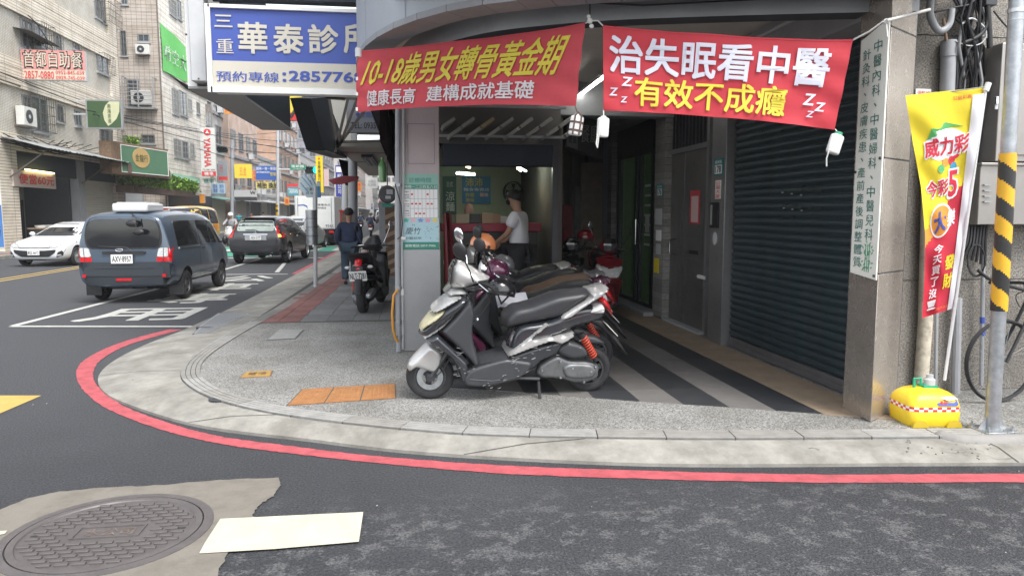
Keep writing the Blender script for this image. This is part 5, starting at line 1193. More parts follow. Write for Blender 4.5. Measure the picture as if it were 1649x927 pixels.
drape(v, 'bumper_step', bv, [(-.66, .50), (.66, .50), (.66, .66), (-.66, .66)], 'B', bump, .05, depth=.05, rnd=.04)
drape(v, 'bumper_ridge', bv, [(-.48, .635), (.5, .635), (.5, .655), (-.48, .655)], 'B', bump, .06, depth=.02)
for s_ in (-1, 1):
    drape(v, 'tail_lamp', bv, [(s_ * .79, .75), (s_ * .545, .75), (s_ * .55, .83), (s_ * .79, .83)], 'B', K['redlens'], .018, g=.06, depth=.03)
    drape(v, 'reversing_lens', bv, [(s_ * .735, .835), (s_ * .55, .835), (s_ * .59, .99), (s_ * .74, .995)], 'B', K['clear'], .02, g=.06, depth=.03, rnd=.03)
    drape(v, 'tail_lamp_edge', bv, [(s_ * .79, .83), (s_ * .742, .83), (s_ * .745, .995), (s_ * .785, .995)], 'B', K['redlens'], .02, g=.04, depth=.03)
    drape(v, 'lens_divider', bv, [(s_ * .665, .76), (s_ * .655, .76), (s_ * .665, .99), (s_ * .675, .99)], 'B', K['black'], .023, g=.06)
    drape(v, 'reflector', bv, [(s_ * .70, .48), (s_ * .64, .48), (s_ * .64, .53), (s_ * .70, .53)], 'B', K['redlens'], .055, depth=.03)
    part(v, 'mud_flap', MB(K['black']).box((s_ * .72 - .13, -1.46, .12), (s_ * .72 + .13, -1.44, .34)), **_w)
drape(v, 'fog_lamp', bv, [(-.14, .415), (.12, .415), (.12, .455), (-.14, .455)], 'B', K['redlens'], .055, depth=.02)
drape(v, 'handle_bar_trim', bv, [(-.36, .885), (.34, .885), (.37, .905), (.37, .925), (.34, .935), (-.36, .935)], 'B', K['black'], .03, depth=.03, rnd=.01)
plate(v, 'AXV·8957', (-.02, -1.915, .80), (1, 0, 0), .36, .155)
part(v, 'badge', MB(K['chrome']).tube([(-.07 + .06 * cos(a * pi / 8), -1.885, .955 + .022 * sin(a * pi / 8)) for a in range(17)], .006, 6).bar((-.1, -1.885, .955), (-.04, -1.885, .955), .008), **_w)
part(v, 'tow_hook', MB(under).box((-.1, -1.8, .26), (.1, -1.6, .32)), **_w)
part(v, 'rear_wiper', MB(K['black']).tube([(.16, -1.88, .92), (.05, -1.885, 1.0), (-.42, -1.88, 1.02)], .01, 6), **_w)
part(v, 'rear_view_mirror', MB(K['black']).tube([(.16, -1.8, 1.56), (.2, -1.95, 1.58), (.27, -1.98, 1.54), (.28, -2.0, 1.36)], .011, 6).ball((.2, -1.97, 1.42), .09, 12, (1.15, .35, .7)).ball((.31, -1.99, 1.27), .09, 12, (1.1, .35, .62)), **_6)
rb = part(v, 'roof_box', MB(mat('roof_box_white', (.6, .61, .63), .35, coat=.4)).box((-.2, -1.78, 1.62), (.4, -1.0, 1.77)), world=False, bev=.035, seg=3)
part(v, 'roof_box_lid', MB(MATS['roof_box_white']).box((-.15, -1.7, 1.77), (.35, -1.06, 1.79)), world=False, bev=.012)
part(v, 'roof_rail', MB(K['alu']).tube([(.66, -1.5, 1.655), (.665, 0, 1.7), (.65, .6, 1.66)], .02, 8), **_w)
part(v, 'roof_bar', MB(K['red']).box((-.3, -.1, 1.68), (.55, -.04, 1.72)).mat(K['white']).box((-.3, -.11, 1.70), (.55, -.1, 1.72)), **_w)
part(v, 'axle', MB(under).box((-.6, -1.2, .2), (.6, -1.05, .32)).box((-.3, -1.7, .25), (.3, 1.3, .36)), **_w)
part(v, 'door_mirror', MB(K['black']).ball((.92, 1.0, 1.02), .09, 10, (.7, .8, 1.1)).bar((.78, 1.02, .98), (.9, 1.0, 1.0), .03), world=False, smooth=50)
for y in (-.34, .46, 1.2): drape(v, 'door_seam', bv, [(y, .42), (y + .008, .42), (y + .008, 1.46 if y < 1 else 1.0), (y, 1.46 if y < 1 else 1.0)], 'R', K['black'], .003, g=.2)
drape(v, 'door_handle', bv, [(-.18, .90), (-.02, .90), (-.02, .925), (-.18, .925)], 'R', K['black'], .02)
drape(v, 'side_skirt', bv, [(-.8, .30), (.8, .30), (.8, .345), (-.8, .345)], 'R', K['dgrey'], .01)
v = empty('suv', (-4.60, 25.4, 0), 'gunmetal compact suv with red tail lamps seen from behind, ahead of the blue van', 'suv', rz=-.09)
st = [(-2.02, .44, .55, .86, .92, .62, .74, .74, .66), (-1.98, .32, .52, .90, 1.08, .74, .84, .82, .64), (-1.86, .27, .48, .93, 1.34, .80, .87, .83, .58), (-1.6, .25, .44, .94, 1.47, .82, .88, .84, .58), (-.8, .22, .4, .94, 1.52, .82, .88, .85, .60), (0, .22, .4, .93, 1.53, .82, .88, .85, .60),
      (.6, .22, .4, .92, 1.44, .82, .88, .84, .58), (1.1, .22, .4, .90, 1.12, .82, .88, .83, .62), (1.5, .24, .42, .86, .95, .82, .88, .82, .66), (1.9, .27, .45, .78, .82, .8, .84, .78, .64), (2.1, .33, .5, .62, .68, .66, .7, .64, .5)]
b_, bv = carbody(v, 'body', st, gun, [(-.82, -1.28), (.82, -1.28), (-.82, 1.25), (.82, 1.25)], .325, .88)
for x in (-.76, .76):
    for y in (-1.28, 1.25): carwheel(v, x, y, .325, .2, K['alu'], 7, .2)
drape(v, 'rear_window', bv, [(-.58, 1.04), (.58, 1.04), (.52, 1.37), (-.52, 1.37)], 'B', mat('pale_tinted_window', (.33, .38, .34), .08, spec=.8, var=.25, vs=3), .006, rnd=.08)
drape(v, 'rear_window_seal', bv, [(-.64, 1.01), (.64, 1.01), (.58, 1.42), (-.58, 1.42)], 'B', K['black'], .003, rnd=.06)
for s_ in (-1, 1):
    drape(v, 'tail_lamp', bv, [(s_ * .86, .84), (s_ * .70, .84), (s_ * .65, 1.05), (s_ * .585, 1.40), (s_ * .66, 1.40), (s_ * .78, 1.05)], 'B', K['redlens'], .02, g=.07, depth=.04)
    drape(v, 'tail_lamp_side', bv, [(-1.9, .86), (-1.72, .92), (-1.70, 1.0), (-1.85, 1.0)], 'R' if s_ > 0 else 'L', K['redlens'], .01, g=.07)
    drape(v, 'reflector', bv, [(s_ * .72, .50), (s_ * .46, .50), (s_ * .48, .535), (s_ * .72, .535)], 'B', K['redlens'], .02)
drape(v, 'indicator_lamp', bv, [(.85, .86), (.71, .86), (.70, .94), (.83, .94)], 'B', mat('lit_amber', (1, .55, .08), .3, emit=1.2), .03, g=.06)
drape(v, 'chrome_strip', bv, [(-.36, .93), (.38, .93), (.38, .95), (-.36, .95)], 'B', K['chrome'], .03, g=.1)
drape(v, 'plate_recess', bv, [(-.32, .76), (.34, .76), (.34, .92), (-.32, .92)], 'B', K['grey'], .012, g=.1)
plate(v, 'AKN·3177', (.02, -2.06, .835), (1, 0, 0), .34, .13)
drape(v, 'rear_bumper', bv, [(-.86, .42), (.86, .42), (.87, .62), (-.87, .62)], 'B', gun, .03, depth=.04, rnd=.04)
drape(v, 'lower_bumper', bv, [(-.80, .27), (.80, .27), (.84, .47), (-.84, .47)], 'B', K['dgrey'], .02, depth=.03, rnd=.04)
drape(v, 'boot_handle', bv, [(-.1, .69), (.1, .69), (.1, .72), (-.1, .72)], 'B', K['black'], .02)
part(v, 'badge', MB(K['chrome']).tube([(.0 + .035 * cos(a * pi / 6), -2.03, 1.0 + .035 * sin(a * pi / 6)) for a in range(13)], .005, 5), **_w)
part(v, 'rear_wiper', MB(K['black']).tube([(.15, -2.02, 1.02), (-.05, -2.0, 1.08), (-.3, -2.0, 1.08)], .01, 6), **_w)
part(v, 'exhaust_pipe', MB(K['chrome']).tube([(.46, -1.95, .28), (.46, -2.05, .28)], .04, 12), **_w)
for r in ([(-1.1, .98), (-.35, .97), (-.35, 1.35), (-1.0, 1.36), (-1.3, 1.25)], [(-.3, .97), (.4, .96), (.35, 1.34), (-.3, 1.35)], [(.45, .96), (1.0, .95), (.6, 1.28), (.42, 1.32)]):
    for s_ in 'RL': drape(v, 'side_window', bv, r, s_, K['glass'], .006, rnd=.03)
drape(v, 'windscreen', bv, [(-.62, 1.0), (.62, 1.0), (.5, 1.42), (-.5, 1.42)], 'F', K['glass'], .006)
drape(v, 'door_handle', bv, [(-.2, .84), (-.02, .84), (-.02, .865), (-.2, .865)], 'R', K['chrome'], .02)
part(v, 'door_mirror', MB(gun).ball((.98, .75, .98), .1, 10, (.9, .6, .7)), world=False, smooth=50)
part(v, 'roof_spoiler', MB(gun).box((-.55, -1.78, 1.44), (.55, -1.5, 1.47)), world=False, bev=.012)
v = empty('hatchback', (-10.85, 25.2, 0), 'white hatchback with a dark windscreen driving towards the camera beside the lunchbox shop', 'car', rz=pi - .10)
st = [(2.06, .34, .42, .60, .64, .5, .6, .58, .5), (2.0, .22, .38, .66, .70, .68, .76, .72, .6), (1.86, .18, .36, .70, .745, .76, .82, .78, .66), (1.45, .17, .36, .76, .83, .79, .85, .80, .66), (.95, .16, .34, .82, .92, .8, .86, .82, .64), (.55, .16, .34, .85, 1.12, .8, .86, .82, .58), (.1, .16, .34, .87, 1.31, .8, .86, .82, .54),
      (-.5, .16, .34, .89, 1.345, .8, .86, .82, .55), (-1.2, .17, .35, .91, 1.28, .8, .86, .81, .53), (-1.75, .2, .38, .92, 1.05, .78, .84, .79, .55), (-2.0, .26, .42, .8, .9, .7, .78, .74, .55), (-2.06, .34, .5, .7, .75, .6, .66, .62, .5)]
b_, bv = carbody(v, 'body', st, wpt, [(-.8, -1.2), (.8, -1.2), (-.8, 1.28), (.8, 1.28)], .285, .86)
for x in (-.74, .74):
    for y in (-1.2, 1.28): carwheel(v, x, y, .285, .19, K['alu'], 10, .2)
drape(v, 'windscreen', bv, [(-.70, .90), (.70, .90), (.50, 1.27), (-.50, 1.27)], 'F', K['glass'], .008, rnd=.05)
drape(v, 'lower_grille', bv, [(-.58, .42), (-.40, .30), (.40, .30), (.58, .42), (.62, .52), (.3, .49), (-.3, .49), (-.62, .52)], 'F', K['black'], .012, g=.08, rnd=.03)
drape(v, 'upper_grille_slot', bv, [(-.42, .565), (.42, .565), (.46, .585), (-.46, .585)], 'F', K['black'], .012, g=.1)
for s_ in (-1, 1):
    drape(v, 'headlight', bv, [(s_ * .44, .60), (s_ * .62, .59), (s_ * .80, .70), (s_ * .78, .745), (s_ * .62, .71), (s_ * .5, .65)], 'F', K['clear'], .014, g=.05, depth=.02)
    drape(v, 'headlight_shroud', bv, [(s_ * .42, .59), (s_ * .62, .575), (s_ * .82, .695), (s_ * .80, .755), (s_ * .62, .72), (s_ * .48, .66)], 'F', K['dgrey'], .009, g=.05, depth=.02)
    drape(v, 'fog_lamp_recess', bv, [(s_ * .60, .28), (s_ * .76, .34), (s_ * .80, .52), (s_ * .66, .44)], 'F', K['black'], .012, g=.06)
    drape(v, 'fog_lamp', bv, [(s_ * .64, .33), (s_ * .73, .34), (s_ * .73, .38), (s_ * .64, .37)], 'F', K['clear'], .018, g=.06)
    part(v, 'door_mirror', MB(wpt).ball((s_ * .94, .55, .95), .1, 10, (.95, .55, .65)).bar((s_ * .8, .6, .9), (s_ * .92, .56, .92), .03), world=False, smooth=50)
    for r in ([(-1.45, .97), (-.6, .94), (-.58, 1.22), (-1.1, 1.2)], [(-.55, .94), (.1, .92), (.0, 1.22), (-.53, 1.24)], [(.15, .92), (.72, .91), (.15, 1.17), (.05, 1.2)]):
        drape(v, 'side_window', bv, r, 'R' if s_ > 0 else 'L', K['glass'], .006, rnd=.03)
plate(v, 'BGL·6612', (0, 2.10, .43), (-1, 0, 0), .34, .14)
part(v, 'badge', MB(K['chrome']).tube([(.055 * cos(a * pi / 8), 2.04, .625 + .035 * sin(a * pi / 8)) for a in range(17)], .007, 6).tube([(-.045, 2.045, .64), (0, 2.045, .61), (.045, 2.045, .64)], .006, 5), **_w)
drape(v, 'front_lip', bv, [(-.7, .2), (.7, .2), (.72, .235), (-.72, .235)], 'F', K['black'], .01)
def boxy(label, cat, name, loc, rz, W, L, H, paint, kind='van', group=None):
    v = empty(name, loc, label, cat, group, rz=rz); h = W / 2; R_ = min(.3, H * .18)
    if kind == 'van': S = [(-L / 2, .4, .5, H * .52, H * .85, .8, .9, .9, .76), (-L / 2 + .06, .3, .45, H * .55, H * .97, .9, 1, .98, .82), (-L * .25, .26, .42, H * .55, H, .93, 1, .98, .82), (L * .2, .26, .42, H * .54, H, .93, 1, .98, .82), (L * .34, .26, .42, H * .52, H * .85, .93, 1, .96, .8), (L * .45, .28, .45, H * .45, H * .52, .9, .98, .93, .75), (L / 2, .36, .5, H * .36, H * .4, .75, .8, .78, .6)]
    else: S = [(-L / 2, .35, .42, H * .5, H * .58, .7, .8, .8, .6), (-L * .42, .22, .36, H * .6, H * .7, .9, .98, .94, .7), (-L * .25, .18, .34, H * .62, H * .95, .93, 1, .95, .62), (0, .17, .34, H * .62, H, .93, 1, .95, .64), (L * .12, .17, .34, H * .62, H * .93, .93, 1, .95, .64), (L * .27, .18, .34, H * .58, H * .64, .93, 1, .94, .7), (L * .42, .2, .36, H * .5, H * .56, .9, .97, .9, .68), (L / 2, .3, .42, H * .38, H * .42, .7, .78, .72, .5)]
    S = [(s[0], s[1], s[2], s[3], s[4], s[5] * h, s[6] * h, s[7] * h, s[8] * h) for s in S]
    b_, bv = carbody(v, 'body', S, paint, [(x * h * .95, y * L) for x in (-1, 1) for y in (-.3, .32)], R_, h)
    for x in (-1, 1):
        for y in (-.3, .32): carwheel(v, x * h * .9, y * L, R_, .18, K['steel'], 5)
    zl = H * (.56 if kind == 'van' else .64); zh = H * (.93 if kind == 'van' else .93)
    drape(v, 'rear_window', bv, [(-h * .7, zl), (h * .7, zl), (h * .6, zh - .04), (-h * .6, zh - .04)], 'B', K['glass'], .01, rnd=.05)
    drape(v, 'windscreen', bv, [(-h * .75, zl), (h * .75, zl), (h * .62, zh - .04), (-h * .62, zh - .04)], 'F', K['glass'], .01, rnd=.05)
    for s_, sd_ in ((-1, 'L'), (1, 'R')):
        for (a, c) in (((-.42, -.14), (-.12, .1), (.12, .3)) if kind == 'van' else ((-.22, -.02), (0, .17))): drape(v, 'side_window', bv, [(a * L, zl), (c * L, zl), (c * L - (.0 if c < .15 else .1), zh), (a * L, zh)], sd_, K['glass'], .008, rnd=.04)
        drape(v, 'tail_lamp', bv, [(s_ * h * .95, H * .42), (s_ * h * .72, H * .42), (s_ * h * .72, H * .54), (s_ * h * .95, H * .54)], 'B', K['redlens'], .015)
        drape(v, 'headlight', bv, [(s_ * h * .9, H * .36), (s_ * h * .55, H * .34), (s_ * h * .55, H * .4), (s_ * h * .9, H * .46)], 'F', K['clear'], .015)
    drape(v, 'grille', bv, [(-h * .5, H * .2), (h * .5, H * .2), (h * .5, H * .27), (-h * .5, H * .27)], 'F', K['black'], .012)
    return v, bv
v, bv = boxy('yellow van with orange lettering behind the blue van in the far lane', 'van', 'yellow_van', (-10.55, 36.6, 0), pi - .03, 1.75, 4.6, 1.95, ylp)
txt(v, 'PUTTY 商用', Fr((-.905, 0, 0), (0, -1, 0)), (-.1, .92, 2.0, 1.1), K['orange'], n=.02, **_w) if False else None
for i, ch in enumerate('宅急服務'): txt(v, ch, Fr((-.885, 0, 0), (0, -1, 0)), (-.2 + i * .5, .82, .2 + i * .5, 1.06), mat('orange_print', (.7, .13, .02), .5), n=.02, **_w)
boxy('silver car just beyond the gunmetal suv', 'car', 'silver_car', (-4.9, 33.5, 0), -.1, 1.7, 4.2, 1.5, silver, 'car')
boxy('yellow taxi in the middle distance left of the white truck', 'taxi', 'taxi', (-7.6, 52, 0), .0, 1.7, 4.3, 1.5, ylp, 'car')
fc_ = [('dark distant car waiting far down the street beside the white van', 'car', (-4.5, 118, 0), gun, 'car', 1.5), ('white van far down the street beyond the motorcycles', 'van', (-5.6, 140, 0), wpt, 'van', 2.1), ('grey distant car parked on the left of the far road', 'car', (-8.4, 110, 0), silver, 'car', 1.5)]
for lab, cat, loc, pt_, kd, H in fc_: boxy(lab, cat, 'distant_car' if kd == 'car' else 'distant_van', loc, 0, 1.7, 4.3, H, pt_, kd)
tk = empty('box_truck', (-4.55, 38.0, 0), 'white box truck with red tail lamps seen from behind, beyond the suv', 'truck', rz=-.03)
bw, bl, bz0, bz1 = .93, 2.9, .82, 2.42
part(tk, 'cargo_box', MB(wtr).box((-bw, -1.6, bz0), (bw, bl - 1.6, bz1)), world=False, bev=.02)
f = Fr((0, -1.6, 0), (1, 0, 0))
for s_ in (-1, 1):
    part(tk, 'cargo_door', fbox(MB(wtr), f, (min(.01 * s_, .88 * s_), bz0 + .05, max(.01 * s_, .88 * s_), bz1 - .06), 0, .02), world=False, bev=.008)
    for x in (.06, .8): part(tk, 'lock_rod', MB(K['steel']).tube([(s_ * x, -1.65, bz0 + .04), (s_ * x, -1.65, bz1 - .04)], .014, 6), **_w)
    part(tk, 'tail_lamp', fbox(MB(K['redlens']), f, (s_ * .78 - .12, .62, s_ * .78 + .12, .74), 0, .04), **_w)
    part(tk, 'mud_flap', fbox(MB(K['black']), f, (s_ * .7 - .18, .12, s_ * .7 + .18, .5), -.3, -.28), **_w)
part(tk, 'corner_post', MB(K['alu']).box((-bw - .01, -1.62, bz0), (-bw + .05, -1.58, bz1)), **_w); part(tk, 'corner_post', MB(K['alu']).box((bw - .05, -1.62, bz0), (bw + .01, -1.58, bz1)), **_w)
part(tk, 'chassis', MB(under).box((-.85, -1.6, .5), (.85, 3.0, .8)).box((-.8, -1.65, .4), (.8, -1.55, .5)), **_w)
part(tk, 'cab', MB(wpt).box((-.85, 1.35, .5), (.85, 2.9, 1.95)), world=False, bev=.1)
for x in (-.7, .7):
    for y in (-.6, 2.2): carwheel(tk, x, y, .33, .26, K['grey'], 6)
plate(tk, 'GLA·961', (-.1, -1.68, .62), (1, 0, 0), .34, .15)
for b2_, r in (('專業食品', (.15, 1.95, .75, 2.05)), ('物流配送', (.15, 1.8, .55, 1.9)), ('9561', (.5, .92, .85, 1.04))): txt(tk, b2_, f, r, K['blktxt'], n=.026, **_w)
part(tk, 'blue_logo', MB(K['bluetxt']).prism([(-.8, 2.0), (-.5, 2.02), (-.35, 1.95), (-.33, 1.8), (-.4, 1.9), (-.55, 1.96), (-.8, 1.94)], f, .02, .024), **_w)
# ================================================================ RIGHT FOREGROUND: pole, flag, yellow base, pipes, cabinet, bicycle
pb = G(1597, 694, .1)
pl_ = empty('striped_pole', tuple(pb), 'galvanised steel pole with black and yellow diagonal striped sleeve and bolted base plate', 'pole')
top = onplane(1640, -40, pb, (0, 1, 0))
ax = (top - pb).normalized(); H_ = (top - pb).length; pr_ = .046
def pat(d): return pb + ax * d
part(pl_, 'pole_shaft', MB(K['steel']).tube([pat(0), pat(H_)], pr_, 24), **_s)
d0 = (onplane(1606, 500, pb, (0, 1, 0)) - pb).length; d1 = (onplane(1622, 247, pb, (0, 1, 0)) - pb).length
blk = mat('stripe_black', (.02, .02, .02), .4, grunge=.2, gcol=(.12, .1, .06), gs=12); ylw = mat('stripe_yellow', (.72, .4, .02), .4, var=.08, grunge=.2, gcol=(.3, .18, .05), gs=14)
mb = MB(blk); n = 24; rows = 90; u = ax.orthogonal().normalized(); w_ = ax.cross(u)
for j in range(rows + 1):
    for i in range(n):
        a = 2 * pi * i / n; mb.v.append(pat(d0 + (d1 - d0) * j / rows) + (u * cos(a) + w_ * sin(a)) * (pr_ + .006))
mb.mat(ylw)
for j in range(rows):
    for i in range(n):
        i2 = (i + 1) % n; dd = (d1 - d0) * (j + .5) / rows
        s_ = (dd / .235 + (i + .5) / n * 1.0 + .35) % 1
        mb.c = 1 if s_ < .5 else 0
        mb.f.append([j * n + i, j * n + i2, (j + 1) * n + i2, (j + 1) * n + i]); mb.mi.append(mb.c)
part(pl_, 'striped_sleeve', mb, **_s)
part(pl_, 'base_plate', MB(K['steel']).cbox(pb + V((0, 0, .012)), (.24, .2, .018)), bev=.003)
for dx in (-1, 1):
    for dy in (-1, 1):
        c = pb + V((dx * .09, dy * .075, .02)); b_ = part(pl_, 'bolt', MB(K['steel']).tube([c, c + V((0, 0, .035))], .008, 6)); part(b_, 'nut', MB(K['steel']).tube([c, c + V((0, 0, .014))], .016, 6))
    part(pl_, 'gusset', MB(K['steel']).add([pb + V((dx * .04, -.003, .02)), pb + V((dx * .11, -.003, .02)), pb + V((dx * .04, -.003, .12)), pb + V((dx * .04, .003, .02)), pb + V((dx * .11, .003, .02)), pb + V((dx * .04, .003, .12))], [(0, 1, 2), (5, 4, 3), (0, 3, 4, 1), (1, 4, 5, 2), (2, 5, 3, 0)]), **_z)
cl_ = (onplane(1635, 18, pb, (0, 1, 0)) - pb).length
part(pl_, 'clamp_band', MB(K['alu']).tube([pat(cl_ - .012), pat(cl_ + .012)], pr_ + .005, 24).tube([pat(cl_ - .06), pat(cl_ - .055)], pr_ + .003, 24).cbox(pat(cl_) + V((.06, -.02, 0)), (.05, .03, .03)), **_s)
yc = G(1512, 688, .1); ybm = mat('yellow_moulded_plastic', (.78, .55, .02), .38, var=.06, vs=8, grunge=.25, gcol=(.3, .2, .05), gs=8, gth=.58)
fb_ = empty('flag_base', tuple(yc + V((0, .16, 0))), 'yellow moulded flag base with red and white checker band and blue label', 'flag base', rz=-.12)
def rr(hw, hd, z, r=.05, n=5):
    out = []
    for (sx, sy, a0) in ((1, -1, -pi / 2), (1, 1, 0), (-1, 1, pi / 2), (-1, -1, pi)):
        for k_ in range(n + 1):
            a = a0 + k_ * pi / 2 / n; out.append(V((sx * (hw - r) + r * cos(a), sy * (hd - r) + r * sin(a), z)))
    return out
lev = [(.178, .15, .0), (.186, .158, .015), (.192, .162, .10), (.188, .158, .11), (.188, .158, .146), (.186, .155, .16), (.178, .148, .185), (.16, .132, .212), (.13, .106, .235), (.09, .07, .25), (.04, .03, .256)]
mb = MB(ybm); n = 24
for hw, hd, z in lev: mb.v += rr(hw, hd, z, min(.06, hw * .5, hd * .5))
for j in range(len(lev) - 1):
    for i in range(n): mb.f.append([j * n + i, j * n + (i + 1) % n, (j + 1) * n + (i + 1) % n, (j + 1) * n + i]); mb.mi.append(0)
mb.f.append([(len(lev) - 1) * n + i for i in range(n)]); mb.mi.append(0)
part(fb_, 'tank', mb, world=False, smooth=45)
mb = MB(K['red']); ring0 = rr(.190, .160, .112, .06); ring1 = rr(.190, .160, .128, .06); ring2 = rr(.190, .160, .144, .06)
P_ = []; cum = [0]
for i in range(n): cum.append(cum[-1] + (ring0[(i + 1) % n] - ring0[i]).length)
tot = cum[-1]
def rat(ring, s):
    for i in range(n):
        if cum[i + 1] >= s - 1e-9: t = (s - cum[i]) / max(1e-9, cum[i + 1] - cum[i]); return ring[i].lerp(ring[(i + 1) % n], t)
rp = mat('checker_red', (.6, .03, .03), .5); wpn = mat('checker_white', (.8, .78, .75), .5); NC = 40
for k_ in range(NC):
    for row, (ra, rb_) in enumerate(((ring0, ring1), (ring1, ring2))):
        mb.mat(rp if (k_ + row) % 2 else wpn); a, b_ = tot * k_ / NC, tot * (k_ + 1) / NC
        mb.add([rat(ra, a), rat(ra, b_), rat(rb_, b_), rat(rb_, a)], [(0, 1, 2, 3)])
part(fb_, 'checker_band', mb, world=False, **_z)
for x in (-.12, .12): part(fb_, 'foot_arch', MB(mat('yellow_shade', (.5, .36, .02), .5)).prism([(x + .055 * cos(a * pi / 8), .055 * sin(a * pi / 8)) for a in range(9)], lambda u, v, n: V((u, -.17 - n, v + .002)), -.02, .006), **_w)
lf = lambda u, v, n: V((.0 + u * .15, -.156 + .04 * v - n, .155 + v * .062))
part(fb_, 'label_sticker', MB(K['bluetxt']).prism([(.0, .15), (.1, 0), (.9, 0), (1, .15), (.95, .8), (.8, 1), (.2, 1), (.05, .8)], lf, .002, .008), world=False, **_z)
part(fb_, 'label_flap', MB(K['white']).add([lf(.15, .85, .01), lf(.5, .62, .035), lf(1.0, .72, .02), lf(.9, .95, .012), lf(.5, .98, .012)], [(0, 1, 2, 3, 4)]), world=False, **_z)
txt(fb_, '運彩', lf, (.12, .15, .5, .6), K['redtxt'], n=.011, world=False, bold=.02)
part(fb_, 'handle', MB(mat('green_plastic', (.02, .36, .2), .4)).box((-.03, -.04, .25), (.07, .05, .27)).tube([(-.08, 0, .25), (-.083, 0, .315), (-.035, 0, .318), (-.03, 0, .26)], .01, 8), **_w)
part(fb_, 'glass_socket', MB(K['lgrey']).lathe([(.03, .26), (.038, .27), (.038, .31), (.024, .32), (.024, .345), (.001, .345)], 14, Matrix.Translation((.03, 0, 0))), **_w)
Yfl = yc.y + .12
P0 = PY(1521, 612, Yfl); P1 = PY(1588, 138, Yfl)
fg = empty('promotional_flag', tuple(P0), 'tall yellow and red lottery flag with slanted characters on a leaning white pole', 'flag')
part(fg, 'pole', MB(mat('scuffed_white_pole', (.68, .68, .68), .45, grunge=.5, gcol=(.25, .24, .22), gs=16)).tube([P0, P1], .011, 10))
part(fg, 'pole_tip', MB(K['white']).tube([PY(1587, 147, Yfl), PY(1592, 134, Yfl)], .02, 10))
q = [PY(*p, Yfl) for p in [(1458, 154), (1586, 140), (1533, 497), (1487, 512)]]
def ff_(u, v, n=0):
    L_ = [(1458, 154), (1470, 230), (1483, 300), (1490, 380), (1489, 440), (1485, 512)][::-1]; R__ = [(1586, 140), (1575, 212), (1564, 283), (1553, 354), (1543, 425), (1532, 497)][::-1]
    t = v * 5; i = min(4, int(t)); t -= i
    a = (L_[i][0] * (1 - t) + L_[i + 1][0] * t, L_[i][1] * (1 - t) + L_[i + 1][1] * t); b_ = (R__[i][0] * (1 - t) + R__[i + 1][0] * t, R__[i][1] * (1 - t) + R__[i + 1][1] * t)
    x = a[0] * (1 - u) + b_[0] * u; y = a[1] * (1 - u) + b_[1] * u
    d = .03 * sin(u * 8 + v * 2) * (1 - .3 * v) + .015 * sin(v * 11 + u * 3) + .01 * sin(v * 31 + u * 9)
    p = PY(x, y, Yfl); return p + (p - CAM).normalized() * (d - n)
yf = mat('flag_yellow', (.78, .62, .03), .75, bump=.1, bs=30); rf_ = mat('flag_red', (.52, .02, .045), .75, bump=.1, bs=30); of_ = mat('flag_orange', (.72, .28, .04), .75)
mb = MB(yf); NU, NV = 40, 80
for j in range(NV + 1):
    for i in range(NU + 1): mb.v.append(ff_(i / NU * .99, j / NV))
mb.mat(yf); mb.mat(rf_); mb.mat(of_)
for j in range(NV):
    for i in range(NU):
        u_, v_ = (i + .5) / NU, (j + .5) / NV
        lim = .34 + .20 * u_ * 1.0 + (.06 if u_ > .55 else 0); k_ = 1 if v_ < lim else (2 if v_ < lim + .05 * (1 - u_) * 1.6 and u_ < .75 else 0)
        a = j * (NU + 1) + i; mb.f.append([a, a + 1, a + NU + 2, a + NU + 1]); mb.mi.append(k_)
part(fg, 'flag_cloth', mb, **_s)
part(fg, 'pole_sleeve', MB(mat('flag_white', (.75, .74, .78), .75)).grid(6, 60, lambda u, v: ff_(.86 + .17 * u, v * .97, .012 + .012 * sin(u * pi))), **_s)
part(fg, 'top_hem', MB(K['grey']).tube([PY(1457, 155, Yfl + .01), PY(1520, 149, Yfl + .0), PY(1586, 140, Yfl)], .004, 6))
fn = lambda u, v, n: ff_(u, v, n)
wt, rt = K['whtxt'], mat('flag_print_red', (.6, .02, .05), .7)
def two(s_, r, bold=.03): txt(fg, s_, fn, (r[0] - .015, r[1] - .004, r[2] + .015, r[3] + .004), wt, bold=.07, n=.009); txt(fg, s_, fn, r, rt, bold=.03, n=.013)
def disc(m, cu, cv, ru, rv, n0, nm='round_emblem'):
    mb = MB(m); mb.v.append(fn(cu, cv, n0))
    for j in range(1, 7): mb.v += [fn(cu + ru * j / 6 * cos(a * pi / 12), cv + rv * j / 6 * sin(a * pi / 12), n0) for a in range(24)]
    for a in range(24):
        mb.f.append([0, 1 + a, 1 + (a + 1) % 24]); mb.mi.append(0)
        for j in range(5): b = 1 + j * 24; mb.f.append([b + a, b + 24 + a, b + 24 + (a + 1) % 24, b + (a + 1) % 24]); mb.mi.append(0)
    return part(fg, nm, mb, **_z)
disc(wt, .5, .765, .33, .072, .003, 'leaf_swoosh')
part(fg, 'leaf_swoosh', MB(mat('flag_leaf_green', (.08, .35, .1), .7)).prism([(.22, .80), (.3, .845), (.5, .865), (.78, .835), (.6, .84), (.45, .835), (.36, .81)], fn, .005, .0062), **_z)
part(fg, 'red_swoosh', MB(rt).prism([(.4, .70), (.55, .685), (.72, .70), (.8, .76), (.7, .715), (.55, .698)], fn, .005, .0065), **_z)
two('威力彩', (.17, .72, .88, .80)); two('今彩', (.12, .545, .55, .61)); two('5', (.56, .53, .72, .64))
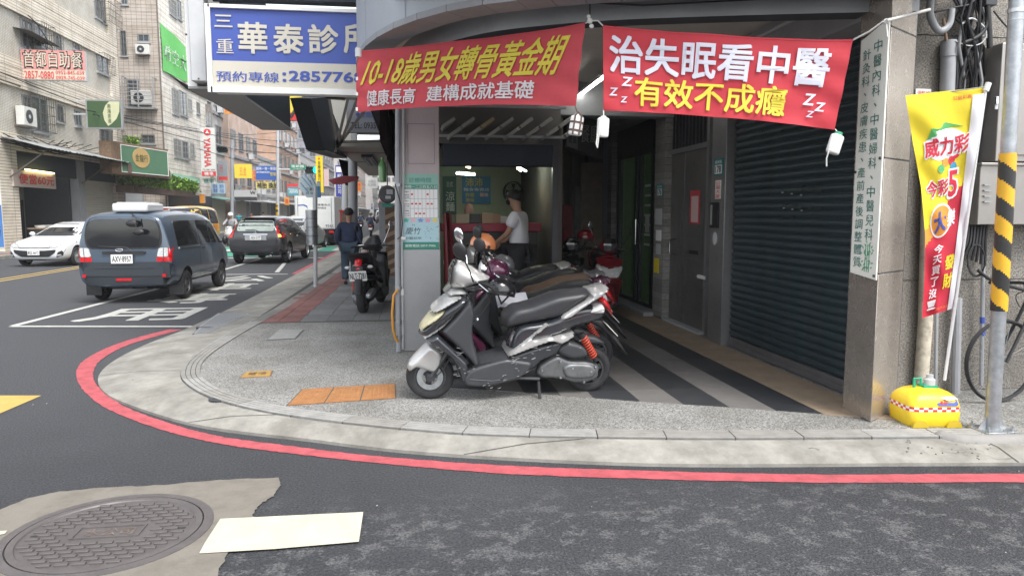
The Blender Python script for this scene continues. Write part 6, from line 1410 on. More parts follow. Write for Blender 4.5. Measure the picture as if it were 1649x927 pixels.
for i, (u_, v_, c_) in enumerate([(.42, .66, (.1, .4, .15)), (.5, .685, (.7, .3, .05)), (.6, .69, (.6, .05, .05)), (.64, .66, (.05, .3, .5))]):
    part(fg, 'lottery_ball_print', MB(mat('ball_%d' % i, c_, .6)).prism([(u_ + .06 * cos(a * pi / 6), v_ + .02 * sin(a * pi / 6)) for a in range(12)], fn, .004, .006 + i * .0006), **_z)
disc(wt, .4, .435, .26, .075, .003)
disc(of_, .4, .435, .23, .066, .0045)
txt(fg, '大', fn, (.24, .39, .52, .475), K['bluetxt'], bold=.04, n=.009); txt(fg, '樂', fn, (.56, .4, .74, .47), wt, bold=.03, n=.009)
for i, ch in enumerate('今天買了沒！'): txt(fg, ch, fn, (.26 - .02 * i, .285 - i * .052, .5 - .02 * i, .325 - i * .052), wt, bold=.025, n=.008)
for i, ch in enumerate('發財'): txt(fg, ch, fn, (.6, .19 - i * .085, .86, .255 - i * .085), K['yeltxt'], bold=.04, n=.008)
txt(fg, '(05)77:20.51S', fn, (.45, .012, .9, .025), of_, bold=0, n=.008); txt(fg, '公益彩券', fn, (.6, .955, .85, .975), rt, bold=0, n=.008)
wp = WY - .07
r = empty('drain_pipe', tuple(PY(1482, 640, wp)), 'peeling cream drain pipe on the granite wall behind the flag', 'pipe')
part(r, 'pipe', MB(mat('peeling_cream_pipe', (.55, .5, .4), .6, var=.2, vs=10, grunge=.6, gcol=(.16, .14, .12), gs=9, gth=.5)).tube([PY(1481, 645, wp), PY(1490, 520, wp), PY(1500, 150, wp)], .055, 14), **_s)
r = empty('pvc_pipe', tuple(PY(1520, 300, wp)), 'fat grey pvc pipe holding black cables on the granite wall above the flag', 'pipe')
part(r, 'pipe', MB(K['pvc']).tube([PY(1515, 420, wp), PY(1528, 68, wp)], .055, 16), **_s); part(r, 'coupling', MB(K['pvc']).tube([PY(1527, 92, wp), PY(1528, 66, wp)], .06, 16), **_s)
r = empty('thin_conduit', tuple(PY(1510, 640, wp)), 'thin grey conduit on the wall just behind the yellow base', 'pipe')
part(r, 'pipe', MB(K['pvc']).tube([PY(1506, 640, wp), PY(1510, 400, wp)], .014, 8)); part(r, 'pipe_shoe', MB(K['pvc']).tube([PY(1538, 650, wp), PY(1542, 480, wp)], .035, 10))
part(r, 'elbow', MB(K['pvc']).tube([PY(1460, 690, wp), PY(1450, 668, wp), PY(1460, 645, wp), PY(1500, 640, wp), PY(1560, 645, wp)], .025, 8), **_s)
r = empty('blue_tagged_conduit', tuple(PY(1582, 640, wp)), 'thin grey conduit with blue tape tags behind the striped pole', 'pipe')
part(r, 'pipe', MB(K['pvc']).tube([PY(1580, 620, wp), PY(1584, 370, wp)], .016, 8))
for y in (510, 530): part(r, 'blue_tag', MB(K['bluetxt']).tube([PY(1582, y, wp), PY(1582, y + 10, wp)], .02, 8))
cabs = empty('cable_bundle', tuple(PY(1560, 130, wp)), 'tangle of black telephone cables running down the granite wall beside the pvc pipe', 'cable bundle')
rnd = random.Random(3)
for i in range(22):
    x0 = rnd.uniform(1535, 1572); x1 = rnd.uniform(1548, 1580) if i < 12 else rnd.uniform(1575, 1600)
    pts = [PY(x0 + 22 * sin(i), -30, wp - .02 + rnd.uniform(-.05, .03)), PY(x0 + rnd.uniform(-18, 22), 30, wp + rnd.uniform(-.08, .02)), PY((x0 + x1) / 2 + rnd.uniform(-12, 12), 75, wp + rnd.uniform(-.08, .02)), PY(x1 - 12, 130, wp + rnd.uniform(-.04, .02)), PY(x1 - 22, 220, wp + .02), PY(x1 - 28, 330, wp + .03)]
    part(cabs, 'cable', MB(K['cable'] if i % 6 else K['grey']).tube([p for p in smooth3(pts)] if 'smooth3' in globals() else pts, rnd.choice([.006, .008, .012, .014]), 6), **_s)
def arc3(pts, k=6):
    out = []
    for i in range(len(pts) - 1):
        p0 = pts[max(i - 1, 0)]; p1 = pts[i]; p2 = pts[i + 1]; p3 = pts[min(i + 2, len(pts) - 1)]
        for j in range(k):
            t = j / k; out.append(.5 * ((2 * p1) + (p2 - p0) * t + (2 * p0 - 5 * p1 + 4 * p2 - p3) * t * t + (3 * p1 - p0 - 3 * p2 + p3) * t ** 3))
    return out + [pts[-1]]
for pts, m, rr_ in [([(1548, 40), (1565, 30), (1585, 45), (1588, 62)], K['lgrey'], .008), ([(1550, 70), (1570, 62), (1584, 50), (1590, 30), (1588, -20)], K['cable'], .016), ([(1588, -20), (1592, 40), (1594, 78)], K['cable'], .022), ([(1505, 20), (1540, 12), (1560, 8), (1575, -5)], K['cable'], .008), ([(1600, 18), (1618, 40), (1640, 62)], K['cable'], .006), ([(1519, 30), (1524, 66)], K['wood'], .012), ([(1500, -10), (1498, 25), (1512, 50), (1528, 40), (1532, 15)], K['pvc'], .028), ([(1538, 66), (1560, 74), (1580, 70), (1590, 55)], K['lgrey'], .005)]:
    part(cabs, 'cable', MB(m).tube(arc3([PY(*p, wp - .06) for p in pts]), rr_, 8), **_s)
for i in range(7):
    x = 1560 + i * 5; part(cabs, 'cable', MB(K['cable']).tube(arc3([PY(x, 355, wp - .02), PY(x - 3, 390, wp - .05), PY(x - 16 + i * 2, 410 + i * 3, wp - .04)]), .012, 6), **_s)
lp = [PY(1572 + 14 * cos(a * pi / 8), 420 + 26 * sin(a * pi / 8), wp - .06) for a in range(20)]
part(cabs, 'coiled_cable', MB(K['cable']).tube(lp, .006, 6).tube([p + V((.01, .01, .01)) for p in lp], .006, 6), **_s)
part(cabs, 'cable', MB(K['cable']).tube(arc3([PY(1575, 435, wp - .06), PY(1600, 452, wp - .08), PY(1660, 470, wp - .08)]), .014, 8), **_s)
part(cabs, 'tie_block', MB(K['dgrey']).cbox(PY(1592, -2, wp - .05), (.1, .07, .12)), bev=.006)
cab = empty('electric_cabinet', tuple(PY(1640, 365, WY - .1)), 'large stainless electric cabinet pair on the granite wall at the right edge', 'cabinet')
cm = mat('cabinet_stainless', (.33, .31, .29), .38, .7, var=.12, vs=2, grunge=.2, gcol=(.25, .24, .23), gs=3)
Yc = WY - .22; a = PY(1602, 262, Yc); b_ = PY(1597, 68, Yc)
part(cab, 'upper_cabinet', MB(cm).box((a.x, Yc, a.z + .01), (a.x + 1.5, WY, b_.z)), bev=.006)
part(cab, 'door_panel', MB(cm).box((a.x + .06, Yc - .015, a.z + .06), (a.x + 1.0, Yc, b_.z - .05)), bev=.004)
part(cab, 'door_handle', MB(K['chrome']).cbox(PY(1605, 162, Yc - .02), (.02, .02, .06)).mat(K['lgrey']).cbox(PY(1605, 166, Yc - .014), (.03, .008, .1)), bev=.003)
a2 = PY(1578, 362, Yc)
part(cab, 'lower_cabinet', MB(cm).box((a2.x, Yc + .03, a2.z), (a2.x + 1.6, WY, a.z - .01)), bev=.006)
part(cab, 'lid_ledge', MB(cm).box((a2.x - .02, Yc, a.z - .02), (a2.x + 1.62, WY, a.z + .0)), bev=.003)
for k_ in range(4): part(cab, 'louvre', MB(K['grey']).cbox(PY(1590, 298 + k_ * 9, Yc + .02), (.06, .012, .012)))
ws = PY(1470, 150, WY - .01); wsg = empty('wall_plaque', tuple(ws), 'small white plaque on the granite wall beside the pilaster, above the flag', 'plaque')
fw = FY(WY - .012); part(wsg, 'plate', fbox(MB(K['white']), fw, fw.rect(1475, 143, 1499, 160), -.01, 0), **_z); txt(wsg, '消防栓', fw, fw.rect(1477, 146, 1497, 156), K['redtxt'], n=.003)
bk = empty('bicycle', (4.62, 5.02, .1), 'black bicycle leaning by the granite wall behind the striped pole', 'bicycle', rz=.06)
def bw_(x):
    q = link('wheel', None, bk); M = Matrix.Translation((x, 0, .335)) @ Matrix.Rotation(pi / 2, 4, 'X')
    part(q, 'tyre', MB(K['rubber']).lathe([(.31, -.014), (.322, -.02), (.335, 0), (.322, .02), (.31, .014), (.305, 0), (.31, -.014)], 40, M), **_6)
    mb = MB(K['steel'])
    for k_ in range(28): a = k_ * 2 * pi / 28; mb.tube([M @ V((.018 * cos(a + 1), .018 * sin(a + 1), .02 * (-1) ** k_)), M @ V((.306 * cos(a), .306 * sin(a), 0))], .0013, 3, caps=False)
    part(q, 'spokes', mb.tube([M @ V((0, 0, -.03)), M @ V((0, 0, .03))], .016, 8), world=False, kind='stuff'); return q
bw_(0); bw_(1.02)
T = lambda *p: [V((x, 0, z)) for x, z in p]
bkm = K['black']
part(bk, 'frame', MB(bkm).tube(T((.22, .84), (.26, .74)), .022, 8).tube(T((.25, .76), (.62, .32)), .019, 8).tube(T((.22, .82), (.55, .78)), .015, 8).tube(T((.55, .86), (.62, .32)), .016, 8).tube(T((.62, .32), (1.02, .335)), .01, 8).tube(T((.55, .78), (1.02, .335)), .009, 8), **_w)
part(bk, 'fork', MB(bkm).tube([V((.22, 0, .86)), V((.18, .04, .68)), V((.0, .05, .335))], .013, 8).tube([V((.18, -.04, .68)), V((0, -.05, .335))], .013, 8), **_w)
part(bk, 'handlebar', MB(bkm).tube([V((.12, .28, .93)), V((.18, .05, .95)), V((.18, -.05, .95)), V((.08, -.3, .94))], .013, 8).tube(T((.2, .84), (.18, .95)), .015, 8), **_w)
part(bk, 'grip', MB(K['dgrey']).tube([V((.08, -.3, .94)), V((.03, -.36, .94))], .018, 8), **_w)
part(bk, 'brake_cable', MB(bkm).tube(arc3([V((.1, -.2, .93)), V((.0, -.1, .88)), V((.08, -.05, .78)), V((.2, 0, .74))]), .004, 5), **_6)
part(bk, 'saddle', MB(bkm).add(*pillow([(.42, .88), (.55, .9), (.72, .92), (.72, .87), (.58, .86)], .07, .03)), **_6)
ck = MB(K['steel']).tube([V((.62, -.04, .32)), V((.62, .04, .32))], .05, 12).tube([V((.62, -.06, .32)), V((.68, -.06, .17))], .01, 6).cbox((.69, -.1, .165), (.09, .07, .02)); part(bk, 'crank', ck, **_w)
part(bk, 'chain', MB(K['black']).tube(T((.62, .37), (1.02, .37)), .005, 5).tube(T((.62, .27), (1.02, .3)), .005, 5), **_w)
kl = mat('pale_concrete_lump', (.26, .25, .235), .85, var=.15, vs=6, bump=.4, bs=40, grunge=.4, gcol=(.22, .2, .18), gs=6)
e0 = [G(1515, 712, .06), G(1560, 722, .05), G(1640, 722, .05), G(1760, 722, .05), G(2100, 730, .05)]
mb = MB(kl).tube(arc3([p + V((0, .06, .02)) for p in e0], 5), [.03] + [.058] * 20, 12)
solo('kerb_end', mb, kind='structure', **_s)
dirt = mat('dirty_concrete', (.21, .2, .18), .9, var=.35, vs=5, bump=.6, bs=35, grunge=.5, gcol=(.1, .09, .08), gs=4)
dz = MB(dirt); rd = random.Random(5)
dz.grid(14, 6, lambda u, v: V((3.3 + u * 2.6, 4.0 + .0 * u + v * (.55 - .05 * u), .062 + .05 * v + .012 * rd.random())))
mb = MB(dirt)
for i in range(38): p = G(rd.uniform(1440, 1600), rd.uniform(690, 740), .1); s_ = rd.uniform(.004, .014); mb.cbox(p, (s_, s_ * .8, s_ * .6), Matrix.Rotation(rd.uniform(0, 3), 3, 'Z'))
solo('rubble', mb, kind='stuff', label='bits of broken concrete around the yellow base')
gr_ = MB(mat('weed_green', (.06, .11, .03), .8))
for i in range(60):
    p = G(rd.uniform(1575, 1649), rd.uniform(696, 706), .1); h = rd.uniform(.01, .04); gr_.add([p, p + V((.006, 0, 0)), p + V((rd.uniform(-.01, .01), 0, h))], [(0, 1, 2)])
solo('weeds', gr_, kind='stuff', label='tiny weeds along the pole base')
cover([(1575, 708), (1649, 708), (1640, 692), (1580, 692)], K['grey'], 'iron drain grating on the ground beyond the striped pole', 'drain', slots=6) if False else None
# ================================================================ STREET BUILDINGS, SIGNS, OVERHEAD
def tilemat(name, c1, c2, mort, w, h, ax):
    m = mat(name, c1, .75); N, L, b = nodes_of(m); tc = N.new('ShaderNodeTexCoord'); sp = N.new('ShaderNodeSeparateXYZ'); cb_ = N.new('ShaderNodeCombineXYZ')
    L.new(tc.outputs['Object'], sp.inputs[0]); L.new(sp.outputs[ax], cb_.inputs[0]); L.new(sp.outputs[2], cb_.inputs[1])
    br = N.new('ShaderNodeTexBrick'); br.inputs['Scale'].default_value = 1; br.inputs['Brick Width'].default_value = w; br.inputs['Row Height'].default_value = h; br.inputs['Mortar Size'].default_value = .012; br.offset = 0
    br.inputs['Color1'].default_value = (*c1, 1); br.inputs['Color2'].default_value = (*c2, 1); br.inputs['Mortar'].default_value = (*mort, 1); L.new(cb_.outputs[0], br.inputs[0])
    n = noise(N, L, tc, .8, 7, .7); r = ramp(N, L, n.outputs[0], .33, (.74, .71, .67), .6, (1.05, 1.05, 1.05)); L.new(mixc(N, L, 1., br.outputs[0], r.outputs[0], 'MULTIPLY'), b.inputs['Base Color']); return m
bei = tilemat('beige_tile_cladding', (.7, .64, .54), (.74, .68, .58), (.25, .22, .19), 1.2, .12, 1)
bei2 = tilemat('fine_beige_tile', (.62, .6, .53), (.66, .64, .57), (.3, .28, .25), .12, .06, 1)
btl = tilemat('brown_grey_tile', (.43, .38, .33), (.47, .42, .37), (.2, .165, .14), .3, .22, 0)
btf = tilemat('pale_front_tile', (.72, .69, .62), (.75, .72, .66), (.28, .25, .22), 1.0, .3, 1)
pkt = tilemat('pink_tile', (.62, .47, .39), (.66, .51, .43), (.4, .3, .25), .3, .15, 1)
LX = -15.5; fL = FL(LX); wf = mat('window_frame', (.25, .26, .26), .5, .5); cage = mat('rusty_cage', (.13, .115, .1), .6, .3)
cagel = mat('pale_cage', (.4, .4, .38), .6, .3)
def win(root, f, r, cg=0, dep=.12, curtain=None, cm_=None, nm='window'):
    u0, v0, u1, v1 = r; t = min(.06, (u1 - u0) * .12)
    mb = MB(wf)
    for q in [(u0, v0, u1, v0 + t), (u0, v1 - t, u1, v1), (u0, v0 + t, u0 + t, v1 - t), (u1 - t, v0 + t, u1, v1 - t), ((u0 + u1) / 2 - t * .4, v0 + t, (u0 + u1) / 2 + t * .4, v1 - t)]: fbox(mb, f, q, .0, .05)
    w_ = part(root, nm, mb, **_z); part(w_, 'pane', fbox(MB(curtain or K['glassl']), f, (u0 + t, v0 + t, u1 - t, v1 - t), .002, .015), **_z)
    part(w_, 'sill', fbox(MB(plas), f, (u0 - .08, v0 - .1, u1 + .08, v0 - .003), 0, .1), **_z)
    if cg:
        mb = MB(cm_ or cage); d = .38 if cg == 2 else .1
        nv = max(2, int((v1 - v0) / .32)); nu = max(2, int((u1 - u0) / .18))
        for i in range(nv + 1): v = v0 + (v1 - v0) * i / nv; mb.bar(f(u0, v, d), f(u1, v, d), .022); mb.bar(f(u0, v, .03), f(u0, v, d), .02) if cg == 2 else None; mb.bar(f(u1, v, .03), f(u1, v, d), .02) if cg == 2 else None
        for i in range(nu + 1): u = u0 + (u1 - u0) * i / nu; mb.bar(f(u, v0, d + .008), f(u, v1, d + .008), .016)
        part(w_, 'security_grille', mb, smooth=None, kind='stuff')
    return w_
def lrect(x0, y0, x1, y1, X=LX):
    a = PX(x0, (y0 + y1) / 2, X).y; b_ = PX(x1, (y0 + y1) / 2, X).y; xm = (x0 + x1) / 2; z0 = PX(xm, y1, X).z; z1 = PX(xm, y0, X).z; return (a, z0, b_, z1)
def acunit(f, u, v, label, s_=.75, n0=.02):
    r = empty('air_conditioner', tuple(f(u, v, .2)), label, 'air conditioner')
    part(r, 'casing', fbox(MB(mat('ac_white', (.6, .6, .57), .5, grunge=.3, gcol=(.35, .33, .3), gs=4)), f, (u - s_ / 2, v, u + s_ / 2, v + s_ * .75), n0, n0 + .32), bev=.02)
    part(r, 'fan_grille', MB(K['dgrey']).prism([(u - s_ * .1 + s_ * .27 * cos(a * pi / 8), v + s_ * .37 + s_ * .27 * sin(a * pi / 8)) for a in range(16)], f, n0 + .32, n0 + .335))
    part(r, 'fan_hub', MB(K['lgrey']).prism([(u - s_ * .1 + s_ * .08 * cos(a * pi / 6), v + s_ * .37 + s_ * .08 * sin(a * pi / 6)) for a in range(12)], f, n0 + .335, n0 + .345))
    part(r, 'bracket', fbox(MB(cage), f, (u - s_ / 2 + .05, v - .06, u + s_ / 2 - .05, v - .005), .0, n0 + .35), **_z); return r
B1 = empty('apartment_building', (-17, 36, 0), 'beige tiled apartment block with security grilles above the lunchbox shop at far left', 'building')
Y0, Y1 = 26.0, PX(197, 220, LX).y
part(B1, 'wall_core', MB(mat('core_grey', (.2, .19, .17), .8)).box((-24, Y0, 4.3), (LX - .22, Y1 - .02, 17)), **_z)
part(B1, 'end_wall', MB(btl).box((-24, Y1 - .02, 0), (LX, Y1, 17)), **_z)
bands = [(4.1, 4.75), (6.6, 7.75), (9.6, 10.9), (12.9, 14.2), (15.9, 17)] 
for za, zb_ in bands:
    n = max(1, round((zb_ - za) / .38))
    for i in range(n): part(B1, 'cladding_course', MB(bei).box((LX - .25, Y0, za + (zb_ - za) * i / n + .012), (LX, Y1, za + (zb_ - za) * (i + 1) / n - .012)), **_z)
for za, zb_ in ((4.75, 6.6), (7.75, 9.6), (10.9, 12.9)): part(B1, 'window_strip', MB(bei2).box((LX - .25, Y0, za), (LX - .12, Y1 - 1.0, zb_)), **_z); part(B1, 'end_pier', MB(bei).box((LX - .25, Y1 - 1.0, za), (LX, Y1, zb_)), **_z)
fW = FL(LX - .12)
for r, c in [((33, 33, 52, 80), 1), ((53, 40, 74, 78), 2), ((87, 57, 98, 80), 1), ((117, 69, 127, 80), 1), ((156, 90, 173, 118), 2), ((152, 0, 165, 30), 1), ((163, 0, 184, 40), 2), ((36, 155, 50, 205), 1), ((50, 157, 75, 212), 2), ((90, 170, 101, 196), 1), ((120, 178, 130, 203), 0), ((160, 208, 176, 236), 1), ((177, 210, 190, 236), 2)]:
    win(B1, fW, lrect(*r, X=LX - .12), c)
part(B1, 'window_awning', MB(cage).add([fW(32.2, 9.0, 0), fW(34.8, 8.9, 0), fW(34.8, 8.75, .7), fW(32.2, 8.85, .7)], [(0, 1, 2, 3), (3, 2, 1, 0)]), **_z)
q = lrect(25, 177, 48, 203); acunit(fW, (q[0] + q[2]) / 2, q[1], 'white air conditioner bracketed below the cage window of the beige block', 1.0, .1)
z1 = 3.85
part(B1, 'shop_pier', MB(bei).box((LX - .4, 30.3, 0), (LX, 31.6, 4.1)), **_z); part(B1, 'shop_pier', MB(plas).box((LX - .4, 37.0, 0), (LX - .02, 37.7, 4.1)), **_z); part(B1, 'shop_pier', MB(btl).box((LX - .5, 41.6, 0), (LX - .02, Y1 - .03, 4.1)), **_z)
tw = mat('shop_wall_tile', (.36, .35, .31), .5, var=.12, vs=2)
part(B1, 'shop_back_wall', MB(tw).box((-18.0, 30, .1), (-17.9, 37, 3.2)), **_z); part(B1, 'shop_end_wall', MB(K['dgrey']).box((-18, 36.9, .1), (-15.9, 37.0, 4)), **_z); part(B1, 'shop_ceiling', MB(K['dgrey']).box((-18, 30, 3.95), (-15.6, 42, 4.05)), **_z)
part(B1, 'upper_dark_panel', MB(mat('blue_dark_panel', (.03, .045, .06), .7)).box((LX - .15, 31.6, 3.2), (LX - .1, 41.6, 4.1)), **_z)
for (ya, yb_, za, zb_, c) in [(32.4, 33.4, 1.6, 2.5, 'grey'), (34.2, 35.2, 1.5, 2.7, 'black'), (35.7, 36.6, .3, 2.2, 'dgrey'), (33.2, 34.6, .9, 1.4, 'wood'), (31.9, 32.6, 1.0, 1.5, 'black')]: part(B1, 'shop_fixture', MB(K[c]).box((-17.9, ya, za), (-17.8, yb_, zb_)), **_z)
srf = empty('shop_shutter', (LX - .3, 39.5, 0), 'closed cream roller shutter behind the blue van roof', 'roller shutter')
crm = mat('cream_shutter', (.5, .48, .41), .6, grunge=.25, gcol=(.3, .28, .24), gs=2)
for i in range(24): part(srf, 'shutter_slat', MB(crm).box((LX - .3 - .02 * (i % 2), 37.75, .1 + i * .12), (LX - .26, 41.55, .1 + i * .12 + .105)), **_z)
part(srf, 'shutter_box', MB(crm).box((LX - .4, 37.75, 2.98), (LX - .2, 41.55, 3.5)), **_z)
part(B1, 'sidewalk_step', MB(conc).box((-18, 26, 0), (-14.0, 200, .12)), **_z)
part(B1, 'entry_ramp', MB(mat('pink_paving', (.3, .17, .14), .8, var=.2)).box((-14.9, 26, .12), (-14.4, 36, .126)), **_z)
cpy = empty('corrugated_canopy', (-14.7, 38, 3.9), 'rusty corrugated metal canopy over the lunchbox shop and cream shutter', 'canopy')
mb = MB(mat('canopy_sheet', (.36, .37, .36), .5, .3, var=.2, grunge=.5, gcol=(.16, .12, .09), gs=2)); NW = 90
mb.grid(NW, 1, lambda u, v: V((LX + .02 + 1.7 * v, 30.5 + 14.3 * u, 4.55 - .45 * v + .02 * (1 if int(u * NW) % 2 else -1))))
part(cpy, 'roof_sheet', mb, **_z); part(cpy, 'underside', MB(K['dgrey']).add([(LX, 30.5, 4.45), (LX + 1.7, 30.5, 4.02), (LX + 1.7, 44.8, 4.02), (LX, 44.8, 4.45)], [(0, 1, 2, 3)]), **_z)
rust = mat('rust_brown_fascia', (.15, .1, .08), .7, var=.3, vs=3)
part(cpy, 'fascia', MB(rust).box((LX + 1.66, 38.5, 3.55), (LX + 1.72, 44.8, 4.03)), **_z); part(cpy, 'end_fascia', MB(rust).box((LX, 44.7, 3.5), (LX + 1.7, 44.8, 4.05)), **_z)
for y in (31, 37.3, 41.6): part(cpy, 'strut', MB(cage).bar((LX, y, 3.0), (LX + 1.4, y, 4.05), .05), **_z)
bb = empty('lunchbox_sign', (LX + .05, 34, 3), 'white shop sign with red characters and a warm lamp strip over the lunchbox shop', 'sign')
fs_ = FL(LX + .02); r = lrect(19, 277, 87, 302); part(bb, 'sign_board', fbox(MB(mat('dull_sign_white', (.5, .42, .38), .5)), fs_, r, -.05, .05), **_z)
txt(bb, '便當60元', fs_, (r[0] + .4, r[1] + .12, r[2] - .2, r[3] - .12), K['redtxt'], n=.06, bold=.02); part(bb, 'lamp_tube', MB(mat('warm_strip', (1, .8, .35), .4, emit=3)).bar(fs_(r[0] + .8, r[3] + .05, .12), fs_(r[2] - .3, r[3] + .02, .12), .06))
tb = empty('food_table', (-14.9, 32.4, .1), 'shop table with white trays, pots and a red notice in front of the lunchbox shop', 'table')
part(tb, 'table_top', MB(K['wood']).box((-15.3, 31.6, .95), (-14.6, 33.6, 1.0))); part(tb, 'table_body', MB(K['dgrey']).box((-15.25, 31.7, .12), (-14.7, 33.5, .95))); part(tb, 'red_notice', MB(mat('pink_notice', (.6, .4, .36), .6)).box((-14.69, 32.5, .3), (-14.66, 33.3, .85)))
for i in range(3): solo('food_tray', MB(K['white']).lathe([(.001, 0), (.2, 0), (.24, .1), (.2, .1), (.001, .04)], 12, Matrix.Translation((-14.95, 32.0 + i * .55, 1.0))), ['white food tray at the near end of the shop table', 'white food tray in the middle of the shop table', 'white food tray at the far end of the shop table'][i], 'tray', 'trays on the lunchbox shop table')
bagc = [mat('bag_pink', (.6, .08, .2), .5), mat('bag_white', (.6, .58, .55), .5), mat('bag_brown', (.25, .12, .08), .6)]
for i, (px, lab) in enumerate([(18, 'pink plastic bag'), (24, 'white plastic bag'), (9, 'brown bucket')]):
    p = G(px, 397, .12); solo('plastic_bag', MB(bagc[i]).ball((p.x, p.y, .12 + .35), .4, 10, (.8, .8, .9)), lab + ' on the pavement at the far left before the lunchbox shop', 'bag', smooth=50)
bs2 = empty('banner_board', tuple(PX(4, 400, -14.3)), 'tall white and blue banner board with small dark characters at the left edge', 'sign board'); fq = FY(PX(4, 330, -14.3).y)
r = fq.rect(-14, 264, 8, 398); part(bs2, 'board', fbox(MB(K['white']), fq, r, 0, .05)); part(bs2, 'blue_panel', fbox(MB(mat('board_blue', (.05, .16, .4), .5)), fq, (r[0], r[1], r[2], r[1] + 1.5), .05, .056))
for i, ch in enumerate('專營房屋修繕工程'): txt(bs2, ch, fq, (r[2] - .28, r[3] - .42 - i * .3, r[2] - .06, r[3] - .2 - i * .3), K['blktxt'], n=.06)
Y2 = 49.2; B2 = empty('apartment_building', (-17, 55, 0), 'pale tiled apartment block with a brown side wall and a green banner on its front', 'building')
f2 = FY(Y2); zt = 19
nc = 42
for i in range(nc): z = .0 + zt * i / nc; part(B2, 'side_wall_course', MB(btl).box((-24, Y2, z + .008), (LX, Y2 + .3, z + zt / nc - .008)), **_z)
part(B2, 'wall_core', MB(mat('core_grey', (.2, .19, .17), .8)).box((-24, Y2 + .02, 0), (LX - .02, 60, zt - .02)), **_z)
for i in range(nc): z = zt * i / nc; part(B2, 'front_wall_course', MB(btf).box((LX - .2, Y2 + .3, z + .008), (LX + .0, 60, z + zt / nc - .008)), **_z)
f2n = FY(Y2 - .0)
for r, c in [((222, 55, 241, 68), 0), ((194, 50, 205, 90), 1), ((205, 128, 226, 172), 1), ((228, 217, 250, 231), 1), ((195, -12, 206, 8), 0)]: win(B2, f2n, f2n.rect(*r), c)
cg_ = f2n.rect(203, 126, 254, 176); mb = MB(K['grey'])
for k_ in range(9): v = cg_[1] + (cg_[3] - cg_[1]) * k_ / 8; mb.bar(f2n(cg_[0], v, .7), f2n(cg_[2], v, .7), .035)
for u in (cg_[0], (cg_[0] + cg_[2]) / 2, cg_[2]): mb.bar(f2n(u, cg_[1], .7), f2n(u, cg_[3], .7), .06)
for u in (cg_[0], cg_[2]):
    for v in (cg_[1], cg_[3]): mb.bar(f2n(u, v, 0), f2n(u, v, .7), .06)
part(B2, 'balcony_cage', mb.bar(f2n(cg_[0], cg_[1] - .06, .35), f2n(cg_[2], cg_[1] - .06, .35), .7, .05), **_z)
q = f2n.uv(230, 171); acunit(f2n, q[0], q[1] + .05, 'air conditioner inside the caged balcony of the brown side wall', 1.15)
q = f2n.uv(231, 68); acunit(f2n, q[0], q[1] - .8, 'small window air conditioner box high on the brown side wall', .8)
for r, c in [((277, 145, 287, 184), 1), ((289, 148, 300, 186), 2), ((303, 160, 308, 177), 0), ((316, 165, 321, 183), 0), ((272, 0, 283, 25), 1), ((283, 0, 291, 30), 2), ((280, 225, 291, 253), 1), ((293, 228, 303, 256), 2), ((306, 232, 312, 250), 1), ((331, 170, 340, 202), 1)]: win(B2, fL, lrect(*r), c, cm_=cagel)
gb = empty('green_banner', tuple(fL(51, 8, .1)), 'bright green cloth banner with white characters on the front of the pale block', 'banner')
grc = mat('bright_green_cloth', (.12, .5, .11), .7, var=.08)
r0 = [PX(258, 36, LX + .06), PX(300, 76, LX + .06), PX(301, 133, LX + .06), PX(262, 114, LX + .06)]
part(gb, 'cloth', MB(grc).grid(12, 8, lambda u, v: ((r0[3] * (1 - u) + r0[2] * u) * (1 - v) + (r0[0] * (1 - u) + r0[1] * u) * v) + V((.05 * sin(u * 7 + v * 4), 0, 0))), **_s)
part(gb, 'lower_strip', MB(grc).add([PX(270, 119, LX + .1), PX(352, 165, LX + .1), PX(352, 170, LX + .1), PX(300, 143, LX + .1)], [(0, 1, 2, 3), (3, 2, 1, 0)]), **_z)
for i, ch in enumerate('晴空大'): txt(gb, ch, lambda u, v, n: PX(265 + u * 38, 100 - v * 42 + u * 24, LX + .16), (.02 + i * .32, .15, .28 + i * .32, .7), K['whtxt'])
part(B2, 'alley_wall', MB(plas).box((-23, 48.0, 0), (-16.5, 48.2, 3.2)), **_z)
part(B2, 'green_awning', MB(mat('green_awning', (.12, .25, .17), .6)).add([PX(275, 278, LX), PX(322, 287, LX), PX(322, 296, LX + 1), PX(275, 291, LX + 1)], [(0, 1, 2, 3), (3, 2, 1, 0)]), **_z)
part(B2, 'shop_band', MB(K['dgrey']).box((LX, Y2 + .5, 0), (LX + .05, 60, 2.9)), **_z)
def foliage(label, boxf, n, s_, cols, nm='hedge', cat='hedge', stem=None):
    r = empty(nm, tuple(boxf(.5, .5, 0)), label, cat); rd = random.Random(len(label)); mb = MB(cols[0])
    for c in cols: mb.mat(c)
    for i in range(n):
        p = boxf(rd.random(), rd.random(), rd.random() ** .7) + V((rd.gauss(0, .08), rd.gauss(0, .08), rd.gauss(0, .06))); mb.c = rd.randrange(len(cols))
        a = V((rd.uniform(-1, 1), rd.uniform(-1, 1), rd.uniform(-.4, 1))).normalized(); b_ = a.cross(V((.3, .8, .5))).normalized(); l = s_ * rd.uniform(.6, 1.3)
        mb.add([p, p + b_ * l * .35 + a * l * .5, p + a * l, p - b_ * l * .35 + a * l * .5], [(0, 1, 2, 3)])
    part(r, 'leaves', mb, kind='stuff', **_z)
    if stem: part(r, 'trough', stem, **_z)
    return r
lfm = [mat('leaf_%d' % i, c, .6) for i, c in enumerate([(.12, .24, .02), (.18, .34, .03), (.26, .42, .05), (.07, .15, .02)])]
h0 = PX(212, 300, -14.6); h1 = PX(312, 300, -14.6)
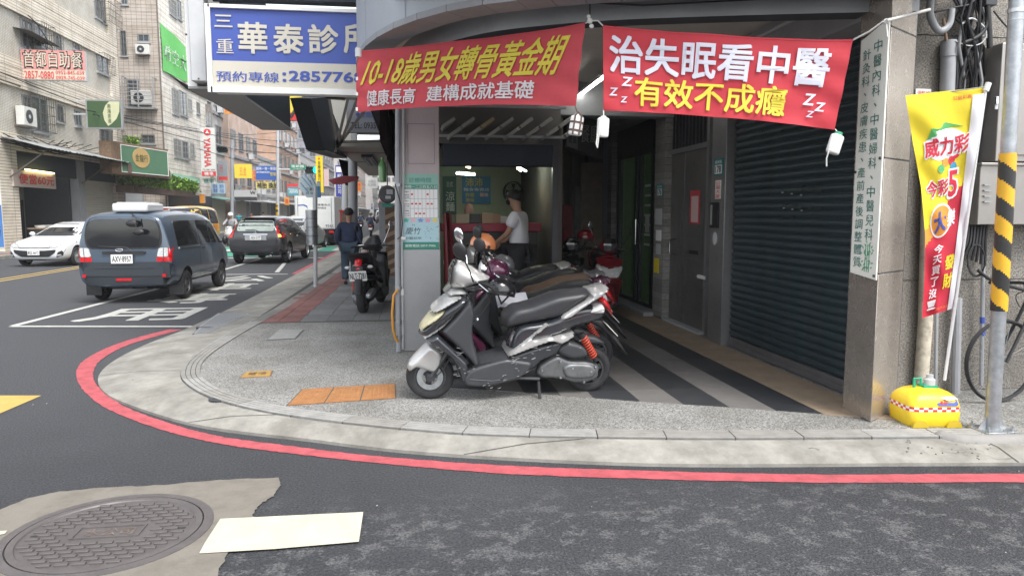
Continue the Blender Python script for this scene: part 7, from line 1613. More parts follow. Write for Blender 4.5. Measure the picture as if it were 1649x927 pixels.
foliage('dense green hedge of hanging plants over the alley shopfront beyond the blue van', lambda a, b_, c: V((-15.4 + 1.2 * a, h0.y + (h1.y - h0.y) * b_, 3.0 + .95 * c * (1 - .35 * b_))), 5200, .16, lfm, stem=MB(rust).box((-15.4, h0.y, 2.7), (-14.5, h1.y, 3.05)))
foliage('small green plant growing on the ledge between the two apartment blocks', lambda a, b_, c: V((-17.4 + 1.0 * a, 47.2 + b_, 4.9 + 1.3 * c)), 700, .14, lfm, 'ledge_plant', 'plant', stem=MB(plas).box((-17.6, 47, 4.6), (-16.2, 48.2, 4.95)))
def rowb(label, side, X, Ya, Yb, H, m, wm_=None, nw=3, fl=3.2, shop=True, shopc='dgrey', ac=True, lod=1):
    d = -1 if side == 'L' else 1; B = empty('row_building', (X + 4 * d, (Ya + Yb) / 2, 0), label, 'building')
    xa, xb = sorted((X, X + 9 * d)); part(B, 'wall', MB(m).box((xa, Ya, 3.2 if side == 'R' else 0), (xb, Yb, H)), **_z)
    part(B, 'parapet', MB(plas).box((xa - .08, Ya, H), (xb + .08, Yb, H + .35)), **_z)
    f = FL(X) if side == 'L' else FR(X); sg = 1 if side == 'L' else -1
    nf = int((H - 3.2) / fl)
    for k_ in range(nf):
        z = 3.4 + k_ * fl; part(B, 'floor_band', fbox(MB(plas), f, (min(sg * Ya, sg * Yb), z - .1, max(sg * Ya, sg * Yb), z + .15), .0, .14), **_z)
        for i in range(nw):
            yc_ = Ya + (Yb - Ya) * (i + .5) / nw; w_ = (Yb - Ya) / nw * .62; u = sg * yc_
            win(B, f, (u - w_ / 2, z + .75, u + w_ / 2, z + 2.3), cg=(1 if (i + k_) % 2 else 0) if lod else 0, cm_=cagel)
            if ac and (i + k_) % 3 == 0: part(B, 'ac_box', fbox(MB(K['lgrey']), f, (u - .4, z + .12, u + .4, z + .65), .1, .5), bev=.02)
    if shop:
        n = max(1, int((Yb - Ya) / 4.5))
        for i in range(n):
            u0 = sg * (Ya + (Yb - Ya) * i / n); u1 = sg * (Ya + (Yb - Ya) * (i + 1) / n); u0, u1 = min(u0, u1), max(u0, u1)
            part(B, 'shopfront', fbox(MB(K[shopc] if i % 2 else crm), f, (u0 + .3, .1, u1 - .3, 2.7), .0, .04), **_z)
            part(B, 'shop_pier', fbox(MB(plas), f, (u0 - .15, .0, u0 + .2, 3.1), .0, .3), **_z)
            part(B, 'shop_awning', MB([K['lgrey'], K['grey'], mat('awning_cream', (.5, .45, .35), .6), mat('awning_teal', (.15, .3, .28), .6)][(i + len(label)) % 4]).prism([(0, 2.95), (1.3, 2.7), (1.3, 2.62), (0, 2.85)], lambda a, b_, n_: f(u0 + (u1 - u0) * n_, b_, a), .03, .97), **_z)
    return B
gyb = mat('pale_grey_render', (.46, .45, .44), .8, var=.12, vs=1.5, grunge=.3, gcol=(.3, .29, .27), gs=1); lav = tilemat('lavender_grey_tile', (.25, .24, .27), (.27, .26, .29), (.2, .19, .21), .5, .25, 0)
wht = mat('dirty_white_render', (.55, .53, .5), .8, var=.12, vs=1, grunge=.3, gcol=(.35, .33, .3), gs=1); brk = tilemat('orange_brown_tile', (.42, .27, .19), (.46, .3, .22), (.3, .2, .15), .3, .15, 1)
rowb('tall pale grey tower rising behind the green banner', 'L', LX - .4, 60, 66, 22, gyb, nw=2)
rowb('pink tiled building with small air conditioners left of the dark sign boards', 'L', LX + .1, 66, 78, 12.5, pkt, nw=4)
rowb('white low building with a yellow shop sign across the street', 'L', LX, 78, 92, 7.2, wht, nw=4)
rowb('orange brown tiled building behind the blue and orange signs', 'L', LX - .3, 92, 108, 16, brk, nw=5, lod=0)
rowb('grey rendered building before the lavender block', 'L', LX, 108, 126, 10, gyb, nw=5, lod=0)
B = rowb('lavender grey high block closing the view above the traffic light', 'L', LX + .5, 126, 150, 27, lav, nw=6, lod=0, ac=False)
fv = FY(126.0, 0)
for i in range(5):
    for j in range(7): win(B, fv, (-23.5 + i * 1.75, 5 + j * 3, -22.5 + i * 1.75, 6.5 + j * 3), 0)
rowb('cream far building on the left beyond the lavender block', 'L', LX + 1.2, 150, 180, 15, wht, nw=7, lod=0, ac=False)
rowb('pink far building near the vanishing point on the left', 'L', LX + 2.8, 180, 215, 18, pkt, nw=7, lod=0, ac=False)
rowb('far grey building on the left end of the street', 'L', LX + 4.8, 215, 250, 22, gyb, nw=6, lod=0, ac=False)
rowb('grey row building directly beyond the corner shop on our side', 'R', -.1, 16.2, 34, 12, plas, nw=3, shop=False, lod=0)
rowb('cream row building on our side past the striped post', 'R', -.1, 34, 70, 12, wht, nw=6, shop=False, lod=0)
rowb('pale row building far along our side', 'R', -.3, 70, 130, 14, gyb, nw=8, shop=False, lod=0)
rowb('distant cream building on our side near the vanishing point', 'R', -1.2, 130, 200, 16, wht, nw=9, lod=0, ac=False)
rowb('distant pink building where the street bends', 'R', -3.5, 200, 250, 18, pkt, nw=6, lod=0, ac=False)
EB = empty('row_building', (-8, 262, 0), 'pale building facing us at the far end of the street', 'building')
part(EB, 'wall', MB(wht).box((-30, 262, 0), (12, 270, 22)), **_z); fe = FY(262)
for i in range(14):
    for j in range(6): win(EB, fe, (-22 + i * 2, 3.6 + j * 3, -20.7 + i * 2, 5.2 + j * 3), 0)
for i, y in enumerate((20.5, 26, 33.5, 41, 50, 60)): solo('arcade_column', MB([plas, K['grey'], cream, plas, gyb, wht][i]).box((-.35, y, .1), (.15, y + .5, 3.2)), ['grey square arcade column first beyond the corner shop', 'grey arcade column second beyond the corner shop', 'cream arcade column in mid distance on our side', 'plain arcade column far along our side', 'pale arcade column near the distant scooters', 'white arcade column farthest along our side'][i], 'column', 'arcade columns along our side of the street', **_z)
solo('arcade_back_wall', MB(K['grey']).box((3.5, 16, 0), (3.7, 130, 3.2)), 'grey shopfront wall deep inside the arcade on our side', 'wall', **_z)
def sign(label, px4, Y, m, rows=(), fm=None, t=.18, name='shop_sign', cat='sign', frame=.0, quad=None, group=None):
    f = FY(Y); r = f.rect(*px4); q = empty(name, tuple(f((r[0] + r[2]) / 2, r[1])), label, cat, group)
    w_, h_ = r[2] - r[0], r[3] - r[1]
    part(q, 'sign_box', fbox(MB(fm or K['lgrey']), f, r, -t, 0), **_z)
    fr = frame * min(w_, h_)
    part(q, 'sign_face', fbox(MB(m), f, (r[0] + fr, r[1] + fr, r[2] - fr, r[3] - fr), .0, .012), **_z)
    for i, (body, rc, tm, *b) in enumerate(rows):
        if body == '#': part(q, 'colour_field', fbox(MB(tm), f, (r[0] + rc[0] * w_, r[1] + rc[1] * h_, r[0] + rc[2] * w_, r[1] + rc[3] * h_), .012, .02), **_z)
        else: txt(q, body, f, (r[0] + rc[0] * w_, r[1] + rc[1] * h_, r[0] + rc[2] * w_, r[1] + rc[3] * h_), tm, n=.03, bold=b[0] if b else .013)
    return q
YX = lambda px, X=-14.2: PX(px, 300, X).y
SB = lambda n, c: mat('sign_' + n, c, .5, var=.05, vs=2)
sr, sy, sbl, sgr, so_, sw2 = SB('salmon', (.62, .27, .24)), SB('yellow', (.8, .62, .06)), SB('royal_blue', (.04, .12, .42)), SB('leaf_green', (.04, .1, .035)), SB('orange', (.75, .3, .04)), SB('white', (.62, .62, .6))
red, wh_, bl_, bk_, ye_ = K['redtxt'], K['whtxt'], K['bluetxt'], K['blktxt'], K['yeltxt']
q = sign('red and cream buffet signboard with black outlined white characters on the beige block', (33, 80, 139, 131), 32.6, SB('cream', (.6, .52, .42)), [('#', (.0, .36, 1, 1), sr), ('首都自助餐', (.03, .4, .97, .97), bk_, .045), ('2857-0880', (.04, .04, .5, .3), red), ('0952-845-039\n0929-745-039', (.53, .03, .98, .33), red)], frame=.02)
f = FY(32.6); r = f.rect(33, 80, 139, 131); w_, h_ = r[2] - r[0], r[3] - r[1]; txt(q, '首都自助餐', f, (r[0] + .045 * w_, r[1] + .43 * h_, r[0] + .955 * w_, r[1] + .94 * h_), SB('cream', (.6, .52, .42)), n=.045, bold=.012)
part(q, 'mounting_frame', MB(cage).bar(f(r[0] - .75, r[3], -.1), f(r[0], r[3], -.1), .05).bar(f(r[0] - .75, r[1], -.1), f(r[0], r[1], -.1), .05).bar(f(r[0] - .6, r[1] - .1, -.1), f(r[0] - .6, r[3] + .1, -.1), .05), **_z)
q = sign('dark green tea shop sign with a pale leaf on the corner of the beige block', (137, 160, 198, 208), 37.0, SB('tea_green', (.05, .1, .04)), [], frame=.05, fm=K['grey'])
f = FY(37.0); r = f.rect(137, 160, 198, 208); w_, h_ = r[2] - r[0], r[3] - r[1]
part(q, 'leaf_emblem', MB(SB('leaf_cream', (.55, .56, .36))).prism([(r[0] + a * w_, r[1] + b_ * h_) for a, b_ in [(.60, .1), (.50, .3), (.47, .55), (.55, .8), (.66, .94), (.95, .94), (.93, .6), (.84, .35), (.7, .18)]], f, .012, .02), **_z)
txt(q, '南\n海\n茶\n道', f, (r[0] + .6 * w_, r[1] + .2 * h_, r[0] + .7 * w_, r[1] + .85 * h_), SB('tea_green', (.05, .1, .04)), n=.03)
part(q, 'mounting_arm', MB(K['lgrey']).bar(f(r[0] - .9, r[1] + .5 * h_, -.1), f(r[0], r[1] + .5 * h_, -.1), .08).bar(f(r[0] - .9, r[1] + .95 * h_, -.1), f(r[0], r[1] + .95 * h_, -.1), .08), **_z)
fg2 = Fr(tuple(PX(195, 277, -14.0)), (.22, 1, 0)); q = empty('shop_sign', tuple(PX(195, 277, -14.0)), 'long green shop sign with a round gold emblem above the rusty canopy', 'sign')
w_ = 4.3; h_ = 1.35
part(q, 'sign_box', fbox(MB(K['wood']), fg2, (-.7, -.1, w_, h_ + .1), -.6, -.0), **_z); part(q, 'sign_face', fbox(MB(SB('muted_green', (.09, .2, .12))), fg2, (0, 0, w_ - .1, h_), .0, .03), **_z)
mb = MB(K['white'])
for rr_ in [(0, 0, w_ - .1, .04), (0, h_ - .04, w_ - .1, h_), (0, 0, .04, h_), (w_ - .14, 0, w_ - .1, h_)]: fbox(mb, fg2, rr_, .03, .05)
part(q, 'white_border', mb, **_z); part(q, 'gold_emblem', MB(SB('gold', (.5, .34, .14))).prism([(1.7 + .75 * cos(a * pi / 8), .8 + .5 * sin(a * pi / 8)) for a in range(16)], fg2, .03, .05), **_z); txt(q, '金龍行', fg2, (1.15, .6, 2.25, .98), sgr, n=.06)
q = sign('white vertical sign with red sideways letters beside the pale block', (321, 205, 349, 284), YX(335), sw2, [('#', (.04, .01, .96, .10), red), ('TEL:2981-0000', (.1, .115, .9, .15), bk_, 0)], frame=.03)
f = FY(YX(335)); r = f.rect(321, 205, 349, 284); w_, h_ = r[2] - r[0], r[3] - r[1]
fr_ = lambda u, v, n: f(r[0] + w_ * (.3 + .4 * v), r[3] - h_ * (.24 + .58 * u), n); txt(q, 'YAMAHA', lambda u, v, n: f(r[0] + w_ * (.68 - .42 * (1 - v)) if True else 0, r[3] - h_ * (.22 + .58 * u), n), (0, 0, 1, 1), red, n=.03, bold=.03)
part(q, 'round_emblem', MB(red).prism([(r[0] + w_ * .5 + w_ * .24 * cos(a * pi / 8), r[3] - h_ * .1 + w_ * .24 * sin(a * pi / 8)) for a in range(16)], f, .012, .02), **_z); part(q, 'tuning_fork_mark', MB(wh_).prism([(r[0] + w_ * .5 + w_ * .17 * cos(a * 2 * pi / 6 + .5) * (1 if a % 2 else .3), r[3] - h_ * .1 + w_ * .17 * sin(a * 2 * pi / 6 + .5) * (1 if a % 2 else .3)) for a in range(6)], f, .02, .03), **_z)
txt(q, '機車', f, (r[0] + .2 * w_, r[1] + .02 * h_, r[0] + .8 * w_, r[1] + .09 * h_), wh_, n=.03)
for lab, px4, X, m, rows in [
 ('small white sign with green characters under the vertical motorcycle sign', (326, 287, 347, 296), -14.2, sw2, [('機車', (.1, .1, .9, .9), K['greentxt'])]),
 ('grey lightbox sign with a red bottom strip right of the motorcycle sign', (351, 259, 367, 290), -14.2, SB('steel_grey', (.25, .27, .3)), [('#', (0, 0, 1, .18), red), ('行', (.15, .4, .5, .8), red)]),
 ('pale blue striped fruit shop sign beside the grey pole', (340, 295, 363, 312), -14.0, SB('pale_blue', (.35, .5, .6)), [('西米\n果露', (.15, .1, .45, .9), bl_), ('飲料\n冰品', (.6, .1, .9, .9), bl_)]),
 ('orange and yellow sign with red characters hanging by the pink building', (361, 166, 400, 184), -14.6, so_, [('#', (0, .85, 1, 1), sy), ('阿榮師', (.05, .1, .95, .8), red)]),
 ('blank yellow canvas sign board on the white low building', (377, 264, 406, 287), -14.4, sy, [('五金', (.3, .2, .7, .8), so_)]),
 ('orange sign with red characters beside the yellow board', (405, 274, 433, 291), -14.0, so_, [('花枝羹', (.1, .52, .9, .92), red), ('大腸麵線', (.1, .08, .9, .45), red)]),
 ('blue direction style sign above the tyre repair sign', (411, 267, 450, 290), -12.9, sbl, [('國術一會一傳習館', (.04, .7, .96, .92), wh_), ('跌打損傷推拿整復', (.04, .48, .6, .62), wh_), ('整復所', (.62, .3, .96, .55), ye_)]),
 ('yellow tyre repair sign with bold black characters', (412, 293, 450, 304), -12.6, SB('pale_yellow', (.7, .6, .18)), [('補胎 換胎', (.05, .08, .95, .92), bk_, .03)]),
 ('grey shop fascia sign with a black emblem before the parked scooters', (377, 306, 414, 323), -13.8, SB('light_grey', (.45, .45, .45)), [('#', (0, 0, 1, .35), K['dgrey']), ('W', (.7, .6, .95, .9), bk_, .03)]),
 ('teal shop sign with white letters under a red awning across the street', (463, 301, 481, 315), -13.4, SB('teal', (.06, .28, .34)), [('TAIWAN', (.08, .25, .92, .8), wh_)]),
 ('red framed sign board behind the teal sign', (462, 296, 487, 305), -13.6, red, []),
 ('small red glowing lantern shaped sign by the shopfronts', (458, 318, 466, 330), -13.2, so_, [('麵', (.2, .2, .8, .8), red)]),
 ('small brown lit shop sign at the base of the pale block', (321, 313, 330, 327), -14.8, so_, []),
 ('green road name sign with white characters on the signal arm', (467, 265, 492, 273), -9.5, SB('road_green', (.01, .24, .13)), [('重新路', (.08, .4, .92, .92), wh_), ('Chongxin Rd', (.2, .06, .8, .3), wh_, 0)]),
 ('yellow vertical hanging sign with black characters left of the blue banner', (508, 251, 521, 310), -5.6, SB('vivid_yellow', (.85, .6, .0)), [('音\n樂\n樂\n器\n行', (.3, .3, .7, .86), bk_), ('★', (.3, .89, .7, .97), red)]),
 ('blue vertical sign with white characters left of the grey pole', (540, 266, 553, 317), -4.2, SB('deep_blue', (.04, .05, .32)), [('#', (.1, .78, .9, .95), wh_), ('眼\n鏡\n公\n司', (.25, .1, .75, .72), wh_)]),
 ('small yellow vertical sign between the two grey poles', (559, 302, 565, 318), -3.6, sy, [('汽\n車', (.2, .1, .8, .9), bk_)]),
 ('orange and red vertical sign to the right of the thick grey pole', (575, 293, 582, 308), -4.4, so_, [('藥\n局', (.15, .1, .85, .9), red)]),
 ('convenience store style sign with green and red stripes on the far right row', (574, 309, 581, 318), -4.4, sw2, [('#', (.1, .1, .9, .3), K['greentxt']), ('7', (.3, .4, .7, .9), red)]),
 ('round white sign with faint grey text in the distance', (590, 286, 608, 303), -3.4, sw2, [('火鍋店', (.15, .5, .85, .8), K['grey']), ('吃到飽', (.15, .2, .85, .45), K['grey'])]),
 ('white and blue vertical sign low in the distance', (596, 326, 602, 342), -4.0, sw2, [('牙\n醫', (.2, .3, .8, .9), bl_)]),
 ('tiny pink sign at the far end of the street', (610, 322, 616, 332), -3.4, SB('pink', (.7, .25, .28)), []),
 ('pink patterned banner behind the yellow vertical sign', (521, 272, 530, 300), -6.5, SB('pink_pale', (.6, .45, .45)), []),
 ]: sign(lab, px4, YX((px4[0] + px4[2]) / 2, X), m, rows)
hq = sign('large blue and beige clinic lightbox sign with white characters hanging over the pavement', (335, 9, 600, 151), 8.5, SB('clinic_blue', (.045, .085, .36)), [], fm=K['white'], t=.3)
f = FY(8.5); R4 = f.rect(335, 9, 600, 151); bgm = SB('sign_beige', (.56, .53, .45))
rp_ = lambda a, b_, c, d: f.rect(a, b_, c, d)
part(hq, 'lower_panel', fbox(MB(bgm), f, (R4[0], R4[1], R4[2], f.uv(450, 101)[1]), .012, .018), **_z)
mb = MB(K['white'])
for q_ in [(R4[0], R4[1] - .03, R4[2], R4[1] + .035), (R4[0], R4[3] - .03, R4[2], R4[3] + .01), (R4[0] - .03, R4[1] - .03, R4[0] + .025, R4[3] + .01)]: fbox(mb, f, q_, .0, .045)
part(hq, 'white_frame', mb, smooth=None, bev=.004)
for s_, r_, m_, b_ in [('三', (346, 25, 375, 45), bgm, .02), ('重', (349, 63, 377, 87), bgm, .015), ('華', (384, 37, 431, 87), bgm, .03), ('泰', (441, 40, 489, 87), bgm, .03), ('診', (497, 41, 545, 87), bgm, .03), ('所', (554, 40, 598, 87), bgm, .03), ('預約專線', (349, 115, 450, 134), bl_, .014), (':', (456, 118, 461, 132), bl_, .03), ('2857768', (466, 115, 586, 134), bl_, .03)]: txt(hq, s_, f, rp_(*r_), m_, n=.024, bold=b_)
lb = empty('blank_lightbox', tuple(PY(318, 130, 8.8)), 'blank white lightbox panel mounted left of the blue clinic sign', 'sign'); f = FY(8.75)
part(lb, 'panel', fbox(MB(K['lgrey']), f, f.rect(299, -60, 333, 131), -.2, 0), bev=.01); part(lb, 'screw', MB(K['black']).cbox(f(*f.uv(300, 56), .005), (.02, .01, .02)).cbox(f(*f.uv(320, 127), .005), (.015, .01, .015)))
dk_ = mat('dark_board_back', (.02, .028, .038), .7); und = mat('board_underside', (.33, .33, .32), .6, grunge=.3, gcol=(.2, .2, .19), gs=3)
bx = empty('sign_board_back', (-2.2, 11, 3.1), 'dark back of a long lightbox running along the kerb behind the blue clinic sign', 'sign board')
zb0 = 3.02; part(bx, 'board_back', MB(dk_).box((-2.12, 8.9, zb0 + .03), (-2.02, 13.1, 4.6)), **_z); part(bx, 'board_underside', MB(und).box((-2.5, 8.9, zb0), (-2.0, 13.1, zb0 + .028)), **_z); part(bx, 'board_front', MB(K['white']).box((-2.5, 8.9, zb0 + .028), (-2.4, 13.1, 4.6)), **_z)
f = FY(8.62); part(bx, 'upper_board', fbox(MB(dk_), f, f.rect(334, -60, 640, 7), -.2, 0), **_z)
part(bx, 'hanger_bar', MB(cage).box((-2.4, 9, 4.4), (-.2, 9.08, 4.48)).box((-2.4, 12, 4.4), (-.2, 12.08, 4.48)), **_z)
db = empty('sign_board_back', tuple(PX(500, 245, -1.75)), 'dark slanted sign board seen edge on below the clinic sign, with a pale underside', 'sign board')
pp_ = [PX(467, 158, -1.75), PX(499, 156, -1.75), PX(541, 246, -1.75), PX(537, 254, -1.75), PX(493, 241, -1.75)]
part(db, 'board', MB(dk_).add(pp_ + [p + V((.3, 0, 0)) for p in pp_], [(0, 1, 2, 3, 4), (9, 8, 7, 6, 5)] + [(i, (i + 1) % 5, 5 + (i + 1) % 5, 5 + i) for i in range(5)]), **_z)
part(db, 'underside_plate', MB(und).add([pp_[4] + V((-.02, 0, -.012)), pp_[3] + V((-.02, 0, -.012)), pp_[3] + V((.34, 0, -.012)), pp_[4] + V((.34, 0, -.012))], [(0, 1, 2, 3), (3, 2, 1, 0)]), **_z)
trs = MB(cage)
for a, b_ in [((467, 190), (490, 155)), ((490, 155), (556, 160)), ((497, 156), (600, 160)), ((530, 158), (545, 240)), ((545, 240), (575, 160)), ((560, 160), (540, 245)), ((545, 235), (600, 160)), ((541, 229), (640, 226)), ((575, 215), (640, 216))]: trs.bar(PY(*a, 13.5), PY(*b_, 13.5), .045)
solo('steel_sign_truss', trs, 'black steel truss bars carrying the sign boards over the pavement', 'truss', **_z)
sign('grey interior design sign with dark blue lines of text behind the truss', (557, 140, 640, 214), 14.2, SB('dull_grey', (.3, .31, .33)), [('◆土木工程承包', (.18, .72, .92, .88), bl_), ('◆室內設計', (.18, .5, .72, .64), bl_), ('◆空間規劃.裝修', (.18, .32, .9, .46), bl_), ('TEL: 0935155562', (.08, .08, .95, .22), bk_)], fm=K['dgrey'])
sign('blank weathered grey board seen between the truss bars', (526, 150, 566, 246), 18, SB('weathered_grey', (.3, .29, .26)))  # added board closes the bright sky gap, in place of a concrete wall
sign('yellow and red snack sign behind the steel truss', (460, 149, 512, 195), 22, sy, [('#', (0, 0, .6, .28), red), ('早\n餐', (.35, .05, .62, .62), red, .03), ('坊', (.6, .6, .95, .95), red, .03)], fm=K['red'])
wb = empty('awning_board', tuple(PX(628, 280, -.35)), 'dark wine coloured folded awning beside the corner pillar conduit', 'awning')
pp_ = [PX(611, 150, -.42), PX(640, 150, -.2), PX(641, 300, -.2), PX(632, 270, -.3), PX(611, 225, -.42)]
part(wb, 'folded_canvas', MB(mat('wine_canvas', (.04, .012, .02), .8)).add(pp_ + [p + V((.08, .1, 0)) for p in pp_], [(0, 1, 2, 3, 4), (9, 8, 7, 6, 5)] + [(i, (i + 1) % 5, 5 + (i + 1) % 5, 5 + i) for i in range(5)]), **_z)
ns = empty('neighbour_canopy', (-.8, 19, 2.9), 'low grey concrete canopy soffit with a tube fitting over the pavement beyond the pillar', 'canopy')
z_ = 2.9; a1, a2, a3, a4 = G(541, 238, z_), G(660, 236, z_), G(660, 285, z_), G(558, 285, z_)
sm_ = mat('soffit_concrete', (.52, .5, .44), .8, var=.12, vs=2)
part(ns, 'slab', MB(sm_).add([V((-1.42, 14.7, z_)), V((.2, 14.7, z_)), V((.2, 26, z_)), V((-1.42, 26, z_))] + [V((-1.42, 14.7, z_ + .12)), V((.2, 14.7, z_ + .12)), V((.2, 26, z_ + .12)), V((-1.42, 26, z_ + .12))], [(0, 3, 2, 1), (4, 5, 6, 7), (0, 1, 5, 4), (1, 2, 6, 5), (2, 3, 7, 6), (3, 0, 4, 7)]), **_z)
for y in (16, 19): part(ns, 'soffit_joint', MB(K['dgrey']).box((-1.42, y, z_ - .01), (.2, y + .03, z_ - .002)), **_z)
part(ns, 'tube_fitting', MB(K['dgrey']).box((-1.05, 16.5, z_ - .07), (-.8, 19.5, z_ - .012)), **_z); part(ns, 'lamp_tube', MB(K['lgrey']).tube([(-.98, 16.7, z_ - .08), (-.98, 19.3, z_ - .08)], .02, 6).tube([(-.87, 16.7, z_ - .08), (-.87, 19.3, z_ - .08)], .02, 6))
part(ns, 'edge_sheet', MB(dk_).add([PY(545, 256, 20), PY(572, 262, 20), PY(566, 300, 20), PY(556, 298, 20)], [(0, 1, 2, 3), (3, 2, 1, 0)]), **_z)
solo('green_bottle', MB(mat('green_glass_bottle', (.12, .3, .1), .15, coat=.5)).lathe([(.001, 0), (.055, 0), (.058, .2), (.045, .26), (.02, .3), (.02, .34), (.001, .34)], 14, Matrix.Translation(PY(616, 293, 10.5))), 'green bottle hung upright under the neighbour canopy', 'bottle', smooth=50)
c = PY(624, 313, 9.6); rm = empty('round_speaker', tuple(c), 'round black object with grey mesh hung from the canopy left of the conduit', 'speaker')
M = Matrix.Translation(c) @ Matrix.Rotation(pi / 2, 4, 'X'); part(rm, 'drum', MB(K['black']).lathe([(.001, -.1), (.1, -.1), (.115, -.08), (.115, .05), (.1, .07), (.001, .07)], 24, M), smooth=50); part(rm, 'mesh_patch', MB(K['grey']).cbox(c + V((.03, -.08, .03)), (.08, .01, .06)).cbox(c + V((.01, -.08, -.04)), (.07, .01, .04))); part(rm, 'hanger', MB(K['black']).tube([c + V((0, 0, .1)), c + V((0, 0, .5))], .008, 6)); part(rm, 'green_pennant', MB(K['greentxt']).cbox(c + V((0, 0, -.14)), (.14, .02, .05)))
ra = empty('red_awning', tuple(PY(552, 297, 17)), 'narrow red canvas awning edge over the pavement in mid distance', 'awning'); part(ra, 'canvas', MB(mat('red_canvas', (.3, .015, .03), .7)).add([PY(528, 290, 16), PY(552, 283, 17), PY(578, 284, 17), PY(577, 290, 16), PY(550, 297, 15.6), PY(537, 297, 15.6)], [(0, 1, 2, 3, 4, 5), (5, 4, 3, 2, 1, 0)]), **_z)
def pole(label, px, y0, y1, Y, r, m, name='street_pole', extra=None):
    a = PY(px, y1, Y); b_ = PY(px, y0, Y); a.z = .1; o = empty(name, tuple(a), label, 'pole'); part(o, 'shaft', MB(m).tube([a, b_], r, 12), **_s); return o, a, b_
o, a, b_ = pole('bus stop pole with a grey timetable box and a hand shaped pale blue top plate', 508, 300, 462, 15, .04, K['lgrey'], 'bus_stop_pole')
f = FY(15); r = f.rect(494, 338, 512, 394); part(o, 'timetable_drum', MB(K['steel']).tube([(a.x - .04, 15, r[1]), (a.x - .04, 15, r[3])], .115, 16), **_s)
for v_ in (.25, .5, .75): part(o, 'drum_band', MB(K['dgrey']).tube([(a.x - .04, 15, r[1] + (r[3] - r[1]) * v_), (a.x - .04, 15, r[1] + (r[3] - r[1]) * v_ + .01)], .118, 16), **_s)
hand = [(494, 318), (480, 300), (481, 296), (484, 295), (494, 306), (482, 288), (484, 285), (487, 285), (498, 299), (487, 281), (489, 279), (492, 280), (503, 297), (497, 281), (499, 280), (502, 281), (511, 300), (510, 292), (516, 292), (517, 318)]
part(o, 'hand_plate', MB(SB('hand_blue', (.42, .52, .56))).prism([f.uv(*p) for p in hand], f, -.02, .02), **_z)
part(o, 'blue_strip', fbox(MB(SB('strip_blue', (.05, .2, .38))), f, f.rect(511, 300, 517, 318), .02, .024), **_z); txt(o, '三重站', f, f.rect(492, 302, 510, 307), bk_, n=.024, bold=0); txt(o, '往 台北', f, f.rect(493, 309, 510, 313), bk_, n=.024, bold=0)
mb = MB(SB('strip_blue', (.05, .2, .38)))
for p, q_ in [((483, 293), (497, 310)), ((486, 284), (500, 301)), ((491, 280), (503, 298)), ((500, 281), (508, 297))]: mb.bar(f(*f.uv(*p), .022), f(*f.uv(*q_), .022), .012)
part(o, 'finger_line', mb, **_z)
o, a, b_ = pole('thick grey utility pole right of the red offering box, behind the man', 568, 180, 400, 19, .12, K['pvc'])
o, a, b_ = pole('pale grey lamp post left of the thick grey pole', 555, 180, 395, 22, .09, K['lgrey'])
f = FY(18.6); bxr = empty('red_offering_box', tuple(f(*f.uv(554, 362))), 'red framed wooden notice box fixed to the pole above the man', 'notice box')
part(bxr, 'box', fbox(MB(K['red']), f, f.rect(547, 340, 562, 362), -.12, 0), bev=.01); part(bxr, 'notice_panel', fbox(MB(K['wood']), f, f.rect(549, 343, 560, 360), 0, .01), **_z); part(bxr, 'box_roof', fbox(MB(K['red']), f, f.rect(546, 338, 563, 340.5), -.16, .04), **_z)
o, a, b_ = pole('grey light pole across the street left of the yellow board', 374, 225, 385, YX(374, -13.8), .14, K['pvc'])
o, a, b_ = pole('tall pale signal pole with a curved lamp arm beside the tyre repair sign', 447, 205, 345, YX(447, -11.5), .13, K['lgrey'])
part(o, 'lamp_arm', MB(K['lgrey']).tube(arc3([b_, b_ + V((.3, 0, 1.0)), b_ + V((1.4, 0, 1.7)), b_ + V((3.8, 0, 2.3))]), .07, 8), **_s); part(o, 'lamp_head', MB(K['white']).ball(b_ + V((4.1, 0, 2.35)), .4, 10, (1.1, .5, .25)), **_s)
z_ = PY(447, 273, a.y).z; part(o, 'signal_arm', MB(K['lgrey']).tube([V((a.x, a.y, z_)), V((PY(512, 275, a.y).x, a.y, z_))], .07, 8), **_s)
part(o, 'warning_sleeve', MB(ylw).tube([V((a.x, a.y, 1.4)), V((a.x, a.y, 2.4))], .15, 12).mat(blk).tube([V((a.x, a.y, 1.7)), V((a.x, a.y, 1.9))], .153, 12).tube([V((a.x, a.y, 2.15)), V((a.x, a.y, 2.3))], .153, 12))
def tlight(label, px4, Y, lit):
    f = FY(Y); r = f.rect(*px4); q = empty('traffic_light', tuple(f(r[0], r[1])), label, 'traffic light'); part(q, 'housing', fbox(MB(mat('signal_green_housing', (.02, .12, .08), .5)), f, r, -.25, 0), bev=.04)
    for i in range(3):
        u = r[0] + (r[2] - r[0]) * (i + .5) / 3; R_ = (r[3] - r[1]) * .42; part(q, 'signal_lens', MB(mat('lit_green', (.0, 1, .6), .4, emit=4) if i == lit else K['black']).prism([(u + R_ * cos(a * pi / 6), (r[1] + r[3]) / 2 + R_ * sin(a * pi / 6)) for a in range(12)], f, .0, .04), **_z); part(q, 'visor', MB(K['dgrey']).lathe([(R_ * 1.1, -.0), (R_ * 1.1, .3)], 12, Matrix.Translation(f(u, (r[1] + r[3]) / 2, 0)) @ Matrix.Rotation(pi / 2, 4, 'X'), arc=pi), **_s)
tlight('traffic light with a lit green lamp on the signal arm over the street', (492, 268, 513, 280), YX(447, -11.5) - .3, 2)
tlight('traffic light seen small beside the motorcycle sign, all lenses dark', (350, 236, 366, 246), YX(358, -13.9), 9)
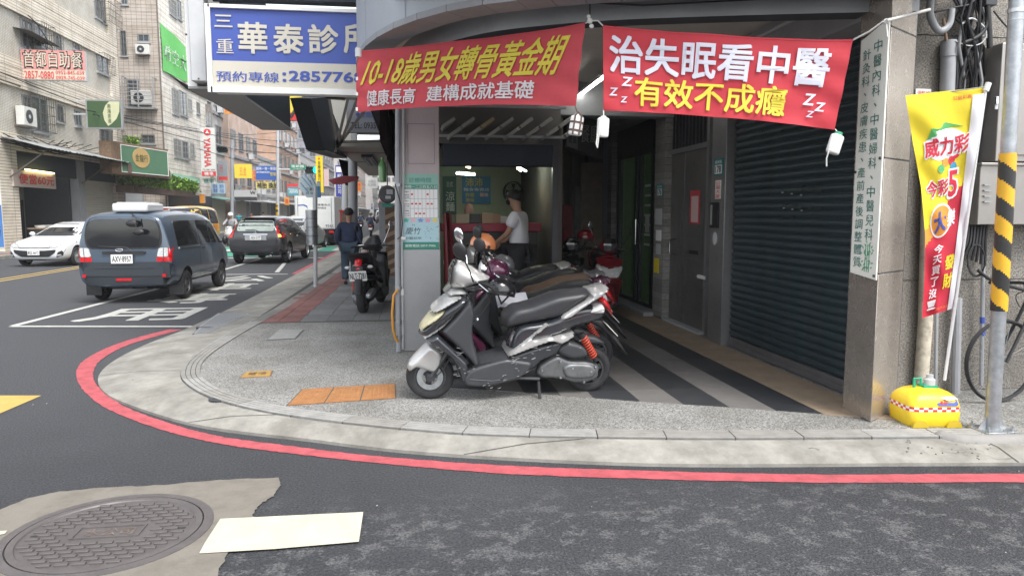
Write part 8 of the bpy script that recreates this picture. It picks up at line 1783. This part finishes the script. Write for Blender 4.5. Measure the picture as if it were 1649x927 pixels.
def stripe_post(px, Y, y0, label, cols):
    f = FY(Y); a = G(px, 300, 0); x = PY(px, 350, Y).x; z1 = PY(px, y0, Y).z; q = empty('striped_post', (x, Y, .1), label, 'post'); part(q, 'post_core', MB(cols[0]).box((x - .11, Y - .11, .1), (x + .11, Y + .11, z1)), **_z)
    n = int((z1 - .1) / .22)
    for i in range(n): z = .12 + i * .22; part(q, 'stripe', MB(cols[1]).add([(x - .112, Y - .113, z), (x + .112, Y - .113, z + .1), (x + .112, Y - .113, z + .2), (x - .112, Y - .113, z + .1)], [(0, 1, 2, 3)]), **_z)
stripe_post(628, 17.5, 330, 'square post with faded brown and cream diagonal stripes right of the distant scooters', (mat('stripe_brown', (.16, .09, .06), .6), mat('stripe_cream', (.42, .3, .2), .6)))
solo('grey_bollard_post', MB(K['grey']).box((PY(618, 350, 19).x - .12, 18.9, .1), (PY(618, 350, 19).x + .12, 19.1, 1.9)), 'grey square post left of the brown striped post', 'post')
cb2 = empty('overhead_cables', (-8, 40, 5), 'black overhead cables sagging across the far side of the street', 'overhead cables')
for pts, Ys in [([(-20, 108), (120, 165), (200, 190), (330, 215), (470, 240), (560, 233)], (30, 60)), ([(0, 128), (130, 172), (230, 205), (340, 235), (470, 250)], (30, 75)), ([(140, 178), (260, 200), (360, 218), (470, 228), (520, 222)], (36, 80)), ([(150, 184), (260, 210), (360, 227), (470, 238)], (36, 80)), ([(200, 195), (300, 222), (420, 246), (520, 240)], (36, 80)), ([(200, 186), (300, 205), (400, 217), (520, 205)], (40, 80)), ([(-20, 195), (60, 230), (150, 255), (240, 262)], (30, 44)), ([(0, 225), (90, 236), (180, 240), (260, 262)], (31, 46)), ([(45, 25), (60, 40), (85, 78)], (32, 33)), ([(320, 240), (420, 262), (500, 243), (540, 228)], (50, 90))]:
    n = len(pts); part(cb2, 'cable', MB(K['cable']).tube(arc3([PY(p[0], p[1], Ys[0] + (Ys[1] - Ys[0]) * i / (n - 1)) for i, p in enumerate(pts)]), .022, 5, caps=False), **_s)
rd = random.Random(9)
for i in range(16):
    x0 = rd.uniform(0, 60); y0 = 222 + x0 * .12; x1 = x0 + rd.uniform(50, 150); pts = [(x0, y0 + rd.uniform(-8, 8)), ((x0 + x1) / 2, y0 + (x1 - x0) * .09 + rd.uniform(2, 14)), (x1, y0 + (x1 - x0) * .16 + rd.uniform(-12, 4))]
    part(cb2, 'cable_tangle', MB(K['cable']).tube(arc3([PX(px, py, LX + .25) for px, py in pts]), .02, 5, caps=False), **_s)
# ================================================================ PEOPLE
def skin(nodes, edges, sub=2):
    names = list(nodes); idx = {n: i for i, n in enumerate(names)}
    me = bpy.data.meshes.new('sk'); me.from_pydata([nodes[n][0] for n in names], [(idx[a], idx[b]) for a, b in edges], [])
    o = link('sk', me); md = o.modifiers.new('s', 'SKIN'); md.use_smooth_shade = True; md.branch_smoothing = .6
    sd = me.skin_vertices[0].data
    for i, n in enumerate(names):
        r = nodes[n][1:]; sd[i].radius = (r[0], r[1] if len(r) > 1 else r[0]); sd[i].use_root = (i == 0)
    q = o.modifiers.new('u', 'SUBSURF'); q.levels = sub
    ev = o.evaluated_get(bpy.context.evaluated_depsgraph_get()); m2 = bpy.data.meshes.new_from_object(ev)
    vs = [v.co.copy() for v in m2.vertices]; fs = [list(p.vertices) for p in m2.polygons]
    bpy.data.objects.remove(o); bpy.data.meshes.remove(m2); bpy.data.meshes.remove(me)
    return vs, fs
def person(label, loc, rz, H, J, skinm, shirt, trousers, shoe, hairm, cap=None, sleeve=1., mask=False, helmet_m=None, group=None, lod=2, mount=None):
    r = empty('person', loc, label, 'person', group, rz=rz)
    B = dict(pelvis=(0, 0, .52), waist=(0, .0, .60), chest=(0, 0, .73), neck=(0, .0, .825), head0=(0, -.01, .87), head1=(0, -.008, .925), head2=(0, -.0, .965),
             shL=(-.105, 0, .79), elL=(-.135, .01, .62), wrL=(-.13, -.05, .48), shR=(.105, 0, .79), elR=(.135, .01, .62), wrR=(.13, -.05, .48),
             hipL=(-.052, 0, .50), knL=(-.055, -.01, .27), anL=(-.055, .02, .045), toL=(-.06, -.09, .015), hipR=(.052, 0, .50), knR=(.055, -.01, .27), anR=(.055, .02, .045), toR=(.06, -.09, .015))
    B.update(J); P = {k: V(v) * H for k, v in B.items()}
    n = dict(pelvis=(P['pelvis'], .06 * H, .045 * H), waist=(P['waist'], .055 * H, .04 * H), chest=(P['chest'], .06 * H, .04 * H), neck=(P['neck'], .032 * H, .034 * H), head0=(P['head0'], .038 * H, .045 * H), head1=(P['head1'], .047 * H, .056 * H), head2=(P['head2'], .038 * H, .045 * H))
    e = [('pelvis', 'waist'), ('waist', 'chest'), ('chest', 'neck'), ('neck', 'head0'), ('head0', 'head1'), ('head1', 'head2')]
    for s in 'LR':
        n.update({'sh' + s: (P['sh' + s], .026 * H, .026 * H), 'el' + s: (P['el' + s], .025 * H, .025 * H), 'wr' + s: (P['wr' + s], .016 * H, .018 * H)})
        d = (P['wr' + s] - P['el' + s]).normalized(); pa = P['wr' + s] + d * .045 * H; n['pa' + s] = (pa, .012 * H, .024 * H)
        e += [('chest', 'sh' + s), ('sh' + s, 'el' + s), ('el' + s, 'wr' + s), ('wr' + s, 'pa' + s)]
        sx = V((0, 1, 0)) - d * d.y; sx = sx.normalized() if sx.length > .1 else V((1, 0, 0)); nn = d.cross(sx)
        if lod > 1:
            for k_ in range(4):
                a0 = pa + sx * (.021 - .014 * k_) * H + d * .012 * H; l = (.036, .042, .04, .03)[k_] * H
                a1 = a0 + d * l * .55 + nn * .004 * H * (1 if s == 'L' else -1); a2 = a1 + (d * .5 + nn * .5 * (1 if s == 'L' else -1)).normalized() * l * .45
                for q, pnt in enumerate((a0, a1, a2)): n['f%s%d%d' % (s, k_, q)] = (pnt, .0052 * H * (1 - .12 * q), .0052 * H * (1 - .12 * q))
                e += [('pa' + s, 'f%s%d0' % (s, k_)), ('f%s%d0' % (s, k_), 'f%s%d1' % (s, k_)), ('f%s%d1' % (s, k_), 'f%s%d2' % (s, k_))]
            t0 = P['wr' + s] + d * .02 * H - sx * -.02 * H; t1 = t0 + (d + sx).normalized() * .03 * H; n['t%s0' % s] = (t0, .007 * H); n['t%s1' % s] = (t1, .0055 * H); e += [('pa' + s, 't%s0' % s), ('t%s0' % s, 't%s1' % s)]
        n.update({'hip' + s: (P['hip' + s], .056 * H, .056 * H), 'kn' + s: (P['kn' + s], .034 * H, .036 * H), 'an' + s: (P['an' + s], .022 * H, .025 * H)})
        e += [('pelvis', 'hip' + s), ('hip' + s, 'kn' + s), ('kn' + s, 'an' + s)]
    part(r, 'body', MB(skinm).add(*skin(n, e, lod)), **_8)
    k = 1.13; lo = max(1, lod)
    sh = dict(chest=(P['chest'] + V((0, 0, -.0)), .105 * H, .078 * H), waist=(P['waist'], .092 * H, .07 * H), hem=(P['pelvis'] + V((0, 0, -.005 * H)), .1 * H, .075 * H), col=(P['chest'].lerp(P['neck'], .82), .043 * H, .042 * H))
    se = [('chest', 'waist'), ('waist', 'hem'), ('chest', 'col')]
    for s in 'LR':
        sh['sh' + s] = (P['sh' + s], .043 * H, .045 * H); se.append(('chest', 'sh' + s))
        if sleeve >= 1: sh['el' + s] = (P['el' + s], .034 * H, .035 * H); sh['wr' + s] = (P['wr' + s].lerp(P['el' + s], .05), .025 * H, .026 * H); se += [('sh' + s, 'el' + s), ('el' + s, 'wr' + s)]
        else: sh['el' + s] = (P['sh' + s].lerp(P['el' + s], .72), .042 * H, .044 * H); se += [('sh' + s, 'el' + s)]
    for q in sh: sh[q] = (sh[q][0],) + tuple(c * (1.32 if q in ('chest', 'waist', 'hem', 'col') else 1.22) for c in sh[q][1:])
    part(r, 'shirt' if sleeve < 1 else 'jacket', MB(shirt).add(*skin(sh, se, lo)), **_8)
    tr = dict(pelvis=(P['pelvis'], .094 * H, .07 * H)); te = []
    for s in 'LR':
        tr['hip' + s] = (P['hip' + s], .062 * H, .064 * H); tr['kn' + s] = (P['kn' + s], .043 * H, .046 * H); tr['an' + s] = (P['an' + s] + V((0, 0, .01 * H)), .036 * H, .04 * H); te += [('pelvis', 'hip' + s), ('hip' + s, 'kn' + s), ('kn' + s, 'an' + s)]
    for q in tr: tr[q] = (tr[q][0],) + tuple(c * 1.25 for c in tr[q][1:])
    part(r, 'trousers', MB(trousers).add(*skin(tr, te, lo)), **_8)
    for s in 'LR':
        a, t = P['an' + s], P['to' + s]; part(r, 'shoe', MB(shoe).add(*skin(dict(a=(V((a.x, a.y + .01 * H, .022 * H + t.z - .015 * H)), .024 * H, .026 * H), b=(a.lerp(t, .5) * 1 + V((0, 0, -.008 * H)), .026 * H, .022 * H), c=(t, .024 * H, .016 * H)), [('a', 'b'), ('b', 'c')], lo)), **_8)
    hc = P['head1']; up = (P['head2'] - P['head0']).normalized(); M = Matrix.Translation(hc) @ up.to_track_quat('Z', 'Y').to_matrix().to_4x4()
    M = Matrix.Translation(hc); hr = .058 * H
    if hairm: part(r, 'hair', MB(hairm).lathe([(max(.001, hr * 1.08 * sin(a * pi / 180)), hr * 1.2 * cos(a * pi / 180)) for a in range(0, 100, 9)], 18, M @ Matrix.Translation((0, .008 * H, .012 * H)) @ Matrix.Rotation(radians(-18), 4, 'X') @ Matrix.Diagonal((.93, 1.06, 1, 1))), world=False, smooth=70)
    if cap:
        c_ = part(r, 'cap', MB(cap).lathe([(max(.001, hr * 1.15 * sin(a * pi / 180)), hr * 1.12 * cos(a * pi / 180)) for a in range(0, 96, 8)], 20, M @ Matrix.Translation((0, .003 * H, .02 * H)) @ Matrix.Diagonal((.95, 1.08, 1, 1))), world=False, smooth=70)
        part(c_, 'peak', MB(cap).lathe([(hr * .9, .0), (hr * 1.95, -.012), (hr * 1.95, -.018), (hr * .9, -.008)], 12, M @ Matrix.Translation((0, 0, .022 * H)) @ Matrix.Rotation(-pi * .85, 4, 'Z') @ Matrix.Diagonal((.8, 1, 1, 1)), arc=pi * .7), **_w)
    if helmet_m: part(r, 'helmet', MB(helmet_m).lathe([(max(.001, hr * 1.4 * sin(a * pi / 180)), hr * 1.35 * cos(a * pi / 180)) for a in range(0, 112, 9)], 20, M @ Matrix.Translation((0, 0, .015 * H))), world=False, smooth=70)
    fc2 = part(r, 'nose', MB(skinm).add(*skin(dict(a=(hc + V((0, -.05 * H, .008 * H)), .006 * H), b=(hc + V((0, -.063 * H, -.01 * H)), .009 * H)), [('a', 'b')], 1)), **_8)
    for s_ in (-1, 1):
        part(r, 'ear', MB(skinm).ball(hc + V((s_ * .049 * H, .006 * H, -.004 * H)), .017 * H, 10, (.35, .7, 1)), **_8)
        part(r, 'eye', MB(K['black']).ball(hc + V((s_ * .02 * H, -.051 * H, .006 * H)), .006 * H, 8, (1.3, .4, .7)), **_8)
    part(r, 'mouth', MB(mat('lip', (.35, .12, .1), .5)).ball(hc + V((0, -.052 * H, -.028 * H)), .012 * H, 8, (1.2, .3, .3)), **_8)
    if mask: part(r, 'face_mask', MB(mask).ball(hc + V((0, -.03 * H, -.02 * H)), .04 * H, 14, (.95, .8, .75)), **_8)
    return r
skn = mat('skin', (.42, .24, .16), .55); navyj = mat('navy_jacket', (.024, .036, .085), .8, var=.2, vs=8, bump=.3, bs=14); jean = mat('blue_jeans', (.045, .075, .11), .85, var=.25, vs=9, bump=.3, bs=18)
blkh = mat('black_hair', (.012, .01, .01), .6, bump=.4, bs=90); wtee = mat('white_tshirt', (.78, .78, .82), .85, bump=.35, bs=12); dtr = mat('dark_trousers', (.03, .03, .035), .85); shm_ = mat('dark_shoe', (.02, .02, .022), .5)
mp = G(564, 458, .1)
man = person('man in black cap, navy jacket and blue jeans walking away along the pavement', (mp.x, mp.y, .107), pi - .08, 1.60,
    dict(elL=(-.15, .035, .63), wrL=(-.125, -.03, .50), elR=(.155, .03, .63), wrR=(.14, -.03, .505), hipL=(-.052, 0, .5), knL=(-.06, -.03, .28), anL=(-.06, .01, .05), toL=(-.065, -.1, .015), knR=(.058, .0, .27), anR=(.055, .05, .05), toR=(.06, -.055, .018), head1=(.0, -.02, .92), head2=(0, -.018, .96), neck=(0, -.012, .82)),
    skn, navyj, jean, shm_, blkh, cap=mat('black_cap', (.015, .015, .018), .7))
part(man, 'fold_umbrella', MB(mat('maroon_cloth', (.08, .01, .015), .8)).cbox((.0, .145, .86), (.12, .03, .07), Matrix.Rotation(.5, 3, 'Y')).mat(K['white']).cbox((-.06, .15, .86), (.02, .02, .09), Matrix.Rotation(.7, 3, 'Y')), world=False, bev=.006) if False else None
wk = PY(838, 420, 10.0)
person('stall worker in a white t-shirt and black face mask standing at the counter', (wk.x - .02, 10.0, .22), -pi / 2 - .45, 1.72,
    dict(head0=(0, -.03, .865), head1=(0, -.05, .915), head2=(0, -.045, .955), neck=(0, -.01, .82), elL=(-.14, -.05, .64), wrL=(-.1, -.17, .56), elR=(.14, -.05, .64), wrR=(.1, -.17, .56)),
    skn, wtee, dtr, shm_, blkh, sleeve=.5, mask=mat('black_mask', (.012, .012, .014), .8))
def rider(label, px, Y, hm, jk, toward=False, plate_=True, body=None):
    p = PX(px, 350, 0); x = PY(px, 350, Y).x
    rz = 0 if toward else pi
    m = empty('motor_scooter', (x, Y, 0), 'scooter under the ' + ' '.join(label.split()[:9]), 'scooter', 'scooters being ridden on the road', rz=rz)
    bp_ = body or bkp
    for y in (-.6, .6): wheel(m, (0, 0, 0), .21, .1, K['rubber'], K['grey']).location = (0, y, .2)
    for o in [q for q in SC.objects if q.parent == m]: o.rotation_euler = (0, 0, pi / 2)
    S = lambda nm, out, W, mt_: part(m, nm, MB(mt_).add(*pillow(out, W, .05, g=.06)).xf(Matrix.Rotation(pi / 2, 4, 'Z')), world=False, smooth=60)
    S('front_shield', [(-.5, .35), (-.62, .6), (-.45, .95), (-.3, .95), (-.32, .4)], .17, bp_); S('floorboard', [(-.45, .3), (.2, .28), (.2, .36), (-.4, .38)], .17, K['dgrey'])
    S('rear_body', [(.1, .35), (.15, .72), (.75, .78), (.85, .7), (.6, .5), (.4, .35)], .14, bp_); S('seat', [(.05, .72), (.7, .76), (.72, .84), (.1, .82)], .14, K['black'])
    part(m, 'handlebar', MB(K['black']).tube([(-.3, -.38, 1.0), (0, -.42, 1.02), (.3, -.38, 1.0)], .018, 6), **_w)
    part(m, 'headlight', MB(K['clear']).ball((0, -.5, .9), .07, 10, (1.2, .5, .8)), **_6); part(m, 'tail_lamp', MB(K['redlens']).ball((0, .83, .72), .05, 8, (1.3, .4, .6)), **_6)
    part(m, 'number_plate', MB(K['white']).box((-.12, .82, .45), (.12, .83, .58)), **_w)
    person(label, (x, Y, .0), rz, 1.62, dict(pelvis=(0, .12, .52), waist=(0, .12, .60), chest=(0, .08, .73), neck=(0, .06, .82), head0=(0, .04, .87), head1=(0, .03, .92), head2=(0, .03, .96), shL=(-.11, .07, .79), shR=(.11, .07, .79), elL=(-.18, -.02, .67), elR=(.18, -.02, .67), wrL=(-.17, -.17, .64), wrR=(.17, -.17, .64), hipL=(-.06, .1, .5), hipR=(.06, .1, .5), knL=(-.09, -.14, .46), knR=(.09, -.14, .46), anL=(-.08, -.12, .25), anR=(.08, -.12, .25), toL=(-.08, -.2, .22), toR=(.08, -.2, .22)),
        skn, jk, dtr, shm_, None, helmet_m=hm, lod=1)
wh = mat('white_helmet', (.75, .75, .75), .3, coat=.5)
rider('rider in a grey jacket and white helmet riding towards the camera', 371, 37, wh, mat('grey_jacket', (.3, .3, .32), .8), True, body=silver)
rider('rider in a dark blue jacket and black helmet farther down the road', 581, 66, bkp, navyj)
rider('rider in a navy jacket on the right of the two distant scooters', 597, 52, bkp, navyj, body=rdp)
rider('rider in a pale blue shirt beside the white truck', 486, 46, wh, mat('bright_blue_shirt', (.05, .2, .5), .8))
for i, (px, Y, c_, lab) in enumerate([(385, 48, (.03, .25, .3), 'pedestrian in a teal top on the far left pavement'), (405, 52, (.3, .05, .1), 'pedestrian in a dark red top on the far left pavement'), (424, 56, (.4, .3, .25), 'pedestrian in a tan top farther along the left pavement')]):
    x = PX(px, 350, -14.4); person(lab, (-14.4, x.y, .1), .4 + i, 1.6, {}, skn, mat('ped_top_%d' % i, c_, .8), dtr, shm_, blkh, sleeve=.5, lod=1)
# ================================================================ street haze
hm_ = bpy.data.materials.new('haze_air'); hm_.use_nodes = True; N = hm_.node_tree.nodes; N.clear(); o_ = N.new('ShaderNodeOutputMaterial'); v_ = N.new('ShaderNodeVolumePrincipled')
v_.inputs['Color'].default_value = (.93, .95, 1, 1); v_.inputs['Density'].default_value = .0007; hm_.node_tree.links.new(v_.outputs[0], o_.inputs['Volume'])
solo('haze', MB(hm_).box((-60, -30, -1), (60, 300, 32)), kind='stuff', label='pale air filling the street', smooth=None, origin=V((0, 0, -1)))
